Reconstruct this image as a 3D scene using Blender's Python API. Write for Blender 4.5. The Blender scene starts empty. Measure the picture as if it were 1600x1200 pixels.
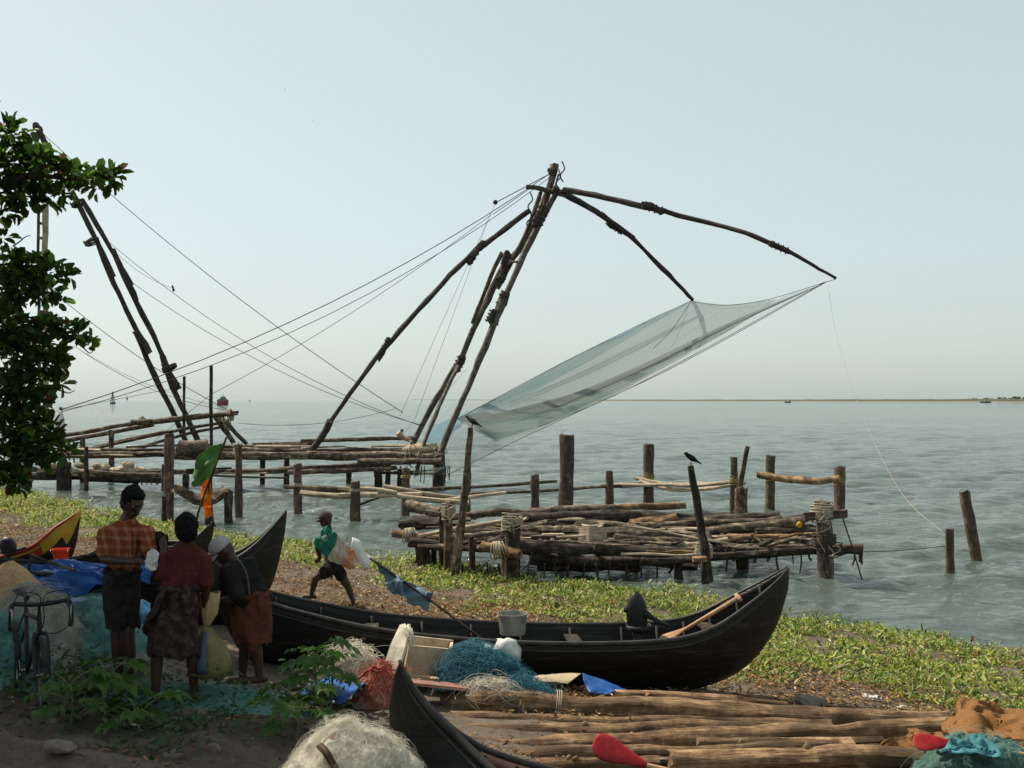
import bpy, math, random
import numpy as np
from mathutils import Vector, Matrix, noise

# ------------------------------------------------------------------ camera, sky, sun, exposure
F = 1600 * 40 / 36          # focal length in photograph pixels
HC, HY = 3.7, 623           # eye height above the water (m), horizon row
scene = bpy.context.scene
COL = scene.collection
cam_d = bpy.data.cameras.new('camera')
cam_d.lens = 40
cam_d.sensor_width = 36
cam_d.shift_y = 23 / 1600
cam_d.clip_start = 0.05
cam_d.clip_end = 60000
cam = bpy.data.objects.new('camera', cam_d)
cam.location = (0, 0, HC)
cam.rotation_euler = (math.pi / 2, 0, 0)
COL.objects.link(cam)
scene.camera = cam

SUN_EL = math.radians(52)
SUN_DIR = Vector((-0.85, 0.53, 0)).normalized() * math.cos(SUN_EL) + Vector((0, 0, math.sin(SUN_EL)))
world = bpy.data.worlds.new('World')
scene.world = world
world.use_nodes = True
wn = world.node_tree
wn.nodes.clear()
sky = wn.nodes.new('ShaderNodeTexSky')
sky.sky_type = 'NISHITA'
sky.sun_disc = False
sky.sun_elevation = SUN_EL
sky.sun_rotation = math.atan2(SUN_DIR.x, SUN_DIR.y)
sky.altitude = 0
sky.air_density = 1.0
sky.dust_density = 1.5
sky.ozone_density = 1.0
hazemix = wn.nodes.new('ShaderNodeMix')          # thin even haze veil over the whole sky
hazemix.data_type = 'RGBA'
hazemix.inputs[0].default_value = 0.48
hazemix.inputs[7].default_value = (5.6, 6.75, 6.4, 1)
bg = wn.nodes.new('ShaderNodeBackground')
bg.inputs['Strength'].default_value = 0.10
wo = wn.nodes.new('ShaderNodeOutputWorld')
pale = wn.nodes.new('ShaderNodeHueSaturation')       # milky tropical haze takes the colour out of the blue
pale.inputs['Saturation'].default_value = 0.5
wn.links.new(sky.outputs[0], pale.inputs['Color'])
wn.links.new(pale.outputs[0], hazemix.inputs[6])
wn.links.new(hazemix.outputs[2], bg.inputs['Color'])
wn.links.new(bg.outputs[0], wo.inputs['Surface'])

sun_d = bpy.data.lights.new('sun', 'SUN')
sun_d.energy = 5.0
sun_d.angle = math.radians(0.6)
sun_d.color = (1.0, 0.90, 0.73)
sun = bpy.data.objects.new('sun', sun_d)
sun.rotation_euler = SUN_DIR.to_track_quat('Z', 'Y').to_euler()
sun.location = SUN_DIR * 60
COL.objects.link(sun)

scene.view_settings.view_transform = 'Standard'
scene.view_settings.look = 'None'
scene.view_settings.exposure = 0.36
scene.view_settings.gamma = 1.0
scene.view_settings.use_curve_mapping = False
try:
    scene.cycles.transparent_max_bounces = 24
except Exception:
    pass

# ------------------------------------------------------------------ helpers
RND = random.Random(11)
NP = np.random.default_rng(5)
ORG = {}


def at(px, py, d):
    """a point d metres in front of the eye on the line through a photograph pixel"""
    return Vector(((px - 800) / F * d, d, HC + (HY - py) / F * d))


def nz(p, s=1.0, seed=0.0):
    return noise.noise(Vector((p[0] * s + seed * 7.31, p[1] * s - seed * 3.17, p[2] * s + seed * 1.7)))


def tag(o, label=None, cat=None, group=None, kind=None):
    if label: o['label'] = label
    if cat: o['category'] = cat
    if group: o['group'] = group
    if kind: o['kind'] = kind
    return o


def thing(name, label, cat, loc, group=None):
    o = bpy.data.objects.new(name, None)
    o.empty_display_size = 0.2
    o.location = loc
    COL.objects.link(o)
    ORG[o.name] = Vector(loc)
    return tag(o, label, cat, group)


def link_mesh(name, me, mat, parent, org):
    o = bpy.data.objects.new(name, me)
    COL.objects.link(o)
    if mat is not None and len(me.materials) == 0:
        for m in (mat if isinstance(mat, (list, tuple)) else [mat]):
            me.materials.append(m)
    if parent is not None:
        o.parent = parent
        ORG[o.name] = ORG[parent.name]
    else:
        o.location = org
        ORG[o.name] = Vector(org)
    return o


def catmull(pts, k):
    """smooth resampling of a polyline of Vectors (any dimension tuple ok)"""
    pts = [Vector(p) for p in pts]
    if len(pts) < 3 or k <= 1:
        return pts
    out = []
    for i in range(len(pts) - 1):
        p0 = pts[max(i - 1, 0)]; p1 = pts[i]; p2 = pts[i + 1]; p3 = pts[min(i + 2, len(pts) - 1)]
        for j in range(k):
            t = j / k
            out.append(0.5 * ((2 * p1) + (p2 - p0) * t + (2 * p0 - 5 * p1 + 4 * p2 - p3) * t * t + (3 * p1 - p0 - 3 * p2 + p3) * t ** 3))
    out.append(pts[-1])
    return out


class MB:
    def __init__(self):
        self.v = []; self.f = []; self.uv = []; self.mi = []

    def quad(self, idx, uv=None, mi=0):
        self.f.append(tuple(idx)); self.mi.append(mi)
        self.uv.append(uv if uv else [(0, 0)] * len(idx))

    def tube(self, path, rad, n=8, cap=True, rough=0.0, seed=None, mi=0, flat=1.0, uoff=None, capmi=None):
        path = [Vector(p) for p in path]
        m = len(path)
        if not isinstance(rad, (list, tuple)): rad = [rad] * m
        if len(rad) != m:
            k = len(rad) - 1
            rad = [rad[min(int(i / (m - 1) * k), k - 1)] * (1 - (i / (m - 1) * k - min(int(i / (m - 1) * k), k - 1))) + rad[min(int(i / (m - 1) * k), k - 1) + 1] * (i / (m - 1) * k - min(int(i / (m - 1) * k), k - 1)) for i in range(m)]
        if seed is None: seed = RND.random() * 100
        if uoff is None: uoff = RND.random() * 30
        base = len(self.v)
        t0 = (path[1] - path[0]).normalized()
        ref = Vector((0, 0, 1)) if abs(t0.z) < 0.9 else Vector((0, 1, 0))
        s = t0.cross(ref).normalized()
        L = 0
        Ls = []
        for i in range(m):
            a = path[max(i - 1, 0)]; b = path[min(i + 1, m - 1)]
            t = (b - a)
            t = t.normalized() if t.length > 1e-9 else t0
            s = (s - t * s.dot(t))
            s = s.normalized() if s.length > 1e-6 else t.orthogonal().normalized()
            u = t.cross(s)
            if i: L += (path[i] - path[i - 1]).length
            Ls.append(L)
            for j in range(n):
                a_ = 2 * math.pi * j / n
                r = rad[i]
                if rough:
                    r *= 1 + rough * (nz((math.cos(a_) * 1.3, math.sin(a_) * 1.3, L * 1.6), 1.0, seed) + 0.7 * nz((0.3, 0.2, L * 0.9), 1, seed + 3) + 0.8 * nz((math.cos(a_) * 2.2, math.sin(a_) * 2.2, L * 4.5), 1, seed + 5))
                q_ = path[i] + s * (math.cos(a_) * r) + u * (math.sin(a_) * r * flat)
                if rough and i in (0, m - 1):
                    q_ = q_ + t * (r * rough * 2.2 * nz((math.cos(a_) * 1.5, math.sin(a_) * 1.5, i * 3.3), 1.3, seed + 9))
                self.v.append(q_)
        circ = 2 * math.pi * max(rad)
        for i in range(m - 1):
            for j in range(n):
                k = (j + 1) % n
                q = [base + i * n + j, base + i * n + k, base + (i + 1) * n + k, base + (i + 1) * n + j]
                u0 = uoff + j / n * circ; u1 = uoff + (j + 1) / n * circ
                self.quad(q, [(u0, uoff + Ls[i]), (u1, uoff + Ls[i]), (u1, uoff + Ls[i + 1]), (u0, uoff + Ls[i + 1])], mi)
        if cap:
            cm = mi if capmi is None else capmi
            self.quad([base + j for j in range(n)][::-1], [(uoff + math.cos(6.283 * j / n) * .03, uoff + math.sin(6.283 * j / n) * .03) for j in range(n)], cm)
            e = base + (m - 1) * n
            self.quad([e + j for j in range(n)], [(uoff + math.cos(6.283 * j / n) * .03, uoff + math.sin(6.283 * j / n) * .03) for j in range(n)], cm)
        return self

    def limb(self, pts, rad, n=10):
        """closed round-ended tapered tube"""
        pts = [Vector(p) for p in pts]
        d0 = (pts[1] - pts[0]).normalized(); d1 = (pts[-1] - pts[-2]).normalized()
        P = [pts[0] - d0 * rad[0] * .9, pts[0] - d0 * rad[0] * .6] + pts + [pts[-1] + d1 * rad[-1] * .6, pts[-1] + d1 * rad[-1] * .9]
        Rr = [rad[0] * .42, rad[0] * .8] + list(rad) + [rad[-1] * .8, rad[-1] * .42]
        return self.tube(P, Rr, n, True)

    def ell(self, c, r, rot=None, nu=14, nv=9):
        c = Vector(c)
        base = len(self.v)
        rot = rot or Matrix.Identity(3)
        for i in range(1, nv):
            th = math.pi * i / nv
            for j in range(nu):
                ph = 2 * math.pi * j / nu
                self.v.append(c + rot @ Vector((r[0] * math.sin(th) * math.cos(ph), r[1] * math.sin(th) * math.sin(ph), r[2] * math.cos(th))))
        top = len(self.v); self.v.append(c + rot @ Vector((0, 0, r[2])))
        bot = len(self.v); self.v.append(c + rot @ Vector((0, 0, -r[2])))
        for i in range(nv - 2):
            for j in range(nu):
                k = (j + 1) % nu
                self.quad([base + i * nu + j, base + (i + 1) * nu + j, base + (i + 1) * nu + k, base + i * nu + k])
        for j in range(nu):
            k = (j + 1) % nu
            self.quad([top, base + j, base + k])
            self.quad([bot, base + (nv - 2) * nu + k, base + (nv - 2) * nu + j])
        return self

    def box(self, c, size, rot=None, mi=0, jit=0.0):
        c = Vector(c); rot = rot or Matrix.Identity(3)
        b = len(self.v)
        uo = RND.random() * 20
        for x in (-.5, .5):
            for y in (-.5, .5):
                for z in (-.5, .5):
                    self.v.append(c + rot @ Vector((x * size[0] + RND.uniform(-jit, jit), y * size[1] + RND.uniform(-jit, jit), z * size[2] + RND.uniform(-jit, jit))))
        fs = [((0, 1, 3, 2), 1, 2), ((4, 6, 7, 5), 1, 2), ((0, 4, 5, 1), 0, 2), ((2, 3, 7, 6), 0, 2), ((0, 2, 6, 4), 0, 1), ((1, 5, 7, 3), 0, 1)]
        for q, a1, a2 in fs:
            uv = []
            for i in q:
                l = ((i >> 2) & 1, (i >> 1) & 1, i & 1)
                uv.append((uo + (l[a2]) * size[a2], uo + l[a1] * size[a1]))
            self.quad([b + i for i in q], uv, mi)
        return self

    def beam(self, p, q, w, h, up=(0, 0, 1), mi=0, jit=0.0):
        """rectangular bar from p to q (long axis = local x)"""
        p = Vector(p); q = Vector(q); x = (q - p).normalized(); up = Vector(up)
        y = up.cross(x)
        y = y.normalized() if y.length > 1e-5 else x.orthogonal().normalized()
        z = x.cross(y)
        rot = Matrix((x, y, z)).transposed()
        return self.box((p + q) / 2, ((q - p).length, w, h), rot, mi, jit)

    def grid(self, rows, mi=0, close=False, uvs=1.0):
        b = len(self.v); nr = len(rows); nc = len(rows[0])
        for r in rows:
            for p in r: self.v.append(Vector(p))
        for i in range(nr - 1):
            for j in range(nc if close else nc - 1):
                k = (j + 1) % nc
                self.quad([b + i * nc + j, b + i * nc + k, b + (i + 1) * nc + k, b + (i + 1) * nc + j],
                          [(j / nc * uvs, i / nr * uvs), ((j + 1) / nc * uvs, i / nr * uvs), ((j + 1) / nc * uvs, (i + 1) / nr * uvs), (j / nc * uvs, (i + 1) / nr * uvs)], mi)
        return self

    def build(self, name, mat, parent=None, smooth=True, label=None, cat=None, group=None, kind=None, org=None):
        if org is None:
            if parent is not None:
                org = ORG[parent.name]
            else:
                xs = [p[0] for p in self.v]; ys = [p[1] for p in self.v]; zs = [p[2] for p in self.v]
                org = Vector(((min(xs) + max(xs)) / 2, (min(ys) + max(ys)) / 2, min(zs)))
        org = Vector(org)
        me = bpy.data.meshes.new(name)
        me.from_pydata([tuple(Vector(p) - org) for p in self.v], [], self.f)
        uvl = me.uv_layers.new(name='UVMap')
        flat = [c for fu in self.uv for u in fu for c in u]
        uvl.data.foreach_set('uv', flat)
        me.polygons.foreach_set('material_index', self.mi)
        me.polygons.foreach_set('use_smooth', [smooth] * len(self.f))
        me.validate()
        me.update()
        o = link_mesh(name, me, mat, parent, org)
        return tag(o, label, cat, group, kind)


def sharp(o, ang=40):
    """keep hard edges hard on smooth shaded pieces"""
    me = o.data
    me.set_sharp_from_angle(angle=math.radians(ang))
    return o


def solid(o, t, off=0.0):
    m = o.modifiers.new('thick', 'SOLIDIFY'); m.thickness = t; m.offset = off
    return o


def subsurf(o, n=1):
    m = o.modifiers.new('sub', 'SUBSURF'); m.levels = n; m.render_levels = n
    return o


def crumple(o, size, strength, depth=3):
    """soft cloth folds or tufts as real relief"""
    t = bpy.data.textures.new('folds', 'CLOUDS'); t.noise_scale = size; t.noise_depth = depth
    m = o.modifiers.new('folds', 'DISPLACE'); m.texture = t; m.strength = strength; m.mid_level = .5; m.texture_coords = 'LOCAL'
    return o


def fuse(o, vox=0.009, it=6, fac=0.5):
    """one continuous skin out of overlapping limbs"""
    m = o.modifiers.new('fuse', 'REMESH'); m.mode = 'VOXEL'; m.voxel_size = vox; m.use_smooth_shade = True
    s = o.modifiers.new('soft', 'SMOOTH'); s.iterations = it; s.factor = fac
    return o


# ------------------------------------------------------------------ materials
MATS = {}


def nodes(name):
    m = bpy.data.materials.new(name)
    m.use_nodes = True
    nt = m.node_tree
    nt.nodes.clear()
    out = nt.nodes.new('ShaderNodeOutputMaterial')
    p = nt.nodes.new('ShaderNodeBsdfPrincipled')
    nt.links.new(p.outputs[0], out.inputs[0])
    return m, nt, p, out


def N(nt, t, **kw):
    n = nt.nodes.new('ShaderNode' + t)
    for k, v in kw.items():
        if k.startswith('i_'):
            n.inputs[k[2:].replace('_', ' ')].default_value = v
        else:
            setattr(n, k, v)
    return n


def ramp(nt, cols, pos=None):
    r = nt.nodes.new('ShaderNodeValToRGB')
    e = r.color_ramp.elements
    n = len(cols)
    pos = pos or [0.3 + 0.4 * i / max(n - 1, 1) for i in range(n)]
    while len(e) < n: e.new(0.5)
    for i in range(n):
        e[i].position = pos[i]; e[i].color = (*cols[i], 1)
    return r


def M(name, cols, rough=0.7, scale=6, stretch=(1, 1, 1), coord='Object', bump=0.15, bscale=None, bdist=0.02, metallic=0, transl=0, alpha=1, rand=0.0, spec=0.25, detail=6, pos=None, coat=0):
    """colour from a noise ramp, fine relief from a second noise"""
    if name in MATS: return MATS[name]
    m, nt, p, out = nodes(name)
    L = nt.links.new
    tc = N(nt, 'TexCoord'); mp = N(nt, 'Mapping'); mp.inputs['Scale'].default_value = stretch
    L(tc.outputs[coord], mp.inputs['Vector'])
    n1 = N(nt, 'TexNoise', i_Scale=scale, i_Detail=detail, i_Roughness=0.62)
    L(mp.outputs[0], n1.inputs['Vector'])
    if len(cols) == 1: cols = [tuple(c * 0.82 for c in cols[0]), tuple(min(c * 1.15, 1) for c in cols[0])]
    r = ramp(nt, cols, pos)
    L(n1.outputs[0], r.inputs[0])
    c = r.outputs[0]
    if rand:
        oi = N(nt, 'ObjectInfo'); mr = N(nt, 'MapRange'); mr.inputs[3].default_value = 1 - rand; mr.inputs[4].default_value = 1 + rand
        L(oi.outputs['Random'], mr.inputs[0])
        hs = N(nt, 'HueSaturation'); L(mr.outputs[0], hs.inputs['Value']); L(c, hs.inputs['Color']); c = hs.outputs[0]
    L(c, p.inputs['Base Color'])
    p.inputs['Roughness'].default_value = rough
    p.inputs['Metallic'].default_value = metallic
    p.inputs['Specular IOR Level'].default_value = spec
    p.inputs['Coat Weight'].default_value = coat
    p.inputs['Alpha'].default_value = alpha
    if bump:
        n2 = N(nt, 'TexNoise', i_Scale=bscale or scale * 4, i_Detail=5.0)
        L(mp.outputs[0], n2.inputs['Vector'])
        b = N(nt, 'Bump', i_Strength=bump, i_Distance=bdist)
        L(n2.outputs[0], b.inputs['Height']); L(b.outputs[0], p.inputs['Normal'])
    if transl:
        t = N(nt, 'BsdfTranslucent'); L(c, t.inputs['Color'])
        mx = N(nt, 'MixShader', i_Fac=transl)
        L(p.outputs[0], mx.inputs[1]); L(t.outputs[0], mx.inputs[2]); L(mx.outputs[0], out.inputs[0])
    MATS[name] = m
    return m


def wood(name, dark, mid, light, rand=0.22, rough=0.8, grain=26, bump=0.55, patch=None):
    """grain runs along the piece (UV v = metres along it)"""
    m, nt, p, out = nodes(name)
    L = nt.links.new
    tc = N(nt, 'TexCoord')
    mp = N(nt, 'Mapping'); mp.inputs['Scale'].default_value = (grain, 1.5, 1)
    mp2 = N(nt, 'Mapping'); mp2.inputs['Scale'].default_value = (5, 1.2, 1)
    L(tc.outputs['UV'], mp.inputs[0]); L(tc.outputs['UV'], mp2.inputs[0])
    n1 = N(nt, 'TexNoise', i_Scale=1.6, i_Detail=8.0, i_Roughness=0.7, i_Distortion=0.4)
    n2 = N(nt, 'TexNoise', i_Scale=1.1, i_Detail=5.0, i_Roughness=0.6)
    L(mp.outputs[0], n1.inputs[0]); L(mp2.outputs[0], n2.inputs[0])
    r1 = ramp(nt, [dark, mid, light], [0.40, 0.5, 0.60])
    n4 = N(nt, 'TexNoise', i_Scale=6.5, i_Detail=7.0, i_Roughness=0.7); L(tc.outputs['Object'], n4.inputs[0])
    add = N(nt, 'Math', operation='MULTIPLY_ADD'); add.inputs[1].default_value = 0.36
    L(n1.outputs[0], add.inputs[0])
    sc = N(nt, 'Math', operation='MULTIPLY_ADD'); sc.inputs[1].default_value = 0.24
    s4 = N(nt, 'Math', operation='MULTIPLY'); s4.inputs[1].default_value = 0.40; L(n4.outputs[0], s4.inputs[0])
    L(n2.outputs[0], sc.inputs[0]); L(s4.outputs[0], sc.inputs[2]); L(sc.outputs[0], add.inputs[2])
    L(add.outputs[0], r1.inputs[0])
    # split cracks
    r2 = ramp(nt, [(0.25, 0.25, 0.25), (1, 1, 1)], [0.33, 0.42])
    L(n1.outputs[0], r2.inputs[0])
    mul = N(nt, 'Mix', data_type='RGBA', blend_type='MULTIPLY'); mul.inputs[0].default_value = 0.75
    L(r1.outputs[0], mul.inputs[6]); L(r2.outputs[0], mul.inputs[7])
    oi = N(nt, 'ObjectInfo'); mr = N(nt, 'MapRange'); mr.inputs[3].default_value = 1 - rand; mr.inputs[4].default_value = 1 + rand
    L(oi.outputs['Random'], mr.inputs[0])
    hs = N(nt, 'HueSaturation'); L(mr.outputs[0], hs.inputs['Value']); L(mul.outputs[2], hs.inputs['Color'])
    c = hs.outputs[0]
    if patch:
        n3 = N(nt, 'TexNoise', i_Scale=2.2, i_Detail=4.0); L(tc.outputs['Object'], n3.inputs[0])
        r3 = ramp(nt, [(0, 0, 0), (1, 1, 1)], [0.52, 0.62]); L(n3.outputs[0], r3.inputs[0])
        mx = N(nt, 'Mix', data_type='RGBA'); L(r3.outputs[0], mx.inputs[0]); L(c, mx.inputs[6]); mx.inputs[7].default_value = (*patch, 1)
        c = mx.outputs[2]
    L(c, p.inputs['Base Color'])
    p.inputs['Roughness'].default_value = rough
    p.inputs['Specular IOR Level'].default_value = 0.25
    b = N(nt, 'Bump', i_Strength=bump, i_Distance=0.05)
    L(add.outputs[0], b.inputs['Height']); L(b.outputs[0], p.inputs['Normal'])
    MATS[name] = m
    return m


def netmat(name, c1, c2, alpha, streak=60, transl=0.4, pos=(0.35, 0.7), amin=None):
    """thin netting: colour streaks along the pull, partly see-through"""
    m, nt, p, out = nodes(name)
    L = nt.links.new
    tc = N(nt, 'TexCoord'); mp = N(nt, 'Mapping'); mp.inputs['Scale'].default_value = (streak, 2.5, 1)
    L(tc.outputs['UV'], mp.inputs[0])
    n1 = N(nt, 'TexNoise', i_Scale=1.0, i_Detail=6.0, i_Roughness=0.65); L(mp.outputs[0], n1.inputs[0])
    r = ramp(nt, [c1, c2], list(pos)); L(n1.outputs[0], r.inputs[0])
    L(r.outputs[0], p.inputs['Base Color'])
    p.inputs['Roughness'].default_value = 0.7
    t = N(nt, 'BsdfTranslucent'); L(r.outputs[0], t.inputs['Color'])
    mx = N(nt, 'MixShader', i_Fac=transl); L(p.outputs[0], mx.inputs[1]); L(t.outputs[0], mx.inputs[2])
    tr = N(nt, 'BsdfTransparent')
    mr = N(nt, 'MapRange'); mr.inputs[1].default_value = 0.3; mr.inputs[2].default_value = 0.7
    mr.inputs[3].default_value = alpha if amin is None else amin; mr.inputs[4].default_value = alpha * 0.72 if amin is None else alpha
    L(n1.outputs[0], mr.inputs[0])
    m2 = N(nt, 'MixShader'); L(mr.outputs[0], m2.inputs[0]); L(tr.outputs[0], m2.inputs[1]); L(mx.outputs[0], m2.inputs[2])
    L(m2.outputs[0], out.inputs[0])
    MATS[name] = m
    return m


def leafmat(name, transl=0.35, rough=0.5, spec=0.4):
    m, nt, p, out = nodes(name)
    L = nt.links.new
    a = N(nt, 'Attribute', attribute_name='Col')
    L(a.outputs['Color'], p.inputs['Base Color'])
    p.inputs['Roughness'].default_value = rough
    p.inputs['Specular IOR Level'].default_value = spec
    t = N(nt, 'BsdfTranslucent'); L(a.outputs['Color'], t.inputs['Color'])
    mx = N(nt, 'MixShader', i_Fac=transl); L(p.outputs[0], mx.inputs[1]); L(t.outputs[0], mx.inputs[2])
    L(mx.outputs[0], out.inputs[0])
    MATS[name] = m
    return m


def plaid(name, base, line, sc=9.0):
    m, nt, p, out = nodes(name)
    L = nt.links.new
    tc = N(nt, 'TexCoord'); sp = N(nt, 'SeparateXYZ'); L(tc.outputs['Object'], sp.inputs[0])
    ad = N(nt, 'Math', operation='ADD'); L(sp.outputs[0], ad.inputs[0]); L(sp.outputs[1], ad.inputs[1])
    outs = []
    for s in (ad.outputs[0], sp.outputs[2]):
        mu = N(nt, 'Math', operation='MULTIPLY'); mu.inputs[1].default_value = sc * 6.283; L(s, mu.inputs[0])
        si = N(nt, 'Math', operation='SINE'); L(mu.outputs[0], si.inputs[0])
        mr = N(nt, 'MapRange'); mr.inputs[1].default_value = -0.2; mr.inputs[2].default_value = 0.8; L(si.outputs[0], mr.inputs[0])
        outs.append(mr.outputs[0])
    av = N(nt, 'Math', operation='ADD'); L(outs[0], av.inputs[0]); L(outs[1], av.inputs[1])
    r = ramp(nt, [base, tuple((a + b) / 2 for a, b in zip(base, line)), line], [0.1, 0.55, 1.0])
    hv = N(nt, 'Math', operation='MULTIPLY'); hv.inputs[1].default_value = 0.5; L(av.outputs[0], hv.inputs[0])
    L(hv.outputs[0], r.inputs[0]); L(r.outputs[0], p.inputs['Base Color'])
    p.inputs['Roughness'].default_value = 0.85; p.inputs['Specular IOR Level'].default_value = .05
    n2 = N(nt, 'TexNoise', i_Scale=9.0, i_Detail=3.0); L(tc.outputs['Object'], n2.inputs[0])
    b = N(nt, 'Bump', i_Strength=0.5, i_Distance=0.05); L(n2.outputs[0], b.inputs['Height']); L(b.outputs[0], p.inputs['Normal'])
    MATS[name] = m
    return m


W_OLD = wood('weathered_timber', (0.015, 0.011, 0.008), (0.070, 0.051, 0.036), (0.33, 0.255, 0.18))
W_DARK = wood('wet_dark_timber', (0.008, 0.0065, 0.005), (0.032, 0.025, 0.019), (0.15, 0.112, 0.08))
W_WARM = wood('bare_log', (0.045, 0.026, 0.014), (0.20, 0.118, 0.062), (0.42, 0.275, 0.155), rand=0.34, bump=1.0, patch=(0.10, 0.062, 0.034))
W_PALE = wood('pale_plank', (0.20, 0.15, 0.10), (0.38, 0.30, 0.215), (0.55, 0.46, 0.35), rand=0.25)
W_POST = wood('palm_post', (0.024, 0.016, 0.011), (0.085, 0.055, 0.038), (0.22, 0.16, 0.11), patch=(0.06, 0.045, 0.032))
W_BOOM = wood('smoky_pole', (0.012, 0.010, 0.009), (0.04, 0.033, 0.028), (0.10, 0.083, 0.068))
W_MAST = wood('grey_mast_pole', (0.022, 0.019, 0.016), (0.085, 0.072, 0.06), (0.21, 0.18, 0.15))
W_PADDLE = wood('paddle_wood', (0.25, 0.13, 0.06), (0.42, 0.24, 0.13), (0.55, 0.35, 0.2), rand=0.05)
ROPE = M('dark_rope', [(0.035, 0.03, 0.025), (0.07, 0.06, 0.05)], 0.9, 40)
ROPE_P = M('pale_rope', [(0.22, 0.19, 0.14), (0.42, 0.37, 0.28)], 0.9, 40)
ROPE_Y = M('yellow_rope', [(0.20, 0.145, 0.05), (0.34, 0.26, 0.11)], 0.8, 40)
TAR = M('tarred_hull', [(0.006, 0.006, 0.006), (0.010, 0.0095, 0.009), (0.040, 0.036, 0.030)], 0.5, 2.2, (1, 1, 5), bump=0.35, bscale=9, pos=[0.3, 0.55, 0.75], rand=0.1)
TAR_IN = M('hull_inside', [(0.018, 0.016, 0.014), (0.05, 0.043, 0.036)], 0.8, 5)
GUNW = M('worn_gunwale', [(0.012, 0.0115, 0.011), (0.045, 0.042, 0.038)], 0.5, 7)
PAINT_Y = M('yellow_paint', [(0.30, 0.19, 0.015), (0.42, 0.28, 0.03)], 0.5, 5)
PAINT_R = M('red_paint', [(0.20, 0.02, 0.018), (0.33, 0.045, 0.035)], 0.5, 6)
PAINT_P = M('faded_pink_paint', [(0.20, 0.085, 0.065), (0.34, 0.19, 0.155)], 0.6, 6)
RED_PL = M('red_plastic', [(0.62, 0.03, 0.012), (0.70, 0.045, 0.02)], 0.4, 3, bump=0.0)
RED_BL = M('red_blade', [(0.20, 0.006, 0.010), (0.30, 0.010, 0.014), (0.36, 0.03, 0.03)], 0.45, 6, bump=0.2)
TARP = M('blue_tarpaulin', [(0.008, 0.05, 0.21), (0.022, 0.11, 0.37)], 0.42, 3, bump=0.5, bscale=6, bdist=0.06, rand=0.1)
METAL = M('galvanised', [(0.20, 0.20, 0.18), (0.36, 0.36, 0.33)], 0.5, 8, metallic=0.5)
CHROME = M('bright_metal', [(0.12, 0.12, 0.12), (0.30, 0.30, 0.30)], 0.4, 5, metallic=1.0, bump=0.05)
BLACK = M('black_rubber', [(0.012, 0.012, 0.013), (0.025, 0.025, 0.026)], 0.6, 12)
MOTOR = M('black_cowl', [(0.010, 0.010, 0.011), (0.03, 0.03, 0.031)], 0.42, 5)
LEAF = leafmat('leaf', 0.5)
GRASS = leafmat('floating_leaf', 0.42, 0.45)
DRY = leafmat('dry_leaf', 0.15, 0.8, 0.2)
BARK = M('bark', [(0.06, 0.045, 0.035), (0.16, 0.12, 0.09)], 0.9, 8, (1, 1, 0.3), bump=0.6)
SKIN = M('brown_skin', [(0.036, 0.020, 0.014), (0.060, 0.034, 0.023)], 0.5, 8, bump=0.06)
HAIR = M('black_hair', [(0.003, 0.003, 0.003), (0.009, 0.008, 0.008)], 0.85, 60, bump=0.5, bscale=120, spec=.12)
EYE = M('eye_white', [(0.30, 0.27, 0.24)], 0.3, 5, bump=0)

# ------------------------------------------------------------------ ground and water
SHORE = [(-140, 150), (-60, 80), (-30, 56), (-20.8, 46.3), (-10.8, 34.3), (-6, 29), (-2.6, 26.3), (-1.0, 24.6), (0.6, 22.7), (3.1, 21.5), (4.6, 19.0), (6.0, 17.5), (7.3, 15.9), (9.5, 12.5), (13, 6), (20, -8), (60, -70)]


def sdist(X, Y):
    """signed distance to the waterline, positive on land"""
    X = np.asarray(X, float); Y = np.asarray(Y, float)
    best = np.full(X.shape, 1e9); sg = np.ones(X.shape)
    for (ax, ay), (bx, by) in zip(SHORE[:-1], SHORE[1:]):
        dx, dy = bx - ax, by - ay
        L2 = dx * dx + dy * dy
        t = np.clip(((X - ax) * dx + (Y - ay) * dy) / L2, 0, 1)
        ex, ey = X - (ax + t * dx), Y - (ay + t * dy)
        d = np.hypot(ex, ey)
        s = np.sign((X - ax) * dy - (Y - ay) * dx)
        m = d < best - 1e-9
        best = np.where(m, d, best); sg = np.where(m, s, sg)
    return best * np.where(sg == 0, 1, sg)


def fnoise(X, Y, sc, seed=0):
    """cheap smooth noise, vectorised"""
    r = np.random.default_rng(seed + 100)
    o = np.zeros(np.shape(X))
    for k in range(7):
        a = r.uniform(0, 6.28); f = sc * r.uniform(0.6, 1.8); ph = r.uniform(0, 6.28)
        a2 = r.uniform(0, 6.28); f2 = sc * r.uniform(0.6, 1.8); ph2 = r.uniform(0, 6.28)
        o = o + np.sin((X * math.cos(a) + Y * math.sin(a)) * f + ph) * np.sin((X * math.cos(a2) + Y * math.sin(a2)) * f2 + ph2)
    return o / 3.5


MOUNDS = [(-3.5, 7.55, 0.9, 0.55, 0.30), (-2.3, 7.3, 0.9, 0.4, 0.14), (-4.6, 8.3, 0.7, 0.6, 0.18), (-1.9, 9.1, 0.5, 0.25, 0.10), (-2.6, 8.6, 0.7, 0.25, 0.09), (-5.3, 10.4, 1.0, 1.0, 0.12)]


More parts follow.
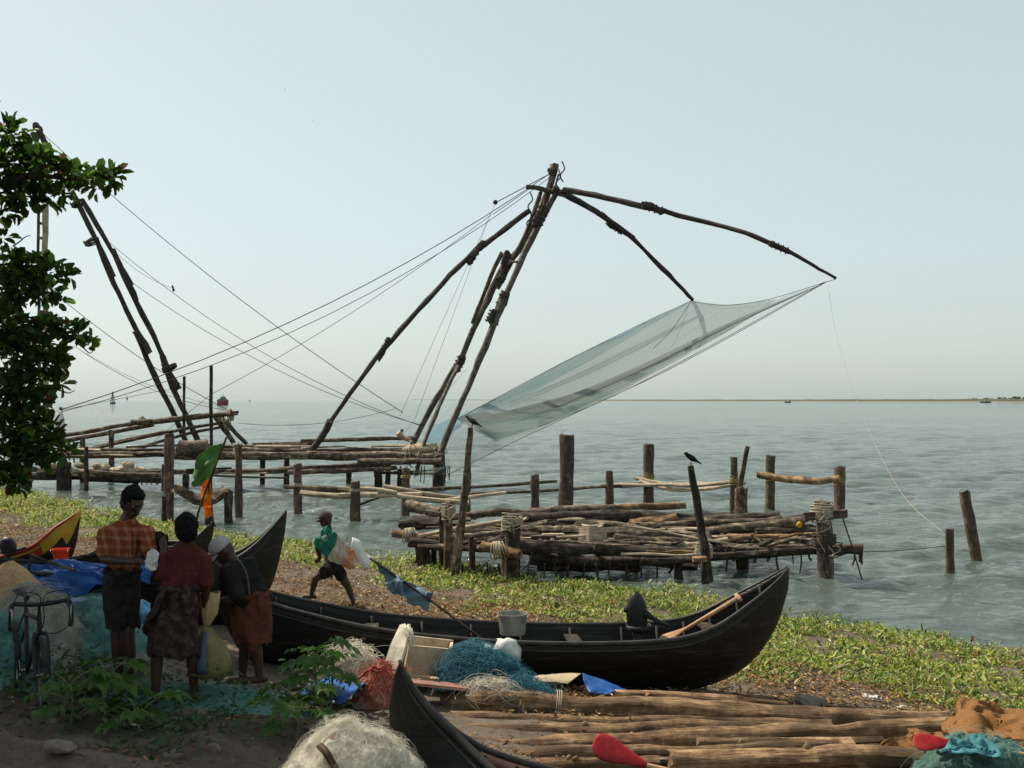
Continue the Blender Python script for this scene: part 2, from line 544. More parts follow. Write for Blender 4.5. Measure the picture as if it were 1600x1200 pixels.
def ground_z(X, Y):
    X = np.asarray(X, float); Y = np.asarray(Y, float)
    s = sdist(X, Y)
    z = np.interp(s, [-60, -10, -1.5, 0, 6, 12, 20, 60, 200], [-4, -1.2, -0.10, 0.0, 0.38, 1.08, 1.3, 2.0, 3.0])
    amp = np.clip(s * 0.02 + 0.01, 0.0, 0.045)
    z = z + amp * fnoise(X, Y, 2.2, 1) + amp * 0.35 * fnoise(X, Y, 7.0, 2)
    for cx, cy, rx, ry, h in MOUNDS:
        g = np.exp(-((X - cx) / rx) ** 2 - ((Y - cy) / ry) ** 2)
        z = z + h * g * (1 + 0.28 * fnoise(X, Y, 8.0, 3) + 0.15 * fnoise(X, Y, 21.0, 4))
    return z


_hx = np.arange(-24, 12, 0.12); _hy = np.arange(3, 36, 0.12)
_H = ground_z(*np.meshgrid(_hx, _hy)).tolist()


def zg(x, y):
    """ground height by lookup"""
    u = (x + 24) / 0.12; v = (y - 3) / 0.12
    i, j = int(u), int(v)
    if not (0 <= i < len(_hx) - 1 and 0 <= j < len(_hy) - 1):
        return float(ground_z(np.array([x]), np.array([y]))[0])
    u -= i; v -= j
    return (_H[j][i] * (1 - u) + _H[j][i + 1] * u) * (1 - v) + (_H[j + 1][i] * (1 - u) + _H[j + 1][i + 1] * u) * v


def gp(px, py, dmin=5.0, dmax=60.0):
    """where the line through a photograph pixel meets the ground"""
    d = np.linspace(dmin, dmax, 1100)
    X = (px - 800) / F * d; Z = HC + (HY - py) / F * d
    g = ground_z(X, d)
    i = int(np.argmax(Z <= g))
    return Vector((X[i], d[i], g[i]))


def np_mesh(name, V, faces_idx, nper):
    me = bpy.data.meshes.new(name)
    V = np.asarray(V, np.float32)
    fi = np.asarray(faces_idx, np.int32).ravel()
    nf = len(fi) // nper
    me.vertices.add(len(V)); me.vertices.foreach_set('co', V.ravel())
    me.loops.add(len(fi)); me.loops.foreach_set('vertex_index', fi)
    me.polygons.add(nf)
    me.polygons.foreach_set('loop_start', np.arange(nf, dtype=np.int32) * nper)
    me.polygons.foreach_set('use_smooth', np.ones(nf, dtype=bool))
    me.update(calc_edges=True)
    return me


def grid_faces(nr, nc):
    i = np.arange(nr - 1)[:, None] * nc + np.arange(nc - 1)[None, :]
    return np.stack([i, i + 1, i + nc + 1, i + nc], -1).reshape(-1, 4)


# ground sheet
xs = np.concatenate([np.geomspace(400, 13, 22)[:-1] * -1, np.arange(-13, 11, 0.13), np.geomspace(11, 200, 16)])
ys = np.concatenate([np.linspace(-250, 3.5, 16)[:-1], np.arange(3.5, 18, 0.13), np.arange(18, 34, 0.3), np.geomspace(34, 220, 24)])
X, Y = np.meshgrid(xs, ys)
Z = ground_z(X, Y)
me = np_mesh('ground', np.stack([X, Y, Z], -1).reshape(-1, 3), grid_faces(len(ys), len(xs)), 4)
m, nt, p, out = nodes('beach_soil')
L = nt.links.new
tc = N(nt, 'TexCoord')
n1 = N(nt, 'TexNoise', i_Scale=1.1, i_Detail=8.0, i_Roughness=0.65); L(tc.outputs['Object'], n1.inputs[0])
n2 = N(nt, 'TexNoise', i_Scale=14.0, i_Detail=6.0, i_Roughness=0.7); L(tc.outputs['Object'], n2.inputs[0])
r1 = ramp(nt, [(0.034, 0.027, 0.020), (0.095, 0.075, 0.055), (0.19, 0.155, 0.115)], [0.3, 0.5, 0.72])
mixv = N(nt, 'Math', operation='MULTIPLY_ADD'); mixv.inputs[1].default_value = 0.55; L(n1.outputs[0], mixv.inputs[0])
mv2 = N(nt, 'Math', operation='MULTIPLY'); mv2.inputs[1].default_value = 0.45; L(n2.outputs[0], mv2.inputs[0]); L(mv2.outputs[0], mixv.inputs[2])
L(mixv.outputs[0], r1.inputs[0]); L(r1.outputs[0], p.inputs['Base Color'])
p.inputs['Roughness'].default_value = 0.95; p.inputs['Specular IOR Level'].default_value = 0.2
b = N(nt, 'Bump', i_Strength=0.8, i_Distance=0.05); L(mixv.outputs[0], b.inputs['Height']); L(b.outputs[0], p.inputs['Normal'])
SOIL = m
tag(link_mesh('ground', me, SOIL, None, (0, 0, 0)), kind='structure')

# water sheet: real wavelets near, finer relief in the material
ry = np.geomspace(9.0, 16000, 900)
ca = np.tan(np.concatenate([np.linspace(-1.25, -0.52, 40)[:-1], np.linspace(-0.52, 0.52, 330), np.linspace(0.52, 1.25, 40)[1:]]))
Yw = np.repeat(ry[:, None], len(ca), 1); Xw = Yw * ca[None, :]
Zw = np.zeros_like(Yw)
rw = np.random.default_rng(3)
sp = np.gradient(ry)[:, None]
spx = Yw * 0.0034
for k in range(34):
    lam = 0.36 * (6.0 / 0.36) ** (k / 33)
    a = math.radians(rw.normal(-62, 26))
    amp = 0.0115 * lam ** 0.45
    fade = np.clip(1.6 - 2.6 * (sp * abs(math.sin(a)) + spx * abs(math.cos(a))) / lam, 0, 1)
    ph = rw.uniform(0, 6.28)
    th = (Xw * math.cos(a) + Yw * math.sin(a)) * 6.283 / lam + ph + 0.8 * fnoise(Xw, Yw, 0.35 / lam ** 0.5, 40 + k)
    Zw += amp * fade * (np.sin(th) + 0.25 * np.cos(2 * th))
s = sdist(Xw, Yw)
Zw *= np.clip(0.35 - s * 0.11, 0.06, 1)
Vw = np.stack([Xw, Yw, Zw], -1).reshape(-1, 3)
keep = (s < 1.6)
fw = grid_faces(len(ry), len(ca))
fw = fw[keep.ravel()[fw].any(1)]
me = np_mesh('water', Vw, fw, 4)
m, nt, p, out = nodes('sea_water')
L = nt.links.new
tc = N(nt, 'TexCoord')
mp = N(nt, 'Mapping'); mp.inputs['Scale'].default_value = (0.9, 1.7, 1); L(tc.outputs['Object'], mp.inputs[0])
n1 = N(nt, 'TexNoise', i_Scale=1.0, i_Detail=7.0, i_Roughness=0.62, i_Distortion=0.3); L(mp.outputs[0], n1.inputs[0])
n2 = N(nt, 'TexNoise', i_Scale=0.02, i_Detail=4.0); L(mp.outputs[0], n2.inputs[0])
r1 = ramp(nt, [(0.050, 0.071, 0.063), (0.080, 0.104, 0.087)], [0.35, 0.65]); L(n2.outputs[0], r1.inputs[0])
L(r1.outputs[0], p.inputs['Base Color'])
p.inputs['Roughness'].default_value = 0.07
p.inputs['IOR'].default_value = 1.33
mq = N(nt, 'Mapping'); mq.inputs['Scale'].default_value = (2.2, 5.0, 1); L(tc.outputs['Object'], mq.inputs[0])
n3 = N(nt, 'TexNoise', i_Scale=1.0, i_Detail=5.0, i_Roughness=0.6, i_Distortion=0.2); L(mq.outputs[0], n3.inputs[0])
hs_ = N(nt, 'Math', operation='MULTIPLY_ADD'); hs_.inputs[1].default_value = 0.32; L(n3.outputs[0], hs_.inputs[0]); L(n1.outputs[0], hs_.inputs[2])
b = N(nt, 'Bump', i_Strength=1.0, i_Distance=0.21); L(hs_.outputs[0], b.inputs['Height']); L(b.outputs[0], p.inputs['Normal'])
WATER = m
tag(link_mesh('water', me, WATER, None, (0, 0, 0)), kind='structure')

# far sand spit on the right half of the horizon
spit = [(640, 2900), (760, 2300), (1000, 1650), (1300, 1300), (1500, 1180), (1700, 1090), (2200, 950)]
cs = catmull([Vector(((px - 800) / F * d, d, 0)) for px, d in spit], 22)
rows = []
for i, c in enumerate(cs):
    t = i / (len(cs) - 1)
    h = 0.5 + 2.6 * t + 0.5 * nz((i * .31, 0, 0)) + (0.4 * nz((i * 1.1, 3, 0)))
    prof = [(-8, -0.6), (0, 0.15), (14, 0.75), (26, 0.9), (34, 0.9 + h * .7), (60, 1.0 + h), (120, 0.9 + h * 0.9), (220, -0.5)]
    rows.append([Vector((c.x, c.y + a, z + (0.35 * nz((i * .7, a, 5)) if a > 30 else 0))) for a, z in prof])
g = MB(); g.grid(rows)
SANDFAR = M('far_sand_and_scrub', [(0.16, 0.145, 0.115), (0.22, 0.20, 0.16)], 0.9, 0.02, bump=0)
SCRUB = M('far_scrub', [(0.055, 0.06, 0.048), (0.085, 0.085, 0.065)], 0.9, 0.05, bump=0)
nc = len(rows[0]) - 1
g.mi = [1 if (k % nc) >= 3 else 0 for k in range(len(g.f))]
tag(g.build('far_shore', [SANDFAR, SCRUB], org=(0, 0, 0)), kind='structure')

# ------------------------------------------------------------------ leaf masses
def leaves(name, P, D, U, Ln, Wd, C, mat, parent=None, fold=0.2, curl=0.1):
    n = len(P)
    D = D / np.linalg.norm(D, axis=1, keepdims=True)
    S = np.cross(D, U); S /= np.linalg.norm(S, axis=1, keepdims=True) + 1e-9
    U = np.cross(S, D)
    Ln = Ln[:, None]; Wd = Wd[:, None]
    V = np.stack([P, P + D * Ln * .35 + S * Wd * .46 + U * Wd * fold, P + D * Ln * .78 + S * Wd * .40 + U * (Wd * fold - Ln * curl * .6),
                  P + D * Ln - U * Ln * curl, P + D * Ln * .78 - S * Wd * .40 + U * (Wd * fold - Ln * curl * .6), P + D * Ln * .35 - S * Wd * .46 + U * Wd * fold], 1).reshape(-1, 3)
    i = np.arange(n)[:, None] * 6
    Fc = np.concatenate([i + np.array([[0, 1, 2, 3]]), i + np.array([[3, 4, 5, 0]])], 1).reshape(-1, 4)
    org = ORG[parent.name] if parent is not None else Vector((0, 0, 0))
    V = V - np.array(org)[None, :]
    me = np_mesh(name, V, Fc, 4)
    ca_ = me.color_attributes.new('Col', 'FLOAT_COLOR', 'POINT')
    cc = np.ones((n * 6, 4), np.float32)
    cc[:, :3] = np.repeat(C, 6, 0)
    ca_.data.foreach_set('color', cc.ravel())
    return link_mesh(name, me, mat, parent, org)


def scatter(n, xr, yr, fn, seed):
    r = np.random.default_rng(seed)
    x = r.uniform(*xr, n); y = r.uniform(*yr, n)
    pr = fn(x, y)
    k = r.uniform(0, 1, n) < pr
    return x[k], y[k], r


# green floating and creeping water plants along the waterline
def veg_prob(x, y):
    s = sdist(x, y)
    e = fnoise(x, y, 1.1, 9) * 1.1 + fnoise(x, y, 0.45, 10) * 0.8
    inner = np.where(y > 27, 4.8, np.where(x > 3.5, 4.4, 5.4))
    inner = np.where((x < -6), 4.3, np.where(x < -.8, 3.9, inner))
    pr = np.clip((s + 0.75 + 0.45 * e) * 1.3, 0, 1) * np.clip((inner + e - s) * 0.7, 0, 1)
    pr *= np.clip(0.60 + 0.85 * fnoise(x, y, 3.5, 12) + .5 * fnoise(x, y, .8, 13), 0.02, 1)
    pr *= np.clip(17.0 / y, 0, 1) ** 1.1
    vis = (np.abs(x / y) < 0.56)
    return pr * vis


x, y, r = scatter(1500000, (-24, 11), (9, 47), veg_prob, 21)
n = len(x)
P = np.stack([x, y, np.maximum(ground_z(x, y), -0.01) + (r.uniform(0.0, 1, n) ** 1.6 * .10 * np.clip(.6 + .8 * fnoise(x, y, 2.6, 61), .15, 1.5)) * np.clip(16 / y, 0.5, 1.3)], 1)
D = np.stack([r.normal(0, 1, n), r.normal(0, 1, n), r.uniform(-.1, 1.3, n)], 1)
U = np.stack([r.normal(0, .4, n), r.normal(0, .4, n), np.ones(n)], 1)
base = np.array([[0.135, 0.22, 0.025], [0.29, 0.34, 0.048], [0.04, 0.08, 0.014], [0.56, 0.50, 0.19], [0.25, 0.13, 0.05]])
pk = r.choice(5, n, p=[.31, .27, .17, .18, .07])
brn = r.uniform(0, 1, n) < np.clip(-.3 + .7 * fnoise(x, y, 1.3, 71), 0, .6)
pk = np.where(brn, 4, pk)
C = base[pk] * r.uniform(.75, 1.3, (n, 1)) * (1 + .2 * fnoise(x, y, 2.0, 31))[:, None]
sz = np.clip(0.85 + y / 45, .9, 1.7)
o = leaves('water_plants', P, D, U, (.035 + .085 * r.uniform(0, 1, n) ** 2.2) * sz, (.013 + .028 * r.uniform(0, 1, n) ** 2) * sz, np.clip(C, .005, .5), GRASS)
tag(o, 'green and yellow water plants matted along the shoreline', 'plants', kind='stuff')
NVEG = n


# brown dry leaf litter above the green belt
def lit_prob(x, y):
    s = sdist(x, y)
    e = fnoise(x, y, 0.9, 15) * 1.2
    pr = 1.25 * np.clip((s - 2.6 + e) * .8, 0, 1) * np.clip((9.3 + e - s) * .8, 0.0, 1)
    pr *= np.clip(.7 + .5 * fnoise(x, y, 3.0, 16), .15, 1) * np.clip(14.0 / y, 0, 1)
    return pr * (np.abs(x / y) < .56)


x, y, r = scatter(420000, (-20, 10), (8.5, 40), lit_prob, 22)
n = len(x)
P = np.stack([x, y, ground_z(x, y) + r.uniform(.003, .045, n)], 1)
D = np.stack([r.normal(0, 1, n), r.normal(0, 1, n), r.normal(.05, .35, n)], 1)
U = np.stack([r.normal(0, .5, n), r.normal(0, .5, n), np.ones(n)], 1)
base = np.array([[0.24, 0.125, 0.05], [0.35, 0.20, 0.09], [0.10, 0.055, 0.028], [0.46, 0.34, 0.19], [0.17, 0.15, 0.04]])
base_l = base
C = base[r.choice(5, n, p=[.32, .27, .22, .11, .08])] * r.uniform(.7, 1.25, (n, 1))
o = leaves('leaf_litter', P, D, U, r.uniform(.045, .10, n), r.uniform(.014, .034, n), C, DRY)
tag(o, 'brown dry leaves and stalks littering the beach', 'litter', kind='stuff')

# low weeds in the shaded bottom left corner
def weed_prob(x, y):
    c = np.zeros_like(x)
    for px, py, rr in [(150, 1075, .55), (215, 1130, .5), (60, 1090, .4), (110, 1040, .5), (260, 1160, .35), (20, 1060, .35), (470, 1110, .35), (330, 1125, .3), (170, 1010, .35)]:
        q = gp(px, py)
        c = np.maximum(c, np.exp(-((x - q.x) / rr) ** 2 - ((y - q.y) / (rr * 1.3)) ** 2))
    return c * .9


x, y, r = scatter(13000, (-5.5, -0.5), (6.5, 12.0), weed_prob, 23)
n = len(x)
hgt = r.uniform(0.02, .42, n) * np.clip(.6 + .6 * fnoise(x, y, 4, 44), .15, 1)
P = np.stack([x, y, ground_z(x, y) + hgt], 1)
D = np.stack([r.normal(0, 1, n), r.normal(0, 1, n), r.normal(.15, .5, n)], 1)
U = np.stack([r.normal(0, .4, n), r.normal(0, .4, n), np.ones(n)], 1)
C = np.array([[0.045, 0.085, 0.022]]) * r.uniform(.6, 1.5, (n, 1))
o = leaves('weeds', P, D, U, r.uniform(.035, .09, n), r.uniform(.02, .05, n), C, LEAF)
tag(o, 'dark green weeds growing round the bicycle in the shade', 'weeds', kind='stuff')

# earth clods, pebbles and twigs on the bare foreground
def clod_prob(x, y):
    return np.clip(.25 + .6 * fnoise(x, y, 1.6, 50), .03, 1) * np.clip(sdist(x, y) - 7.5, 0, 1)


x, y, r = scatter(9000, (-6, 5), (6.2, 13), clod_prob, 24)
n = len(x)
rr_ = r.uniform(.006, .022, n) + (r.uniform(0, 1, n) < .05) * r.uniform(.01, .05, n) + (r.uniform(0, 1, n) < .03 * (x < -1.8)) * r.uniform(.03, .10, n)
oc = np.array([[1, 0, 0], [-1, 0, 0], [0, 1, 0], [0, -1, 0], [0, 0, .7], [0, 0, -.5]], float)
V = np.stack([x, y, ground_z(x, y)], 1)[:, None, :] + oc[None] * rr_[:, None, None] * r.uniform(.6, 1.4, (n, 6, 1))
of = np.array([[0, 2, 4], [2, 1, 4], [1, 3, 4], [3, 0, 4], [2, 0, 5], [1, 2, 5], [3, 1, 5], [0, 3, 5]])
me = np_mesh('earth_clods', V.reshape(-1, 3), (np.arange(n)[:, None, None] * 6 + of[None]).reshape(-1, 3), 3)
me.polygons.foreach_set('use_smooth', np.zeros(n * 8, dtype=bool))
tag(link_mesh('earth_clods', me, SOIL, None, (0, 0, 0)), 'small earth clods and pebbles strewn on the bare ground', 'pebbles', kind='stuff')
x, y, r = scatter(26000, (-6, 5), (6.2, 13), lambda x, y: np.clip(.3 + .7 * fnoise(x, y, 1.9, 52), .02, 1) * np.clip(sdist(x, y) - 7, 0, 1) * .6, 25)
n = len(x)
P = np.stack([x, y, ground_z(x, y) + r.uniform(.002, .02, n)], 1)
D = np.stack([r.normal(0, 1, n), r.normal(0, 1, n), r.normal(.0, .2, n)], 1)
U = np.stack([r.normal(0, .5, n), r.normal(0, .5, n), np.ones(n)], 1)
C = base_l[r.choice(5, n, p=[.3, .25, .3, .08, .07])] * r.uniform(.5, 1.2, (n, 1))
o = leaves('foreground_litter', P, D, U, r.uniform(.03, .09, n), r.uniform(.012, .03, n), C, DRY)
tag(o, 'scattered brown leaves and chaff on the foreground earth', 'litter', kind='stuff')

# ------------------------------------------------------------------ the tree on the left
tree = thing('almond_tree', 'broad leaved tree reaching in from the left edge above the beach', 'tree', (-10.4, 13.2, zg(-10.4, 13.2)))
clumps = []          # (centre, radius)
for px, py, rp, d in [(15, 205, 26, 15.6), (45, 235, 30, 15.8), (70, 250, 24, 15.4), (12, 260, 36, 15.8), (50, 280, 32, 16), (92, 268, 24, 15.6), (118, 272, 20, 15.8), (145, 274, 20, 15.5), (172, 279, 18, 15.6),
                      (105, 296, 20, 15.9), (75, 308, 24, 16), (30, 305, 34, 16), (150, 292, 14, 15.7), (180, 272, 12, 15.7), (8, 330, 20, 16),
                      (5, 370, 14, 15.8), (15, 415, 34, 15.6), (50, 415, 32, 15.8), (80, 425, 24, 15.6), (104, 430, 15, 15.6), (35, 448, 34, 15.7), (70, 455, 24, 16), (92, 465, 14, 15.9), (8, 450, 40, 16), (22, 470, 14, 15.8),
                      (10, 510, 34, 15.9), (40, 510, 26, 15.6), (75, 510, 20, 15.6), (102, 512, 20, 15.5), (125, 520, 16, 15.6), (140, 540, 11, 15.5), (60, 535, 26, 15.9), (90, 555, 20, 15.7), (20, 550, 44, 16),
                      (65, 570, 30, 15.7), (92, 564, 14, 15.6), (40, 600, 42, 16), (80, 600, 20, 15.7), (96, 600, 9, 15.6), (15, 620, 46, 16), (60, 630, 26, 15.9), (20, 670, 46, 16), (55, 665, 30, 15.7), (80, 675, 20, 15.8),
                      (50, 700, 38, 15.8), (90, 700, 22, 15.7), (108, 708, 13, 15.6), (20, 720, 40, 15.9), (25, 752, 26, 15.8), (8, 745, 30, 16)]:
    clumps.append((at(px, py, d), rp / F * d * .92, 1))
rt = random.Random(4)
for k in range(900):
    c = Vector((rt.gauss(0, 1), rt.gauss(0, 1), rt.gauss(0, 1))).normalized() * rt.random() ** .33
    c = Vector((-9.3 + c.x * 3.6, 12.0 + c.y * 5.2, 8.3 + c.z * 2.3))
    px = 800 + c.x / c.y * F
    py = HY - (c.z - HC) / c.y * F
    if px > -110 and py > -120: continue
    if c.y < 6.3 or c.x + .66 * (c.z - 1.2) > -1.9: continue  # crown shaped so its shadow stays off the net heap and logs
    clumps.append((c, rt.uniform(.35, .6), 0))
    if len(clumps) > 200: break
for k in range(700):                                        # unseen crown added overhead and behind the eye, blocks skylight over the men
    c = Vector((rt.uniform(-12.5, -1.6), rt.uniform(0.5, 13.5), rt.uniform(7.4, 11.0)))
    if 800 + c.x / c.y * F > -120 and (c.z - HC) / c.y * F < HY + 150: continue
    if c.x + .66 * (c.z - 1.2) > -1.9 and c.y < 14: continue
    clumps.append((c, rt.uniform(.5, .8), 2))
    if len(clumps) > 440: break
for k in range(60):                                         # the crown's left side, off the picture
    c = Vector((rt.uniform(-14, -8.2), rt.uniform(13, 19), rt.uniform(2.8, 9)))
    if 800 + c.x / c.y * F > -45: continue
    clumps.append((c, rt.uniform(.4, .6), 0))
Pl, Dl, Ul, Sl, Cl = [], [], [], [], []
rl = np.random.default_rng(8)
for c, rad, vis in clumps:
    n = int((105 if vis == 1 else 120) * (rad / .3) ** 1.7)
    n = min(n, 420 if vis != 2 else 330)
    v = rl.normal(0, 1, (n, 3)); v /= np.linalg.norm(v, axis=1, keepdims=True)
    rr = rl.uniform(.12, 1.1, (n, 1)) ** .6
    nzv = np.array([0.75 + .5 * nz(tuple(np.array(c) + a * .8), 3.3) for a in v])[:, None]
    q = np.array(c)[None, :] + v * rr * rad * nzv * np.array([[1.05, 1.05, .82]])
    Pl.append(q)
    Dl.append(v * .8 + rl.normal(0, .55, (n, 3)) + np.array([[0, 0, .15]]))
    Ul.append(np.array([[0, 0, 1]]) + rl.normal(0, .45, (n, 3)))
    Sl.append(rl.uniform(.11, .215, n) if vis != 2 else rl.uniform(.18, .27, n))
    t = rl.uniform(0, 1, (n, 1))
    Cl.append(np.where(t < .03, np.array([[0.11, 0.045, 0.02]]), np.array([[0.042, 0.085, 0.013]]) * (1 + 1.3 * (t > .72))) * rl.uniform(.7, 1.3, (n, 1)))
S_ = np.concatenate(Sl)
crown = leaves('crown', np.concatenate(Pl), np.concatenate(Dl), np.concatenate(Ul), S_, S_ * .60, np.concatenate(Cl), LEAF, tree)
crown['kind'] = 'stuff'
NTREE = len(S_)
base = ORG[tree.name]
tk = MB()
tk.tube(catmull([base + Vector((0, 0, -.2)), base + Vector((.05, .1, 1.2)), base + Vector((.3, -.1, 2.8)), base + Vector((.5, -.3, 4.6)), base + Vector((.7, -.5, 6.2))], 5), [.36, .27, .24, .20, .12], 12, rough=.18)
trunk = tk.build('trunk', BARK, tree)
forks = [base + Vector((.3, -.1, 2.8)), base + Vector((.5, -.3, 4.6)), base + Vector((.62, -.4, 5.6))]
limbs = [(at(-40, 640, 15.8), [at(30, 690, 15.8), at(60, 630, 15.8)]), (at(-50, 520, 15.9), [at(60, 525, 15.7), at(130, 530, 15.6)]), (at(-60, 430, 15.9), [at(40, 430, 15.8), at(98, 432, 15.6)]),
         (at(-60, 300, 15.9), [at(40, 275, 15.8), at(120, 280, 15.7), at(185, 276, 15.6)]), (at(-60, 250, 15.9), [at(15, 215, 15.7)])]
for i, (a, bs) in enumerate(limbs):
    f = forks[min(i // 2, 2)]
    lb = MB()
    lb.tube(catmull([f, f.lerp(a, .5) + Vector((0, 0, .25)), a] + bs, 4), [.11, .075, .05, .03, .012], 7, rough=.2)
    lb.build('limb', BARK, tree)
for k in range(14):
    c = clumps[60 + k * 9 % (len(clumps) - 60)][0]
    f = forks[k % 3]
    lb = MB()
    lb.tube(catmull([f, f.lerp(c, .5) + Vector((rt.uniform(-.3, .3), rt.uniform(-.3, .3), .4)), c], 4), [.10, .06, .02], 6, rough=.2)
    lb.build('limb', BARK, tree)
for pts in [[(78, 605), (100, 612), (108, 614), (117, 610)], [(20, 385), (30, 378), (40, 370), (48, 368)], [(120, 535), (132, 545), (140, 552), (146, 548)]]:
    lb = MB(); lb.tube(catmull([at(a, b_, 15.6) for a, b_ in pts], 3), [.012, .005], 5); lb.build('twig', BARK, tree)

# ------------------------------------------------------------------ timber builders
def pth(pts, k=1):
    """list of (px, py, d) -> smooth 3-D path"""
    return catmull([at(*p) for p in pts], k)


def log(name, pts, r, mat, parent=None, k=4, n=8, rough=.16, r2=None, label=None, cat=None, group=None, px=True):
    """a trunk or pole; r in metres"""
    path = pth(pts, k) if px else catmull(pts, k)
    slim = {'mast_pole': .74, 'boom': .70, 'splice': .72, 'spar_bundle': .8, 'cross_bar': .75, 'head_block': .7, 'beam': .74, 'lower_beam': .74, 'pole': .78, 'log': .84}.get(name, 1)
    r *= slim
    if r2: r2 *= slim
    if len(path) < 4:
        a, b_ = path[0], path[-1]
        m_ = max(3, min(9, int((b_ - a).length / .6)))
        path = [a.lerp(b_, i / m_) for i in range(m_ + 1)]
        w = r * .35
        path = [p_ if i in (0, m_) else p_ + Vector((RND.uniform(-w, w), RND.uniform(-w, w), RND.uniform(-w, w))) for i, p_ in enumerate(path)]
    st = .3 if path[0].y < 32 else .55
    fine = []
    for i in range(len(path) - 1):
        m_ = max(1, int((path[i + 1] - path[i]).length / st + .5))
        fine += [path[i].lerp(path[i + 1], j / m_) for j in range(m_)]
    fine.append(path[-1]); path = fine
    path = [q if i in (0, len(path) - 1) else q + Vector((RND.uniform(-1, 1), RND.uniform(-1, 1), RND.uniform(-1, 1))) * r * .10 for i, q in enumerate(path)]
    b = MB()
    b.tube(path, [r, r2 if r2 else r * .88], n, rough=rough * 1.5)
    o = b.build(name, mat, parent, label=label, cat=cat, group=group)
    return sharp(o, 55)


def lash(parent, p, axis, r, turns=4, w=.012, mat=None, name='lashing', cross=False):
    """rope wound round a pole"""
    axis = Vector(axis).normalized(); s = axis.orthogonal().normalized(); t = axis.cross(s)
    b = MB()
    pts = []
    nst = turns * 9
    for i in range(nst + 1):
        a = i / 9 * 2 * math.pi
        rr = r * (1.04 + .08 * RND.random())
        pts.append(p + s * math.cos(a) * rr + t * math.sin(a) * rr + axis * ((i / nst - .5) * turns * w * 1.9 + (RND.uniform(-1, 1) * w * .5)))
    b.tube(pts, w, 5)
    if cross:
        b.tube([q + axis * (.12 * math.sin(i * .35)) for i, q in enumerate(pts)], w * .8, 5)
    return b.build(name, mat or ROPE_P, parent)


def rope(parent, pts, r=.02, mat=None, sag=0.0, k=8, name='rope', px=True, label=None):
    P = [at(*q) for q in pts] if px else [Vector(q) for q in pts]
    if name == 'rope': r *= .62
    if len(P) == 2 and sag:
        a, b_ = P
        P = [a.lerp(b_, i / k) - Vector((0, 0, sag * 4 * (i / k) * (1 - i / k))) for i in range(k + 1)]
    else:
        P = catmull(P, 4)
    b = MB(); b.tube(P, r, 5, uoff=0)
    return b.build(name, mat or ROPE, parent, label=label)


def post(px, ytop, ybase, r_px, label, mat=None, lean=0, group=None, parent=None, name='mooring_post', d=None, flare=1.0, n=11, depth=.9):
    """a round post standing in the water or ground; its foot is at the pixel (px, ybase)"""
    if d is None: d = HC * F / (ybase - HY)
    foot = at(px, ybase, d); top = at(px + lean, ytop, d)
    r = r_px / F * d
    under = foot + (foot - top).normalized() * depth
    path = [under, foot.lerp(under, .3), foot, foot.lerp(top, .2), foot.lerp(top, .4), foot.lerp(top, .6), foot.lerp(top, .8), foot.lerp(top, .97), top]
    b = MB()
    b.tube(path, [r * 1.06 * flare] * 3 + [r * 1.03, r, r, r * .99, r * .98, r * .93], n, rough=.24)
    o = b.build(name, mat or W_POST, parent, label=label, cat=None if parent else 'post', group=group)
    return sharp(o, 50), foot, top, r


# ------------------------------------------------------------------ the big lift net (right)
D0 = 48.0
lift = thing('lift_net', 'tall timber fishing net frame with its net raised over the water', 'fishing net', at(670, 705, D0))
# masts
for pts, r, mt in [
    ([(867, 259, 48), (856, 300, 48), (838, 345, 48.3), (815, 385, 48.6), (786, 420, 49), (762, 468, 49.3), (740, 515, 49.5), (716, 572, 49.8)], .20, W_MAST),
    ([(722, 556, 49.8), (700, 595, 50), (672, 640, 50), (642, 700, 50)], .19, W_MAST),
    ([(716, 572, 49.2), (700, 605, 48.4), (680, 650, 47), (664, 690, 46.2), (650, 742, 45.5)], .13, W_MAST),
    ([(872, 297, 47.6), (850, 335, 47.4), (820, 395, 47), (795, 450, 46.6), (774, 505, 46.4)], .18, W_MAST),
    ([(786, 468, 46.3), (766, 520, 46.2), (740, 585, 46), (714, 645, 46), (688, 706, 46)], .20, W_MAST),
    ([(845, 300, 47.7), (828, 350, 47.6), (800, 408, 47.6), (778, 452, 47.8)], .12, W_OLD),
    ([(784, 395, 47.5), (768, 430, 48), (752, 470, 48.6), (738, 505, 49.1)], .13, W_OLD),
]:
    log('mast_pole', pts, r, mt, lift, k=3, rough=.2)
bundle = [((864, 275, 47.6), (842, 345, 47.2), .07), ((873, 272, 47.9), (856, 330, 47.4), .06), ((855, 300, 47.3), (832, 352, 47.1), .07), ((868, 300, 47.2), (846, 340, 47), .06)]
for a, b_, r in bundle:
    log('spar_bundle', [a, b_], r, W_OLD, lift)
log('cross_bar', [(822, 292, 47.2), (842, 294, 47.2), (862, 300, 47.3), (884, 306, 47.4)], .15, W_MAST, lift, k=3)
log('rung', [(789, 410, 47.6), (808, 409, 46.8)], .06, W_OLD, lift)
log('head_block', [(866, 258, 47.8), (862, 272, 47.8)], .24, W_OLD, lift, n=8)
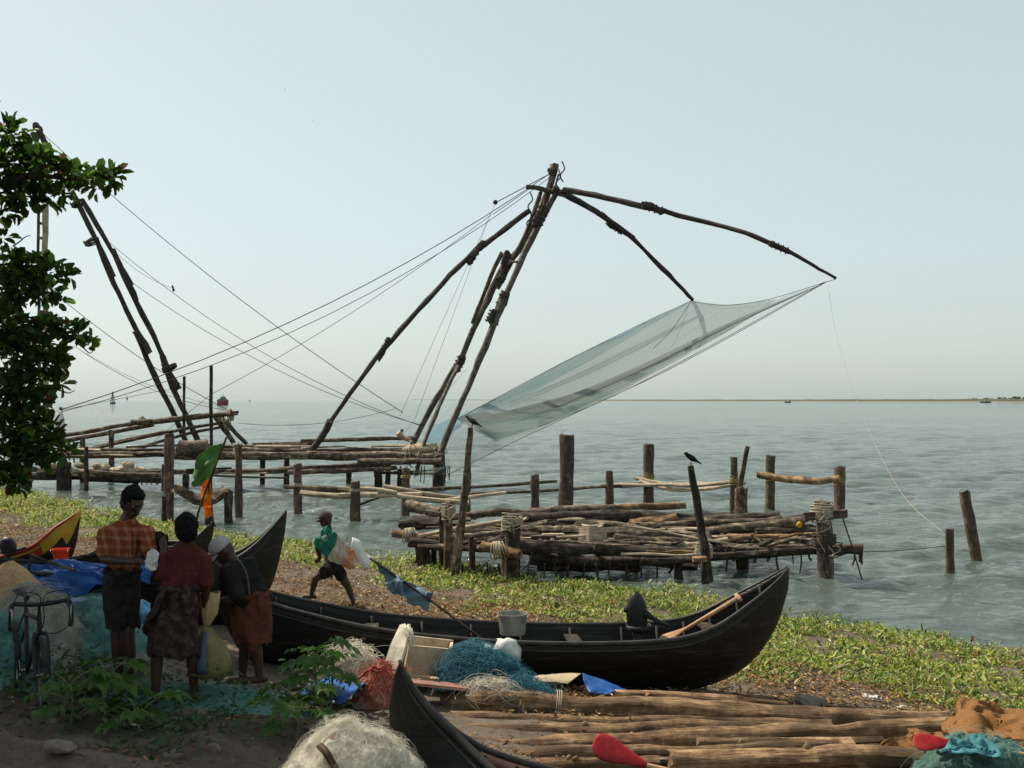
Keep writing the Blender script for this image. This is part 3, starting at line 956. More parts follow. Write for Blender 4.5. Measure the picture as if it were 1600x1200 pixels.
# booms
for pts, rs in [
    ([(826, 330, 47), (790, 357, 46.6), (745, 390, 46)], (.17, .16)),
    ([(756, 378, 46), (715, 418, 45.6), (680, 455, 45.2), (640, 500, 44.8), (600, 545, 44.5)], (.16, .14)),
    ([(608, 530, 44.4), (580, 570, 44.2), (545, 618, 44), (512, 665, 44)], (.13, .12)),
    ([(516, 658, 43.9), (505, 680, 44), (489, 701, 44)], (.20, .17)),
    ([(874, 300, 47.5), (905, 316, 48.2), (945, 340, 49), (990, 372, 50)], (.19, .16)),
    ([(940, 334, 48.9), (990, 374, 50), (1035, 420, 51.2), (1060, 445, 52), (1082, 468, 53)], (.15, .12)),
    ([(880, 297, 47.3), (930, 306, 46.8), (985, 318, 46.3), (1035, 330, 45.8)], (.18, .15)),
    ([(1004, 318, 46), (1060, 337, 45.6), (1130, 354, 45), (1180, 370, 44.6), (1232, 392, 44.2)], (.14, .12)),
    ([(1205, 379, 44.3), (1245, 400, 44.1), (1280, 420, 44), (1306, 435, 44)], (.11, .09)),
]:
    log('boom', pts, rs[0], W_BOOM, lift, k=3, r2=rs[1], rough=.2)
for a, b_, r in [((732, 412, 45.7), (752, 384, 45.9), .16), ((590, 562, 44.4), (608, 528, 44.4), .15), ((1004, 320, 45.9), (1038, 331, 45.7), .21), ((1204, 380, 44.3), (1234, 394, 44.2), .17), ((770, 505, 46.4), (790, 455, 46.4), .25), ((765, 505, 46.3), (774, 485, 46.3), .29), ((712, 580, 49.7), (722, 556, 49.7), .26), ((782, 440, 47.4), (794, 395, 47.4), .24), ((972, 362, 49.6), (950, 346, 49.2), .2), ((838, 352, 47.1), (852, 322, 47.2), .30)]:
    A, B = at(*a), at(*b_)
    log('splice', [a, b_], r, W_BOOM, lift, n=8, rough=.25)
    for t in (.12, .35, .6, .85):
        lash(lift, A.lerp(B, t), B - A, r * .78, 2, .014, ROPE)
lash(lift, at(868, 298, 47.3), at(884, 306, 47.4) - at(822, 292, 47.2), .16, 5, .03, ROPE)
lash(lift, at(863, 268, 47.8), at(840, 330, 47.8) - at(866, 258, 47.8), .19, 3, .025, ROPE)

# the raised net: sheet slung between the two boom tips and the deck
NET = netmat('grey_green_netting', (0.105, 0.165, 0.165), (0.28, 0.36, 0.36), 0.82, 45, amin=.60, transl=.5)
NETD = netmat('dark_gathered_netting', (0.035, 0.045, 0.042), (0.20, 0.25, 0.235), 0.85, 70, amin=.5)
NETB = netmat('blue_netting', (0.06, 0.33, 0.50), (0.20, 0.47, 0.58), 0.75, 30, amin=.4)
NETG = netmat('green_netting', (0.10, 0.165, 0.145), (0.22, 0.32, 0.28), 0.75, 40, amin=.35)


def sheet(rows, nu=10, nv=24, wob=.0, wsc=.6, seed=1, crease=0):
    """smooth surface through rows of (px, py, d) points; rows run along v"""
    R3 = [catmull([at(*p) for p in r], nu) for r in rows]
    cols = list(zip(*R3))
    cols = [catmull(list(c), nv) for c in cols]
    out_ = []
    for c in cols:
        rr = []
        for p in c:
            if wob:
                rg = (1 - 2 * abs(nz(p, wsc * 1.7, seed + 4))) * .55 + (1 - 2 * abs(nz(p, wsc * 4.1, seed + 6))) * .25 - .4
                p = p + Vector((nz(p, wsc, seed), nz(p, wsc, seed + 1) * 1.5 - rg * crease, nz(p, wsc, seed + 2) + rg * crease)) * wob
            rr.append(p)
        out_.append(rr)
    return out_


def netpart(name, rows, mat, nu=6, nv=8, wob=.05, parent=lift, uv=1.0):
    g = MB(); g.grid(sheet(rows, nu, nv, wob, .5, RND.random() * 9), uvs=uv)
    return g.build(name, mat, parent)


A = [(1080, 470, 53), (1000, 507, 52.5), (900, 556, 51.6), (810, 603, 50.4), (755, 633, 49), (716, 654, 47.6)]
B = [(1292, 440, 44), (1170, 510, 44.4), (1040, 580, 45), (900, 645, 45.6), (800, 692, 46), (700, 742, 46.4)]
Mid1 = [(1140, 476, 50), (1040, 545, 49.4), (930, 600, 49), (830, 637, 48.6), (765, 652, 48), (718, 656, 47.5)]
Mid2 = [(1215, 467, 47), (1095, 543, 47), (970, 606, 47), (870, 650, 46.8), (805, 680, 46.5), (769, 688, 46.4)]
NETL = netmat('sheer_netting', (0.16, 0.215, 0.205), (0.34, 0.41, 0.40), 0.30, 45, amin=.14, transl=.5)
netpart('net', [A, Mid1, Mid2], NET, wob=.08)
netpart('net_hem', [Mid2, B], NETL)
netpart('net_edge', [A[:5], [(1072, 475, 52.8), (990, 524, 52.1), (890, 582, 51.4), (808, 624, 50.2), (745, 646, 48.6)]], NETB)
netpart('net_fold', [[(1262, 452, 45.2), (1130, 508, 46.4), (1010, 566, 47), (900, 612, 47), (800, 640, 47), (716, 655, 47.2)],
                     [(1262, 453, 45.2), (1132, 511, 46.3), (1015, 571, 46.8), (903, 619, 46.8), (800, 648, 46.8), (722, 657, 47)],
                     [(1262, 454, 45.2), (1135, 514, 46.3), (1020, 575, 46.7), (905, 626, 46.6), (800, 653, 46.6), (726, 659, 46.9)]], NETD, wob=.03)
netpart('net_fold', [[(1180, 490, 46), (1060, 548, 46.9), (930, 602, 47.1), (800, 641, 47), (716, 655, 47.1)],
                     [(1180, 491, 46), (1060, 556, 46.6), (930, 618, 46.6), (812, 672, 46.2), (738, 661, 46.8)],
                     [(1180, 492, 46), (1060, 562, 46.4), (930, 630, 46.4), (800, 682, 46.0), (770, 688, 46.4)]], NETG, wob=.10, nv=12)
netpart('net_fold', [[(1240, 456, 45.2), (1100, 530, 45.6), (960, 602, 46), (840, 655, 46.3)], [(1240, 457, 45.1), (1100, 537, 45.4), (960, 612, 45.8), (840, 668, 46.1)]], NETG, wob=.06)
netpart('net_fold', [[(1090, 492, 52), (1000, 535, 51.2), (900, 585, 50.6), (790, 630, 50)], [(1092, 496, 51.6), (1000, 545, 50.8), (905, 592, 50.4), (795, 636, 49.8)]], NETG, wob=.06)
netpart('net_skirt', [[(742, 662, 47.4), (700, 680, 47.8), (652, 692, 48.6)], [(780, 690, 46.6), (715, 715, 47), (655, 718, 48)], [(765, 712, 46.2), (705, 738, 46.4), (640, 744, 47)]], NETL)
netpart('net_skirt', [[(735, 640, 49.8), (700, 655, 50), (672, 668, 50.4)], [(720, 668, 49.4), (700, 682, 49.6), (664, 700, 50)]], NETB)
for pts in [B, [(1288, 442, 44), (1150, 505, 45), (1000, 580, 46), (880, 632, 46.6), (800, 662, 46.8)], A, [(1080, 470, 53), (1130, 477, 50), (1200, 468, 47), (1292, 440, 44)], [(1288, 441, 44), (1120, 535, 44.9), (960, 618, 45.7), (830, 672, 46.2)], [(1080, 470, 53), (1050, 515, 50), (1020, 545, 49)]]:
    rope(lift, pts, .012, ROPE, name='net_rope')
rope(lift, [(1306, 436, 44), (1290, 441, 44)], .02, ROPE)
rope(lift, [(1082, 468, 53), (1045, 492, 52.6), (1000, 507, 52.4)], .012, ROPE)
# stays and pull ropes
for a, b_, r, sg in [((864, 268, 47.7), (96, 640, 40), .028, .9), ((862, 275, 47.7), (98, 643, 40.4), .022, 1.2), ((768, 335, 47), (330, 616, 46), .018, .35), ((862, 270, 47.7), (772, 318, 47), .03, 0), ((826, 296, 47.2), (770, 335, 47), .022, 0),
                     ((774, 318, 47), (625, 650, 47.5), .012, 0), ((766, 335, 47), (648, 655, 47.5), .012, 0), ((835, 345, 47), (735, 585, 48), .010, .1), ((842, 350, 47), (728, 600, 48), .010, .1), ((727, 578, 48), (690, 622, 49), .010, 0),
                     ((648, 655, 47.5), (612, 705, 47), .010, 0)]:
    rope(lift, [a, b_], r, ROPE, sg, 12)
b = MB(); b.ell(at(774, 316, 47), (.10, .09, .10)); b.build('pulley_block', W_BOOM, lift)
rope(lift, [(1294, 446, 44), (1303, 505, 42), (1320, 570, 39), (1350, 655, 35), (1385, 730, 31), (1420, 785, 28), (1476, 834, 24.6)], 0.0065, ROPE_P, name='pull_rope', label='long thin yellowish rope from boom tip to post')
for px, py in [(826, 345), (828, 318), (872, 282), (878, 270)]:
    rope(lift, [(px, py - 18, 47), (px + 4, py - 6, 46.8), (px - 3, py + 4, 46.8), (px + 2, py + 14, 47)], .03, ROPE, name='loose_rope')

# ------------------------------------------------------------------ the other lift net (left), half hidden by the tree
D1 = 52.0
lift2 = thing('lift_net', 'leaning twin pole mast of the fishing net behind the tree', 'fishing net', at(300, 695, D1))
for pts, r in [([(56, 195, 53), (90, 262, 52.8), (122, 318, 52.6)], .2), ([(118, 310, 52.5), (150, 375, 52.3), (178, 432, 52.2)], .17), ([(150, 372, 52.4), (172, 430, 52.2), (210, 510, 52), (232, 550, 52)], .17), ([(212, 518, 52), (240, 585, 52), (268, 640, 52), (292, 694, 52)], .18), ([(212, 518, 51.8), (234, 552, 51.8)], .22),
               ([(128, 312, 51.8), (165, 375, 51.4), (206, 445, 51)], .16), ([(176, 390, 51.2), (212, 470, 51), (240, 525, 51), (262, 575, 51)], .18), ([(254, 556, 51), (270, 605, 51), (290, 648, 51), (311, 693, 51)], .19), ([(256, 568, 50.8), (279, 608, 50.8)], .2), ([(196, 432, 50.9), (213, 470, 50.9)], .19)]:
    log('mast_pole', pts, r, W_BOOM, lift2, k=3)
log('mast_pole', [(57, 196, 53), (62, 205, 53)], .26, W_BOOM, lift2)
for a, b_ in [((122, 318, 52.5), (130, 314, 51.8)), ((143, 378, 52.3), (165, 376, 51.4)), ((265, 575, 50.9), (245, 590, 52))]:
    lash(lift2, at(*a), at(150, 375, 52.3) - at(118, 310, 52.5), .3, 3, .035, ROPE)
for a, b_, r, sg in [((62, 204, 53), (630, 645, 49), .026, .6), ((165, 374, 51.4), (662, 667, 48.5), .02, .9), ((165, 378, 51.4), (270, 450, 50), .014, .3), ((204, 440, 51), (660, 665, 48.5), .02, .7), ((100, 470, 50), (365, 645, 50), .024, .3), ((115, 540, 50), (362, 642, 50), .018, .5), ((130, 550, 50), (345, 635, 50), .012, .3), ((84, 643, 50), (270, 607, 51), .016, 0), ((372, 661, 50), (620, 638, 50), .016, .35), ((330, 616, 46), (240, 690, 47), .016, 0)]:
    rope(lift2, [a, b_], r, ROPE, sg, 12)
b = MB(); b.ell(at(271, 453, 50), (.055, .055, .08)); b.tube([at(271, 451, 50), at(269, 446, 50)], .04, 6); b.build('hanging_bulb', BLACK, lift2)
# ladder-like hoist column and the long tilting beams
hoist = thing('hoist_column', 'tall ladder like pale hoist column standing behind the tree', 'column', at(66, 690, 46))
for px, r in [(60.5, .06), (71, .12)]:
    log('upright', [(px, 318, 46), (px - 1, 420, 46), (px + 1, 520, 46), (px + 1.5, 690, 46)], r, W_PALE if r > .1 else W_OLD, hoist, k=3)
for py in (330, 349, 372, 394, 415, 438, 460, 489, 520, 560, 600, 640):
    log('rung', [(59, py, 46), (73, py + 1, 46)], .055, W_OLD, hoist)
b = MB(); b.beam(at(63, 490, 45.8), at(75, 492, 45.8), .3, .28); b.beam(at(69, 630, 45.8), at(80, 631, 45.8), .3, .2); b.build('counterweight', W_OLD, hoist, smooth=False)
beams = thing('tilt_beam', 'pair of long sloping lashed poles with a crossed end above the jetty', 'beam', at(230, 690, 50))
for pts, r in [([(92, 682, 50), (150, 672, 50), (210, 661, 50)], .13), ([(92, 690, 49.5), (160, 678, 49.5), (240, 663, 49.5)], .14), ([(200, 664, 49.8), (280, 654, 49.8), (372, 645, 49.8)], .16), ([(205, 660, 49.3), (238, 658, 49.3)], .16),
               ([(120, 706, 51), (190, 689, 51), (260, 674, 51)], .10), ([(140, 703, 50.6), (220, 684, 50.6), (300, 668, 50.6), (355, 660, 50.6)], .10), ([(205, 704, 50.2), (250, 690, 50.2), (300, 676, 50.2), (352, 666, 50.2)], .10),
               ([(336, 650, 49.5), (350, 670, 49.5), (365, 692, 49.5)], .15), ([(352, 658, 49), (368, 676, 49), (386, 694, 49)], .12), ([(322, 648, 49.2), (360, 648, 49.2)], .12)]:
    log('pole', pts, r, W_OLD, beams, k=3)
for px, py in [(222, 660), (345, 652), (360, 648), (355, 664)]:
    lash(beams, at(px, py, 49.6), (1, 0, .15), .24, 3, .03, ROPE_P)

# ------------------------------------------------------------------ jetty below the nets
jet = thing('timber_jetty', 'long rough timber jetty on piles below the fishing nets', 'jetty', at(370, 760, 48))


def jlog(name, x0, y0, x1, y1, d0, d1, r, mat=W_OLD, par=jet, **kw):
    xm, ym, dm = (x0 + x1) / 2 + RND.uniform(-4, 4), (y0 + y1) / 2 + RND.uniform(-.8, 1.2), (d0 + d1) / 2
    return log(name, [(x0, y0, d0), (xm, ym, dm), (x1, y1, d1)], r, mat, par, k=3, **kw)


for px, yt, yb, rp in [(46, 690, 762, 4), (96, 725, 764, 7), (135, 698, 766, 3.4), (106, 722, 764, 5), (212, 735, 762, 4.5), (257, 725, 768, 4.5), (290, 740, 767, 5), (410, 712, 757, 4), (448, 711, 757, 4.5), (545, 735, 758, 4.2), (591, 738, 760, 5.5), (606, 706, 760, 4.5), (626, 733, 760, 6), (685, 704, 762, 8.5), (692, 702, 755, 4), (327, 730, 768, 5)]:
    post(px, yt, yb, rp, None, W_DARK, parent=jet, name='pile')
for px, yt, yb, rp in [(129, 686, 740, 4.4), (174, 672, 730, 4.4)]:
    post(px, yt, yb, rp, None, W_OLD, parent=jet, name='rail_post', d=49.5)
for a in [(40, 712, 330, 708, 47.5, 47.5, .20), (90, 702, 300, 704, 48.5, 48.5, .14), (260, 711, 500, 712, 46.5, 46.3, .24), (330, 704, 560, 706, 47.8, 47.5, .16), (480, 712, 690, 714, 46.2, 45.8, .26), (520, 705, 640, 702, 48.5, 48.3, .14), (470, 689, 650, 684, 48.5, 48.5, .12), (395, 695, 500, 692, 49, 49, .13), (540, 701, 690, 705, 47, 47, .12), (350, 698, 480, 694, 48.4, 48.4, .10), (345, 702, 470, 700, 49.6, 49.6, .12), (600, 718, 690, 716, 46.9, 46.9, .16), (280, 704, 360, 698, 49.5, 49.5, .15)]:
    jlog('beam', *a)
for a in [(330, 737, 470, 735, 46.6, 46.6, .13), (440, 733, 640, 722, 46.5, 46.2, .13), (450, 738, 620, 731, 45.9, 45.7, .15), (470, 732, 600, 727, 47.2, 47.2, .1), (560, 722, 690, 721, 45.6, 45.4, .2), (330, 743, 450, 747, 45.8, 45.8, .06), (40, 744, 160, 744, 47, 47, .22), (130, 746, 262, 748, 46.8, 46.6, .24), (60, 738, 220, 740, 48, 48, .16), (200, 740, 340, 737, 47.5, 47.5, .14), (30, 734, 120, 737, 48.5, 48.5, .14), (140, 738, 262, 742, 46, 46, .12)]:
    jlog('lower_beam', *a, mat=W_DARK if a[1] > 741 else W_OLD)
for k in range(26):                                          # split planks and off-cuts on the two decks
    x0 = RND.uniform(45, 240); y0 = 737 + RND.uniform(-4, 5)
    jlog('plank', x0, y0, x0 + RND.uniform(14, 45), y0 + RND.uniform(-3, 3), 47.2 + RND.uniform(-.8, .8), 47.2 + RND.uniform(-.8, .8), RND.uniform(.05, .11), W_PALE if k % 3 == 0 else W_OLD, n=6)
for k in range(40):                                          # thin poles and slats along the upper deck
    x0 = RND.uniform(50, 620); L_ = RND.uniform(40, 120); y0 = RND.choice([700, 705, 709, 735]) + RND.uniform(-3, 5)
    jlog('slat', x0, y0, min(x0 + L_, 692), y0 + RND.uniform(-4, 3), 46.4 + RND.uniform(-.5, 1.8), 46.4 + RND.uniform(-.5, 1.8), RND.uniform(.03, .07), [W_OLD, W_DARK, W_PALE][k % 3], n=6)
for px, py, r in [(152, 728, .16), (163, 731, .2), (178, 735, .16), (192, 733, .22), (203, 728, .17), (208, 736, .2), (125, 727, .16), (84, 728, .2), (69, 730, .14), (218, 734, .15), (195, 724, .1)]:
    b = MB(); c = at(px, py, 46.7); b.ell(c, (r * 1.3, r, r * .8), None, 9, 6)
    b.v = [v + Vector((nz(v, 4), nz(v, 4, 2), nz(v, 4, 5))) * r * .5 for v in b.v]
    b.build('stone', W_PALE, jet, smooth=False)
b = MB(); c = at(660, 702, 46.4); b.ell(c + Vector((0, 0, 0)), (.85, .5, .26), None, 16, 8)
b.v = [v + Vector((0, 0, nz(v, 2.5) * .1)) for v in b.v]
SACK = M('pale_jute', [(0.24, 0.19, 0.12), (0.40, 0.33, 0.22)], 0.9, 30)
b.build('sack', SACK, jet)
log('roller', [(279, 697, 46), (300, 698, 46), (324, 697, 46)], .30, W_OLD, jet, k=3)
for px, y0, y1, d, r in [(330, 571, 695, 46.5, .075), (288, 588, 692, 47.5, .07)]:
    log('standing_pole', [(px, y1, d), (px - .5, (y0 + y1) / 2, d), (px, y0, d)], r, W_DARK, jet, k=3)
for px in (626, 700, 588, 655, 240, 252, 228, 300):
    for q in range(3):
        xx = px + RND.uniform(-8, 8)
        rope(jet, [(xx, 742 if px < 400 else 728, 46), (xx + RND.uniform(-2, 2), 748 if px < 400 else 737, 46), (xx + RND.uniform(-2, 2), 758 if px < 400 else 746 + RND.uniform(0, 10), 46)], .02, ROPE, name='hanging_rope')
for k in range(16):
    x0 = RND.uniform(630, 690)
    rope(jet, [(x0, RND.uniform(690, 712), 46), (x0 + RND.uniform(-12, 14), RND.uniform(700, 720), 45.6), (x0 + RND.uniform(-10, 12), RND.uniform(706, 735), 45.5)], .018, ROPE_P if k % 2 else ROPE, name='loose_rope')
log('bollard', [(622, 676, 48), (630, 684, 48), (640, 688, 48)], .13, W_PALE, jet, k=3)
log('fork_stub', [(625, 688, 48.5), (626, 678, 48.5), (629, 671, 48.5)], .07, W_OLD, jet, k=3)

# white cloth hung on a stake at the left end of the jetty
cl = thing('white_cloth', 'small white cloth hanging on a stake beside the tree', 'cloth', at(95, 690, 44))
log('stake', [(94, 700, 44), (95, 670, 44), (95, 636, 44)], .08, W_OLD, cl, k=3)
g = MB(); g.grid(sheet([[(92, 642, 43.8), (98, 642, 43.8)], [(88, 655, 43.6), (100, 655, 43.9)], [(86, 668, 43.5), (102, 668, 43.9)]], 6, 5, .05, 3))
WHITE = M('white_cotton', [(0.52, 0.52, 0.50), (0.70, 0.70, 0.68)], 0.8, 8, bump=.3)
solid(g.build('hanging', WHITE, cl), .01)

# ------------------------------------------------------------------ plank walkway on posts, in the middle distance
walk = thing('plank_walkway', 'narrow plank walkway lashed to posts in the water before the jetty', 'walkway', at(600, 808, 35))
for px, yt, yb, rp in [(465, 725, 803, 6.5), (555, 752, 815, 7.5), (634, 731, 806, 6.8), (730, 738, 800, 5.5)]:
    o, f_, t_, r_ = post(px, yt, yb, rp, None, W_POST, parent=walk, name='post')
    lash(walk, at(px, yt + (32 if px < 500 else 14), f_.y), (0, 0, 1), r_ * 1.03, 3, .016, ROPE_Y if px in (634,) else ROPE_P)
for a in [(446, 761, 545, 765, 36, 35.5, .07, W_OLD), (470, 770, 550, 776, 35.5, 35, .09, W_PALE), (528, 763, 640, 768, 35.2, 35.4, .06, W_PALE), (530, 774, 660, 772, 34.8, 35, .08, W_PALE), (570, 762, 700, 777, 35.8, 35.6, .06, W_PALE), (600, 760, 735, 781, 35.4, 35.2, .07, W_PALE), (560, 770, 690, 772, 35, 35.4, .08, W_OLD), (620, 775, 733, 786, 34.8, 34.8, .08, W_PALE), (470, 766, 560, 770, 36, 35.8, .06, W_OLD), (590, 766, 620, 770, 34.9, 34.9, .09, W_PALE), (690, 783, 790, 770, 34.8, 35.5, .06, W_PALE)]:
    log('plank', [a[0:2] + (a[4],), ((a[0] + a[2]) / 2, (a[1] + a[3]) / 2 + RND.uniform(-1, 1.5), (a[4] + a[5]) / 2), a[2:4] + (a[5],)], a[6], a[7], walk, k=3)
log('branch', [(558, 790, 34.5), (575, 783, 34.5), (592, 778, 34.5)], .04, W_DARK, walk, k=3)
for a in [(640, 766, 870, 752, 36, 38.5, .06), (735, 772, 950, 760, 35.8, 39, .06), (940, 760, 1010, 757, 39, 40, .07)]:
    log('rail', [a[0:2] + (a[4],), ((a[0] + a[2]) / 2, (a[1] + a[3]) / 2 + 1, (a[4] + a[5]) / 2), a[2:4] + (a[5],)], a[6], W_OLD, walk, k=3)
log('slanting_prop', [(637, 789, 34), (665, 797, 33.5), (690, 802, 33)], .2, W_OLD, walk, k=3)

# ------------------------------------------------------------------ single posts and post-and-rail frames
post(884, 679, 795, 10.5, 'tallest thick hollow-topped post standing behind the log platform', lean=3, d=34)
post(836, 742, 792, 6.5, 'short knobbly post just left of the tallest thick post', d=37)
post(952, 736, 786, 6.5, 'short rope-bound post right of the tallest thick post', d=39)
post(1485, 826, 898, 6.5, 'short post in open water where the thin slack rope ends', lean=-2)
post(1526, 767, 874, 9.5, 'leaning slant-cut post at the far right in open water', lean=-19)
post(1158, 762, 832, 10, 'broad stump with a thin stick lashed to it behind the platform', d=31, mat=W_OLD)
rope(None, [(1346, 862, 23.5), (1410, 860, 24), (1478, 853, 24.4)], .009, ROPE, name='mooring_line')
tag(bpy.data.objects['mooring_line'], 'thin dark line from platform log to the short post', 'rope')
st = log('lashed_stick', [(1150, 800, 31.5), (1158, 750, 31.4), (1168, 697, 31.2)], .075, W_OLD, None, k=3, label='thin upright stick leaning on the broad stump', cat='stick')
for nm, A_, B_, rail, lab in [('post_frame', (1013, 694, 790, 8), (1146, 714, 806, 5.8), [[(993, 747, 39.5), (1040, 756, 38.5), (1090, 758, 37), (1150, 752, 36)], [(1000, 752, 39.3), (1050, 765, 38.3), (1100, 764, 37), (1146, 757, 36.2)], [(960, 758, 39.6), (1060, 757, 38), (1164, 755, 36)]], 'two posts joined by curved split rails lashed with yellow rope'),
                              ('post_frame', (1203, 711, 795, 7.5), (1311, 729, 800, 8.5), [[(1184, 741, 37.6), (1225, 748, 37.3), (1270, 752, 36.8), (1312, 748, 36.4)]], 'two posts joined by a single round pole, rightmost frame')]:
    fr = thing(nm, lab, 'post frame', at(A_[0], A_[2], HC * F / (A_[2] - HY)))
    for q in (A_, B_):
        o, f_, t_, r_ = post(q[0], q[1], q[2], q[3], None, W_POST, parent=fr, name='post', lean=1)
        ry_ = (745 if q is A_ else 751)
        lash(fr, at(q[0], ry_, f_.y), (.15, 0, 1), r_ * 1.06, 4, .017, ROPE_Y, cross=True)
    for i, rl_ in enumerate(rail):
        log('rail', rl_, .12 if len(rail) == 1 else .07, W_PALE if len(rail) > 1 else W_WARM, fr, k=4)
# posts at the left, near the orange flag
fr = thing('post_frame', 'tall post and stump joined by a sagging trunk behind the flags', 'post frame', at(263, 815, 34))
post(264, 677, 814, 7.2, None, W_POST, parent=fr, name='post')
post(256, 775, 817, 3.2, None, W_DARK, parent=fr, name='prop')
post(357, 767, 819, 6.6, None, W_DARK, parent=fr, name='stump')
log('sagging_trunk', [(272, 763, 33.6), (295, 772, 33.6), (320, 784, 33.5), (338, 778, 33.6), (352, 768, 33.8)], .17, W_OLD, fr, k=4, rough=.3)
post(373, 694, 806, 5.6, 'slender plain post standing right of the orange flag')
post(325, 725, 822, 5.2, 'dark post hidden behind the orange flag', W_DARK)

# ------------------------------------------------------------------ near log platform
dock = thing('log_platform', 'collapsed platform of rough logs on thick piles at the waterline', 'platform', at(980, 905, 24))
for px, yt, yb, rp, d, mt, ln in [(660, 838, 893, 12, 25.2, W_DARK, 0), (676, 845, 895, 5, 25.4, W_DARK, 3), (701, 784, 905, 7.5, 23.6, W_OLD, 0), (740, 838, 906, 4.5, 23.6, W_DARK, -4), (690, 800, 900, 4, 24.4, W_DARK, 0), (800, 808, 914, 12, 23.2, W_DARK, 2), (790, 860, 914, 6, 23.3, W_OLD, 0), (1060, 866, 912, 7, 23.4, W_DARK, 0), (1160, 856, 905, 9.5, 24.5, W_DARK, 0), (1291, 784, 906, 12.5, 23.3, W_OLD, -5), (1102, 862, 908, 5, 23.2, W_DARK, -3), (880, 862, 905, 7, 25.4, W_DARK, 0), (985, 864, 905, 6, 25.4, W_DARK, 0), (930, 860, 898, 8, 27, W_DARK, 0), (1080, 840, 893, 7, 27, W_DARK, 0)]:
    o, f_, t_, r_ = post(px, yt, yb, rp, None, mt, lean=ln, parent=dock, name='pile', d=d, depth=1.0)
dl = [
    # front beams
    (752, 853, 812, 866, 23.0, 22.8, .13, W_WARM), (800, 856, 960, 858, 23.3, 23.5, .17, W_DARK), (930, 856, 1100, 872, 23.4, 23.2, .17, W_DARK), (1080, 872, 1292, 858, 23.6, 23.6, .12, W_DARK), (830, 872, 1090, 884, 23.8, 23.6, .15, W_DARK), (840, 885, 1000, 887, 24.2, 24.2, .12, W_DARK), (760, 850, 800, 846, 24, 24, .12, W_DARK), (640, 848, 760, 856, 24.8, 24.4, .12, W_DARK),
    (1120, 862, 1290, 850, 24.3, 24.1, .12, W_DARK), (1298, 861, 1346, 858, 23.6, 23.5, .14, W_POST), (1000, 876, 1100, 874, 23, 22.9, .1, W_DARK),
    # left end
    (614, 833, 690, 842, 25.5, 25, .11, W_WARM), (628, 821, 706, 815, 26.6, 26.4, .17, W_DARK), (645, 812, 745, 806, 27.2, 27.2, .12, W_OLD), (655, 838, 800, 812, 24.6, 24.2, .06, W_PALE), (690, 845, 805, 832, 25, 25, .11, W_OLD), (665, 800, 735, 812, 26.8, 26.6, .08, W_OLD), (640, 844, 710, 846, 25.9, 25.9, .1, W_DARK),
    # back top logs
    (735, 804, 860, 800, 27.6, 27.8, .13, W_OLD), (828, 800, 960, 795, 28, 28.2, .12, W_OLD), (868, 796, 1072, 790, 28.6, 28.6, .11, W_WARM), (790, 812, 1000, 806, 27, 27.2, .2, W_DARK), (950, 810, 1140, 808, 27.2, 27.4, .19, W_DARK), (1100, 812, 1216, 806, 27, 27, .14, W_DARK), (880, 806, 1010, 803, 27.8, 27.8, .1, W_OLD), (1060, 820, 1180, 816, 26.3, 26.3, .12, W_OLD),
    # middle
    (810, 828, 910, 826, 25.6, 25.6, .13, W_OLD), (880, 830, 1010, 832, 25.2, 25.3, .15, W_OLD), (922, 835, 1090, 838, 24.9, 25, .14, W_OLD), (1000, 822, 1120, 815, 26, 26, .11, W_OLD), (985, 818, 1058, 808, 26.2, 26.2, .11, W_WARM), (1095, 833, 1255, 815, 25.4, 25, .14, W_OLD), (1080, 822, 1270, 808, 26.4, 26, .11, W_OLD), (1110, 843, 1275, 836, 24.8, 24.6, .09, W_WARM), (1100, 852, 1290, 846, 24.4, 24.2, .1, W_OLD),
    (830, 842, 960, 846, 24.6, 24.6, .12, W_OLD), (880, 850, 1050, 852, 24.1, 24.2, .1, W_OLD), (815, 848, 930, 852, 24, 24, .10, W_OLD), (700, 822, 830, 826, 26, 26, .13, W_DARK), (720, 832, 840, 838, 25.2, 25.2, .13, W_DARK), (900, 820, 1040, 824, 26.4, 26.4, .13, W_OLD), (960, 840, 1100, 850, 24.4, 24.4, .1, W_OLD), (1080, 858, 1240, 852, 24, 24, .11, W_OLD), (1180, 830, 1280, 828, 25, 25, .09, W_OLD),
    # slim pale poles across
    (975, 822, 1150, 851, 23.9, 23.7, .030, W_PALE), (985, 820, 1120, 845, 24.1, 23.8, .025, W_PALE), (970, 866, 1095, 866, 23.05, 22.95, .035, W_PALE), (850, 846, 985, 852, 23.2, 23.1, .03, W_OLD), (1010, 862, 1090, 864, 23.2, 23.1, .05, W_WARM), (1160, 838, 1215, 838, 24.3, 24.2, .05, W_WARM), (1175, 834, 1190, 850, 24.1, 24, .05, W_WARM), (1210, 842, 1255, 835, 24.2, 24.2, .05, W_WARM), (1130, 848, 1180, 838, 24.2, 24.2, .05, W_WARM),
]
for a in dl:
    x0, y0, x1, y1, d0, d1, r, mt = a
    log('log', [(x0, y0, d0), ((x0 * 2 + x1) / 3, (y0 * 2 + y1) / 3 + RND.uniform(-2, 2), (d0 * 2 + d1) / 3), ((x0 + 2 * x1) / 3, (y0 + 2 * y1) / 3 + RND.uniform(-2, 2), (d0 + 2 * d1) / 3), (x1, y1, d1)], r, mt, dock, k=3, n=9, rough=.22)
for k in range(24):                                           # cross pieces bedded between the logs
    x0 = RND.uniform(720, 1260); y_ = 850 - (x0 - 720) * .012
    A, B = at(x0, y_ + 4, RND.uniform(23.5, 24.3)), at(x0 + RND.uniform(-25, 25), y_ - 32, RND.uniform(26.4, 27.4))
    log('cross_log', [A, A.lerp(B, .5) + Vector((0, 0, -.04)), B], RND.uniform(.05, .10), W_DARK if k % 3 else W_OLD, dock, k=3, px=False, n=7)
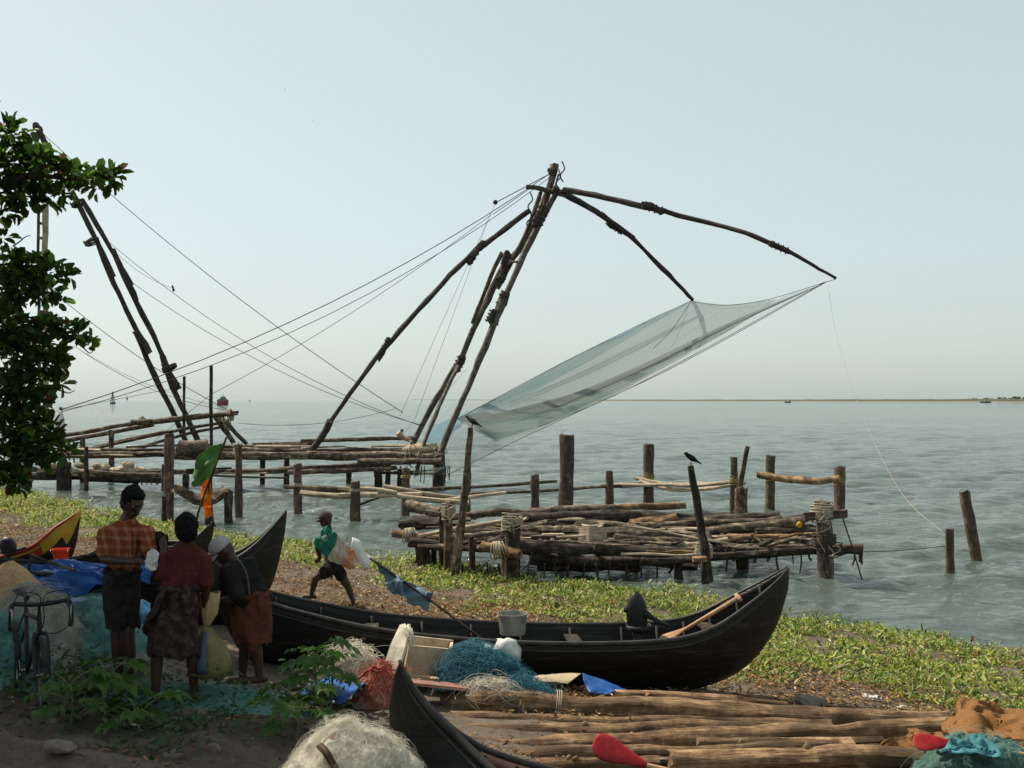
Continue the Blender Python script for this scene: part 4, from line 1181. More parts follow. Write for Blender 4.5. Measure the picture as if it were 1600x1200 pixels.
for k in range(80):                                           # thin untidy poles over and between the logs
    x0 = RND.uniform(640, 1180); y0 = 812 + RND.random() * 48; L_ = RND.uniform(50, 190); d = 23.6 + (860 - y0) * .07
    log('thin_pole', [(x0, y0, d), (x0 + L_ * .5, y0 + RND.uniform(-3, 3), d + RND.uniform(-.3, .3)), (min(x0 + L_, 1290), y0 + RND.uniform(-16, 10), d + RND.uniform(-.9, .9))], RND.uniform(.025, .06), [W_OLD, W_DARK, W_PALE, W_OLD][k % 4], dock, k=3, n=6, rough=.25)
for k in range(34):                                           # bark strips, rags and off-cuts
    x0 = RND.uniform(700, 1270); y0 = RND.uniform(816, 858); L_ = RND.uniform(12, 42); d = 24.0 + (858 - y0) * .05
    log('off_cut', [(x0, y0, d), (x0 + L_ * .5, y0 + RND.uniform(-2, 2), d - .1), (x0 + L_, y0 + RND.uniform(-4, 4), d)], RND.uniform(.02, .05), [W_PALE, W_OLD, W_WARM][k % 3], dock, k=2, n=6)
b = MB(); b.beam(at(912, 836, 24.2), at(940, 836, 24.6), .28, .32, jit=.02); sharp(b.build('square_block', W_PALE, dock, smooth=False))
b = MB(); b.beam(at(1256, 807, 23.1), at(1323, 803, 23.1), .12, .17, jit=.01); b.build('cross_head', W_OLD, dock, smooth=False)
b = MB(); b.beam(at(1083, 874, 22.6), at(1104, 873, 22.6), .2, .09, jit=.01); b.build('plank_end', W_WARM, dock, smooth=False)
for p_, r_, m_ in [((1286, 795, 23.3), .19, ROPE_P), ((1284, 803, 23.2), .22, ROPE_P), ((1300, 858, 23.4), .2, ROPE), ((778, 860, 22.95), .16, ROPE_P), ((640, 836, 25.3), .14, ROPE_P), ((1100, 862, 23), .16, ROPE_P), ((701, 800, 23.6), .13, ROPE_P), ((800, 815, 23.2), .2, ROPE_P), ((1288, 845, 23.3), .22, ROPE)]:
    lash(dock, at(*p_), (1, 0, .1) if p_[0] in (778, 640) else (0, 0, 1), r_, 5, .016, m_, cross=True)
b = MB(); b.ell(at(1249, 820, 24.8), (.065, .05, .075)); b.build('yellow_float', M('yellow_plastic', [(0.5, 0.3, 0.02)], .5, 4), dock)
for px in list(range(1130, 1290, 17)) + list(range(760, 1060, 22)) + [1342, 1338, 1350, 726, 732]:
    y0 = 862 if px > 1100 else 884
    h = RND.uniform(10, 34)
    xx = px + RND.uniform(-5, 5)
    rope(dock, [(xx, y0 - 4, 23.6), (xx + RND.uniform(-3, 3), y0 + h * .5, 23.6), (xx + RND.uniform(-4, 4), y0 + h, 23.6)], RND.uniform(.012, .035), ROPE, name='hanging_rope')
for k in range(22):
    px, py = RND.choice([(1286, 800), (1300, 850), (800, 812), (705, 800), (1098, 860), (1290, 850)])
    x0, y0 = px + RND.uniform(-10, 10), py + RND.uniform(-12, 12)
    rope(dock, [(x0, y0, 22.95), (x0 + RND.uniform(-14, 14), y0 + RND.uniform(-2, 14), 22.9), (x0 + RND.uniform(-12, 12), y0 + RND.uniform(6, 26), 22.95)], .011, ROPE_P, name='frayed_rope')
for x0, y0, x1, y1, xm, ym in [(765, 875, 722, 912, 735, 900), (832, 862, 790, 905, 822, 885), (1310, 790, 1347, 906, 1330, 850)]:
    rope(dock, [(x0, y0, 23), (xm, ym, 22.9), (x1, y1, 22.8)], .016, ROPE, name='trailing_rope')

# perch poles with crows
p1 = log('perch_pole', [(709, 908, 22.9), (719, 830, 22.9), (729, 740, 22.9), (735, 668, 22.9)], .10, W_OLD, None, k=4, r2=.055, label='long straight pole leaning on the platform, the left crow on its tip', cat='pole')
p2 = log('perch_pole', [(1106, 908, 22.8), (1100, 850, 22.8), (1090, 790, 22.8), (1079, 728, 22.8)], .12, W_DARK, None, k=4, r2=.06, label='dark crooked pole rising from the platform, the right crow on its tip', cat='pole', )


def crow(px, py, d, yaw, label, grey):
    c = at(px, py, d)
    t = thing('crow', label, 'bird', c)
    f = Vector((math.cos(yaw), math.sin(yaw), 0)); u = Vector((0, 0, 1)); s = f.cross(u)
    g_ = lambda a, b_, c_: c + f * a + s * b_ + u * c_
    b = MB()
    b.limb([g_(-.11, 0, .02), g_(-.02, 0, .075), g_(.07, 0, .135)], [.03, .062, .045], 10)
    b.ell(g_(.105, 0, .17), (.042, .036, .036)); b.limb([g_(.12, 0, .17), g_(.17, 0, .155)], [.016, .006], 8)
    b.limb([g_(-.10, 0, .03), g_(-.20, 0, -.035)], [.022, .016], 8)
    fuse(b.build('body', HAIR if not grey else M('grey_feather', [(0.03, 0.03, 0.032), (0.09, 0.085, 0.08)], .6, 9), t), .010, 3)
    for q in (-1, 1):
        w = MB(); w.grid([[g_(.06, q * .045, .12), g_(.05, q * .062, .07)], [g_(-.05, q * .06, .075), g_(-.05, q * .066, .03)], [g_(-.17, q * .02, -.01), g_(-.17, q * .025, -.02)]])
        solid(w.build('wing', HAIR, t), .012)
        l_ = MB(); l_.tube([g_(0, q * .02, .03), g_(.01, q * .02, -.06)], .006, 5); l_.build('leg', BLACK, t)


crow(738, 664, 22.9, math.pi * .93, 'grey-necked crow on the tip of the long straight pole', True)
crow(1080, 722, 22.8, math.pi * 1.03, 'black crow on the tip of the dark crooked pole', False)

# ------------------------------------------------------------------ far things on the sea
HULLR = M('ship_red', [(0.22, 0.075, 0.075)], .7, 3, bump=0); SHIPG = M('ship_grey', [(0.16, 0.18, 0.19)], .7, 3, bump=0); BUOYM = M('buoy_dark', [(0.085, 0.11, 0.12)], .7, 3, bump=0); SHIPW = M('ship_white', [(0.6, 0.62, 0.62)], .7, 3, bump=0)


def hull_prism(c, L_, W_, h, flare=1.25):
    b = MB(); rows = []
    for k in range(9):
        t = k / 8; x = (t - .5) * L_
        w = W_ * .5 * (1 - abs(2 * t - 1) ** 3 * .85)
        sh = h * (1 + .35 * abs(2 * t - 1) ** 2)
        rows.append([c + Vector((x * .92, -w * .75, -.2)), c + Vector((x, -w, sh)), c + Vector((x, w, sh)), c + Vector((x * .92, w * .75, -.2))])
    b.grid(rows, close=True)
    b.quad([0, 1, 2, 3]); b.quad([35, 34, 33, 32])
    return b


d = 640
c = at(348, 633.2, d)
sh = thing('cargo_ship', 'small red hulled ship on the horizon seen between the poles', 'ship', c)
hull_prism(c, 6.6, 2.6, 2.3).build('hull', HULLR, sh, smooth=False)
b = MB(); b.box(c + Vector((0, 0, 3.0)), (4.6, 2.0, 1.5)); b.box(c + Vector((.2, 0, 4.3)), (2.6, 1.7, 1.1)); b.build('wheelhouse', SHIPG, sh, smooth=False)
b = MB(); b.tube([c + Vector((.2, 0, 4.6)), c + Vector((.2, 0, 6.6))], .13, 6); b.tube([c + Vector((-.6, 0, 5.6)), c + Vector((1.0, 0, 5.6))], .09, 6); b.build('mast', SHIPG, sh)
for px, yb, hpx, wpx, lab in [(176, 631, 19, 9, 'lattice navigation buoy, the nearer and larger of two on the horizon'), (198.5, 624.6, 6, 2.5, 'tiny distant navigation buoy right of the larger buoy')]:
    d = HC * F / (yb - HY)
    if d > 2600: d = 2600
    c = at(px, yb, d); k = d / F
    t = thing('buoy', lab, 'buoy', c)
    b = MB(); b.tube([c + Vector((0, 0, -.4 * k)), c + Vector((0, 0, .4 * k)), c + Vector((0, 0, 3 * k))], [wpx * .42 * k, wpx * .5 * k, wpx * .44 * k], 12); b.build('float', BUOYM, t)
    b = MB()
    for a in range(4):
        v = Vector((math.cos(a * 1.571 + .6), math.sin(a * 1.571 + .6), 0))
        b.tube([c + v * wpx * .36 * k + Vector((0, 0, 2.8 * k)), c + v * wpx * .12 * k + Vector((0, 0, hpx * .75 * k))], wpx * .05 * k, 5)
    for h_ in (.35, .55): b.tube([c + Vector((-wpx * .3 * k, 0, hpx * h_ * k)), c + Vector((wpx * .3 * k, 0, hpx * h_ * k))], wpx * .04 * k, 5)
    b.build('lattice_tower', BUOYM, t)
    b = MB(); b.tube([c + Vector((0, 0, hpx * .72 * k)), c + Vector((0, 0, hpx * k))], wpx * .13 * k, 8); b.build('lamp', BUOYM, t)
for px, yb, w, lab, mt in [(1231, 629.3, 10, 'small dark fishing boat far off before the sandy spit', BUOYM), (1540, 629.6, 18, 'low long boat far off at the right end of the spit', SHIPG), (390, 627.6, 3, 'white speck of a boat right of the red ship', SHIPW)]:
    d = HC * F / (yb - HY); k = d / F; c = at(px, yb, d)
    t = thing('distant_boat', lab, 'boat', c)
    hull_prism(c, w * k, w * .3 * k, 2.0 * k).build('hull', mt, t, smooth=False)
    b = MB(); b.box(c + Vector((w * .1 * k, 0, 2.6 * k)), (w * .3 * k, w * .2 * k, 1.4 * k)); b.build('cabin', SHIPW if w < 12 else mt, t, smooth=False)
# scrub and trees on the right end of the spit
FARLEAF = M('far_foliage', [(0.07, 0.085, 0.06), (0.12, 0.13, 0.09)], .9, .3, bump=0)
for i, (px, w, h) in enumerate([(1500, 10, 3.0), (1520, 14, 4.0), (1545, 16, 5.2), (1566, 16, 6.4), (1585, 18, 7.0), (1602, 14, 6.4)]):
    d = 1190 - i * 8; k = d / F; c = at(px, 627, d + 40) + Vector((0, 0, .6))
    t = thing('far_tree', ['lowest leftmost scrub tree on the far spit', 'second scrub tree from the left on the far spit', 'third rounded tree on the far spit', 'fourth taller tree on the far spit', 'tallest tree on the far spit near the right edge', 'tree cut by the right edge on the far spit'][i], 'tree', c, 'trees on the far spit')
    b = MB(); b.tube([c + Vector((0, 0, -1)), c + Vector((0, 0, h * .6 * k))], .25, 6); b.build('trunk', FARLEAF, t)
    b = MB()
    for q in range(9):
        b.ell(c + Vector((RND.uniform(-.42, .42) * w * k, RND.uniform(-2, 2), RND.uniform(.25, .8) * h * k)), (w * .17 * k, 2.5, h * .24 * k), None, 8, 5)
    b.v = [v + Vector((nz(v, .5), 0, nz(v, .6, 3))) * .9 for v in b.v]
    b.build('crown', FARLEAF, t)
for px, py, d, lab in [(445, 140, 90, 'lower of two tiny birds high in the sky'), (488, 188, 90, 'upper of two tiny birds high in the sky')]:
    lab = 'tiny bird high in the sky, the left one of two' if px < 460 else 'tiny bird high in the sky, the right one of two'
    c = at(px, py, d); t = thing('flying_bird', lab, 'bird', c)
    b = MB(); b.limb([c + Vector((-.11, 0, 0)), c + Vector((.05, 0, .02)), c + Vector((.13, 0, .03))], [.02, .04, .025], 8); b.build('body', SHIPG, t); t.scale = (.4, .4, .4)
    for q in (-1, 1):
        w = MB(); w.grid([[c + Vector((.06, 0, .02)), c + Vector((-.05, 0, .02))], [c + Vector((.05, q * .15, .09)), c + Vector((-.05, q * .15, .09))], [c + Vector((-.02, q * .3, .05)), c + Vector((-.06, q * .3, .05))]])
        solid(w.build('wing', SHIPG, t), .01)

# ------------------------------------------------------------------ boats
def boat(label, S, K, d, beam, mats=None, dcurve=None, seg=5, thwarts=(), paint=None, rim_mat=None, inner=None, name='wooden_boat', tilt=0.0, bpw=.85, bf=None):
    """plank boat from its sheer line S and keel line K (photograph pixels, same count) at depth d (number or pair)"""
    dd = (lambda px: d) if not isinstance(d, tuple) else (lambda px: d[0] + (d[1] - d[0]) * (px - S[0][0]) / (S[-1][0] - S[0][0]))
    s3 = catmull([at(px, py, dd(px)) for px, py in S], seg)
    k3 = catmull([at(px, py, dd(px)) for px, py in K], seg)
    n = len(s3)
    ax = (s3[-1] - s3[0]); ax.z = 0; ax.normalize()
    side = Vector((-ax.y, ax.x, 0))
    if side.y > 0: side = -side              # towards the viewer
    t_ = thing(name, label, 'boat', ((s3[0] + s3[-1]) / 2).xy.to_3d() + Vector((0, 0, min(p.z for p in k3))))
    def hb(i):
        u = i / (n - 1)
        if bf: return max(.012, beam * bf(u))
        return max(0.012, beam * max(0.0, math.sin(math.pi * min(max(u, 0), 1))) ** bpw)
    def sect(i, sgn, w, inset=0):
        S_, K_ = s3[i], k3[i]
        h = max(hb(i) - inset, .004)
        f = (1 - w ** 2.3) * (1 - .10 * w)
        p = S_.lerp(K_, w) + side * sgn * h * f
        p.z += -sgn * tilt * h * f
        return p
    ws = [0, .1, .22, .36, .5, .65, .8, .92, 1]
    g = MB()
    rows = []
    for i in range(n):
        rows.append([sect(i, 1, w) for w in ws] + [sect(i, -1, w) for w in ws[-2::-1]])
    g.grid(rows, uvs=6)
    m_ = mats or TAR
    hull = g.build('hull', m_ if isinstance(m_, list) else [m_], t_)
    if paint:
        mi = paint(rows, g)
        hull.data.polygons.foreach_set('material_index', mi)
    sm = hull.modifiers.new('thick', 'SOLIDIFY'); sm.thickness = .03; sm.offset = 0
    for sgn in (1, -1):                      # rubbing rails along both sides
        r = MB(); r.tube([sect(i, sgn, 0) + side * sgn * .012 + Vector((0, 0, .012)) for i in range(n)], [.010 + .018 * min(1, 4 * min(i, n - 1 - i) / n) for i in range(n)], 6, flat=1.0)
        r.build('gunwale', rim_mat or GUNW, t_)
        r = MB(); r.tube([sect(i, sgn, .11) + side * sgn * .01 for i in range(n)], [.004 + .014 * min(1, 4 * min(i, n - 1 - i) / n) for i in range(n)], 6)
        r.build('rubbing_strake', inner or GUNW, t_)
    # plank seams
    for w in (.36, .62):
        r = MB(); r.tube([sect(i, 1, w) + side * .012 for i in range(2, n - 2)], .004, 5); r.build('plank_seam', GUNW, t_)
    for u in thwarts:
        i = int(u * (n - 1))
        b = MB(); b.beam(sect(i, 1, .15, .02), sect(i, -1, .15, .02), .16, .03); b.build('thwart', W_DARK, t_, smooth=False)
    for i in range(3, n - 3, 4):             # ribs inside
        b = MB(); b.tube([sect(i, sg, w, .03) + Vector((0, 0, .01)) for sg, w in [(1, .04), (1, .4), (1, .75), (1, .95), (-1, .75), (-1, .4), (-1, .04)]], .018, 5); b.build('rib', TAR_IN, t_)
    return t_, sect, n, side


BD, sectD, nD, sideD = boat('long black wooden boat with a high curved prow drawn up on the beach',
     [(335, 878), (372, 905), (415, 932), (500, 955), (600, 974), (700, 984), (800, 990), (900, 992), (1000, 990), (1060, 984), (1110, 968), (1160, 938), (1200, 912), (1231, 888)],
     [(330, 905), (352, 970), (392, 1030), (480, 1058), (600, 1070), (700, 1076), (800, 1080), (900, 1081), (1000, 1080), (1060, 1078), (1110, 1068), (1165, 1040), (1208, 985), (1230, 920)], (12.4, 13.0), .52, thwarts=(.3, .55, .78))
BC, sectC, nC, sideC = boat('black boat with blue tarpaulin and tall prow right of the capped man',
     [(-260, 830), (-200, 860), (-100, 878), (0, 884), (100, 890), (200, 894), (300, 888), (355, 876), (392, 856), (422, 828), (447, 799)],
     [(-250, 870), (-190, 930), (-100, 960), (0, 972), (100, 978), (200, 982), (300, 985), (370, 975), (405, 945), (428, 900), (444, 830)], (14.2, 15.0), .50, thwarts=(.35, .7))
BB, sectB, nB, sideB = boat('dark boat whose pointed prow carries the orange flag',
     [(-60, 872), (20, 885), (105, 878), (160, 862), (230, 854), (280, 852), (308, 842), (333, 816)],
     [(-50, 900), (20, 925), (105, 930), (160, 930), (230, 925), (290, 910), (318, 880), (331, 835)], 17.0, .42)


def paintA(rows, g):
    nr = len(rows); nc_ = len(rows[0]) - 1
    out_ = []
    for k in range(len(g.f)):
        i, j = k // nc_, k % nc_
        jj = min(j, nc_ - 1 - j)
        u = i / (nr - 2)
        if u > .60 and jj < (5 if u > .8 else 3): out_.append(1)
        elif u > .52 and jj < 3: out_.append(2)
        elif jj < 1: out_.append(2)
        else: out_.append(0)
    return out_


BA, sectA, nA, sideA = boat('small boat with yellow and red painted prow on the far left',
     [(-230, 850), (-150, 868), (-60, 872), (0, 868), (40, 860), (70, 848), (88, 833), (98, 822), (112, 811), (125, 799)],
     [(-220, 870), (-150, 900), (-60, 905), (0, 905), (40, 902), (75, 898), (100, 885), (112, 868), (119, 845), (124, 810)], 19.5, .45, [TAR, PAINT_Y, PAINT_R], paint=paintA, rim_mat=PAINT_R, inner=PAINT_Y, seg=14)
BE, sectE, nE, sideE = boat('near black boat with sharp prow at the bottom of the picture',
     [(624, 1036), (646, 1078), (682, 1122), (726, 1162), (780, 1200), (860, 1232), (1000, 1256), (1200, 1268), (1500, 1270), (1750, 1250), (1850, 1180)],
     [(621, 1050), (612, 1110), (620, 1170), (648, 1230), (700, 1285), (800, 1330), (1000, 1355), (1200, 1360), (1500, 1360), (1750, 1335), (1840, 1240)], (6.9, 7.6), .36, rim_mat=GUNW, inner=GUNW, thwarts=(.5, .65), bf=lambda u: (lambda t: t * t * (3 - 2 * t))(min(max((u - .22) / .30, 0), 1)) * (1 if u < .85 else max(0, (1 - u) / .15)))
# pink inner rail of the near boat
b = MB(); b.grid([[sectE(i, -1, 0, .015), sectE(i, -1, .13, .03)] for i in range(18, nE - 4)]); solid(b.build('inner_plank', PAINT_P, BE), .02)

# ------------------------------------------------------------------ things in and on the boats
def bucket(name, label, c, r0, r1, h, mat, handle=True, tilt=(0, 0)):
    t_ = thing(name, label, 'bucket', c)
    rot = Matrix.Rotation(tilt[0], 3, 'X') @ Matrix.Rotation(tilt[1], 3, 'Y')
    prof = [(r0 * .02, 0.004), (r0, 0), (r0 * .6 + r1 * .4, h * .4), (r1, h), (r1 * 1.05, h), (r1 * 1.05, h - .02), (r1 * .96, h - .015), (r0 * .95, .02), (r0 * .02, .018)]
    b = MB(); n_ = 24
    b.grid([[c + rot @ Vector((r * math.cos(6.2832 * j / n_), r * math.sin(6.2832 * j / n_), z)) for j in range(n_)] for r, z in prof], close=True)
    sharp(b.build('body', mat, t_), 35)
    if handle:
        b = MB(); b.tube([c + rot @ Vector((r1 * 1.06 * math.cos(a), -.35 * r1 * math.sin(a) - .5 * r1, h - .01 - .55 * r1 * math.sin(a))) for a in [i * math.pi / 10 for i in range(11)]], .004, 5)
        b.build('handle', CHROME, t_)
    return t_


c = at(95, 880, 16.4); bucket('plastic_bucket', 'bright red plastic bucket standing at the boats', c, .085, .118, .21, RED_PL)
c = at(801, 990, 13.0); bucket('metal_bucket', 'grey metal bucket standing in the long black boat', c, .145, .165, .235, METAL)

# outboard motor lying in the long boat
c = at(996, 985, 13.0)
om = thing('outboard_motor', 'black outboard motor tilted up inside the long black boat', 'motor', c)
b = MB(); k = 13.0 / F
sec = [(0, 13, 9), (6, 16, 10), (18, 16.5, 11), (32, 16, 11), (44, 13.5, 10), (53, 9.5, 8), (58, 4, 4)]
b.grid([[c + Vector(((math.copysign(abs(math.cos(a)) ** .7, math.cos(a)) * w - z * .04) * k, math.sin(a) * dp * 1.2 * k, (z + 2) * k)) for a in [6.2832 * j / 16 for j in range(16)]] for z, w, dp in sec], close=True)
sharp(b.build('cowl', MOTOR, om), 50)
b = MB(); b.box(c + Vector((-.13, 0, .24)), (.05, .08, .06)); b.build('latch', BLACK, om)
b = MB(); b.box(c + Vector((.02, 0, .03)), (.28, .22, .06)); b.build('clamp_plate', BLACK, om)
b = MB(); b.tube(catmull([at(1008, 958, 12.95), at(1020, 966, 12.9), at(1036, 974, 12.85), at(1044, 978, 12.85)], 3), [.045, .03, .022, .026], 8); b.build('tiller', BLACK, om)
b = MB(); b.tube([c + Vector((0, 0, .02)), c + Vector((.03, .02, -.32))], [.07, .05], 10); b.box(c + Vector((.04, .02, -.36)), (.2, .06, .08)); b.build('leg', MOTOR, om)


def paddle(label, grip, neck, tip, wblade, mat_shaft, mat_blade, tgrip=True, up=(0, -0.5, 1), r=.018, blade_round=True):
    grip, neck, tip = Vector(grip), Vector(neck), Vector(tip)
    t_ = thing('paddle', label, 'paddle', grip)
    ax = (tip - grip).normalized(); up = Vector(up); s = ax.cross(up).normalized(); u = s.cross(ax)
    b = MB(); b.tube([grip, grip.lerp(neck, .5), neck, neck.lerp(tip, .4)], [r, r, r * .9, r * .4], 8); b.build('shaft', mat_shaft, t_)
    if tgrip:
        b = MB(); b.tube([grip - s * .065, grip, grip + s * .065], [r * .9, r * 1.15, r * .9], 8); b.build('grip', mat_shaft, t_)
    b = MB(); rows = []
    for i in range(11):
        v = i / 10
        w = wblade * (.35 + .75 * v if v < .5 else .72 + .33 * math.sqrt(max(0, 1 - ((v - .55) / .47) ** 2)) - .05)
        w = wblade * min(1, .16 + 1.15 * v) * (1 if v < .82 else math.sqrt(max(.12, 1 - ((v - .82) / .195) ** 2)))
        p = neck.lerp(tip, v)
        rows.append([p - s * w * .5 + u * .006, p + u * (.004 + .012 * (1 - v)), p + s * w * .5 + u * .006])
    b.grid(rows)
    o = b.build('blade', mat_blade, t_); solid(o, .012); subsurf(o, 1)
    return t_


paddle('pale wooden paddle with T grip leaning in the bow of the long boat', at(1154, 934, 13.0), at(1075, 981, 12.9), at(1030, 1003, 12.9), .15, W_PADDLE, W_PADDLE, r=.026)
paddle('red-bladed paddle standing up from the near boat at bottom centre', at(1230, 1248, 7.0), at(1012, 1196, 7.25), at(926, 1160, 7.3), .18, W_PADDLE, RED_BL, up=(0.2, -1, .55))
paddle('red-bladed paddle half under the brown sacking at bottom right', at(1700, 1195, 8.6), at(1500, 1163, 8.7), at(1426, 1159, 8.7), .16, W_PADDLE, RED_BL, up=(0.2, -.75, .7))

# ------------------------------------------------------------------ flags
def flag(label, pole, rows, mat, pr=.016, nv=6, wob=.03, cat='flag', polemat=None):
    t_ = thing('flag', label, cat, at(*pole[0]))
    b = MB(); b.tube(pth(pole, 3), pr, 6); b.build('pole', polemat or W_DARK, t_)
    g = MB(); g.grid(sheet(rows, 6, nv, wob, 5, RND.random() * 9, 1.2)); o = g.build('cloth', mat, t_); solid(o, .004)
    return t_


GREENF = M('green_flag', [(0.09, 0.20, 0.055), (0.15, 0.29, 0.09)], .75, 4, transl=.4, bump=.2)
ORANGEF = M('orange_flag', [(0.72, 0.19, 0.008), (0.80, 0.25, 0.02)], .7, 4, transl=.45, bump=.2)
BLUEF = M('pale_blue_flag', [(0.11, 0.20, 0.27), (0.20, 0.31, 0.38)], .6, 5, transl=.25, bump=.3)
flag('green flag hanging from a slanting pole above the boats', [(296, 870, 16.6), (310, 800, 16.6), (330, 745, 16.6), (354, 683, 16.6)],
     [[(328, 699, 16.5), (340, 694, 16.6), (352, 689, 16.6)], [(309, 714, 16.35), (328, 710, 16.55), (347, 703, 16.6)], [(303, 736, 16.5), (322, 728, 16.3), (340, 722, 16.6)], [(301, 750, 16.3), (315, 748, 16.5), (327, 745, 16.5)], [(299, 758, 16.45), (306, 761, 16.4), (314, 760, 16.5)]], GREENF)
flag('bright orange pennant on the thin pole at a boat prow', [(338, 822, 17), (333, 815, 17), (328, 770, 17), (321, 730, 17)],
     [[(319, 735, 17), (323, 733, 17)], [(318, 750, 16.9), (326, 748, 17)], [(312, 763, 17.05), (329, 762, 17)], [(317, 780, 16.85), (331, 780, 17)], [(320, 796, 17.05), (331, 796, 17)], [(320, 813, 16.9), (333, 804, 17)]], ORANGEF)
flag('faded blue plastic flag on a pole slanting out of the boat', [(762, 1006, 12.2), (715, 970, 12.3), (675, 940, 12.4), (625, 905, 12.5), (578, 872, 12.6)],
     [[(590, 880, 12.6), (594, 885, 12.62), (598, 892, 12.6)], [(614, 893, 12.55), (610, 904, 12.6), (606, 918, 12.5)], [(626, 900, 12.5), (622, 918, 12.42), (616, 928, 12.55)], [(640, 908, 12.5), (636, 922, 12.55), (634, 932, 12.45)], [(660, 921, 12.45), (652, 934, 12.4), (644, 944, 12.5)], [(676, 934, 12.4), (675, 944, 12.44), (671, 956, 12.4)]], BLUEF, pr=.014, wob=.06)

# ------------------------------------------------------------------ nets, sacks, tarpaulins
def heapmat(name, c1, c2, c3, sc=55):
    m, nt, p, out = nodes(name)
    L = nt.links.new
    tc = N(nt, 'TexCoord')
    n1 = N(nt, 'TexNoise', i_Scale=sc, i_Detail=6.0, i_Roughness=.75, i_Distortion=1.6); L(tc.outputs['Object'], n1.inputs[0])
    n2 = N(nt, 'TexNoise', i_Scale=5.0, i_Detail=4.0); L(tc.outputs['Object'], n2.inputs[0])
    av = N(nt, 'Math', operation='MULTIPLY_ADD'); av.inputs[1].default_value = .6; L(n1.outputs[0], av.inputs[0])
    q = N(nt, 'Math', operation='MULTIPLY'); q.inputs[1].default_value = .4; L(n2.outputs[0], q.inputs[0]); L(q.outputs[0], av.inputs[2])
    r = ramp(nt, [c1, c2, c3], [.36, .5, .64]); L(av.outputs[0], r.inputs[0]); L(r.outputs[0], p.inputs['Base Color'])
    p.inputs['Roughness'].default_value = .85; p.inputs['Specular IOR Level'].default_value = .2
    b = N(nt, 'Bump', i_Strength=.9, i_Distance=.025); L(av.outputs[0], b.inputs['Height']); L(b.outputs[0], p.inputs['Normal'])
    MATS[name] = m
    return m


N_WHITE = heapmat('white_monofilament', (0.42, 0.38, 0.29), (0.64, 0.60, 0.50), (0.78, 0.75, 0.66), 90)
N_TEAL = heapmat('teal_net', (0.05, 0.14, 0.135), (0.12, 0.27, 0.25), (0.22, 0.40, 0.37))
N_BLUE = heapmat('blue_net', (0.010, 0.045, 0.065), (0.028, 0.115, 0.155), (0.085, 0.22, 0.27))
N_GREY = heapmat('grey_net', (0.18, 0.18, 0.15), (0.30, 0.295, 0.25), (0.42, 0.41, 0.36))
N_CREAM = heapmat('cream_net', (0.26, 0.20, 0.15), (0.45, 0.37, 0.29), (0.60, 0.53, 0.43))
N_RED = heapmat('red_net', (0.20, 0.06, 0.035), (0.36, 0.17, 0.11), (0.45, 0.29, 0.21))
N_GREEN = heapmat('green_net_corner', (0.03, 0.075, 0.06), (0.07, 0.15, 0.125), (0.15, 0.24, 0.21))
JUTE = M('brown_sacking', [(0.12, 0.052, 0.016), (0.24, 0.112, 0.036)], .9, 45, bump=.5, bscale=90, bdist=.01)
JUTE2 = M('tan_sacking', [(0.30, 0.18, 0.09), (0.48, 0.32, 0.19)], .9, 30, bump=.5, bscale=90, bdist=.01)
CARD = M('cardboard', [(0.30, 0.22, 0.14), (0.42, 0.33, 0.22)], .85, 6)
PLAST = M('white_plastic_sack', [(0.42, 0.42, 0.40), (0.64, 0.64, 0.62)], .5, 6, bump=.5)
S_WHITE = M('white_strand', [(0.62, 0.58, 0.48)], .6, 9, bump=0); S_BLUE = M('blue_strand', [(0.03, 0.14, 0.19)], .6, 9, bump=0); S_TEAL = M('teal_strand', [(0.12, 0.27, 0.25)], .6, 9, bump=0); S_RED = M('red_strand', [(0.36, 0.05, 0.03)], .6, 9, bump=0); S_GREY = M('grey_strand', [(0.30, 0.29, 0.25)], .6, 9, bump=0); S_DARK = M('dark_strand', [(0.05, 0.05, 0.045)], .6, 9, bump=0)


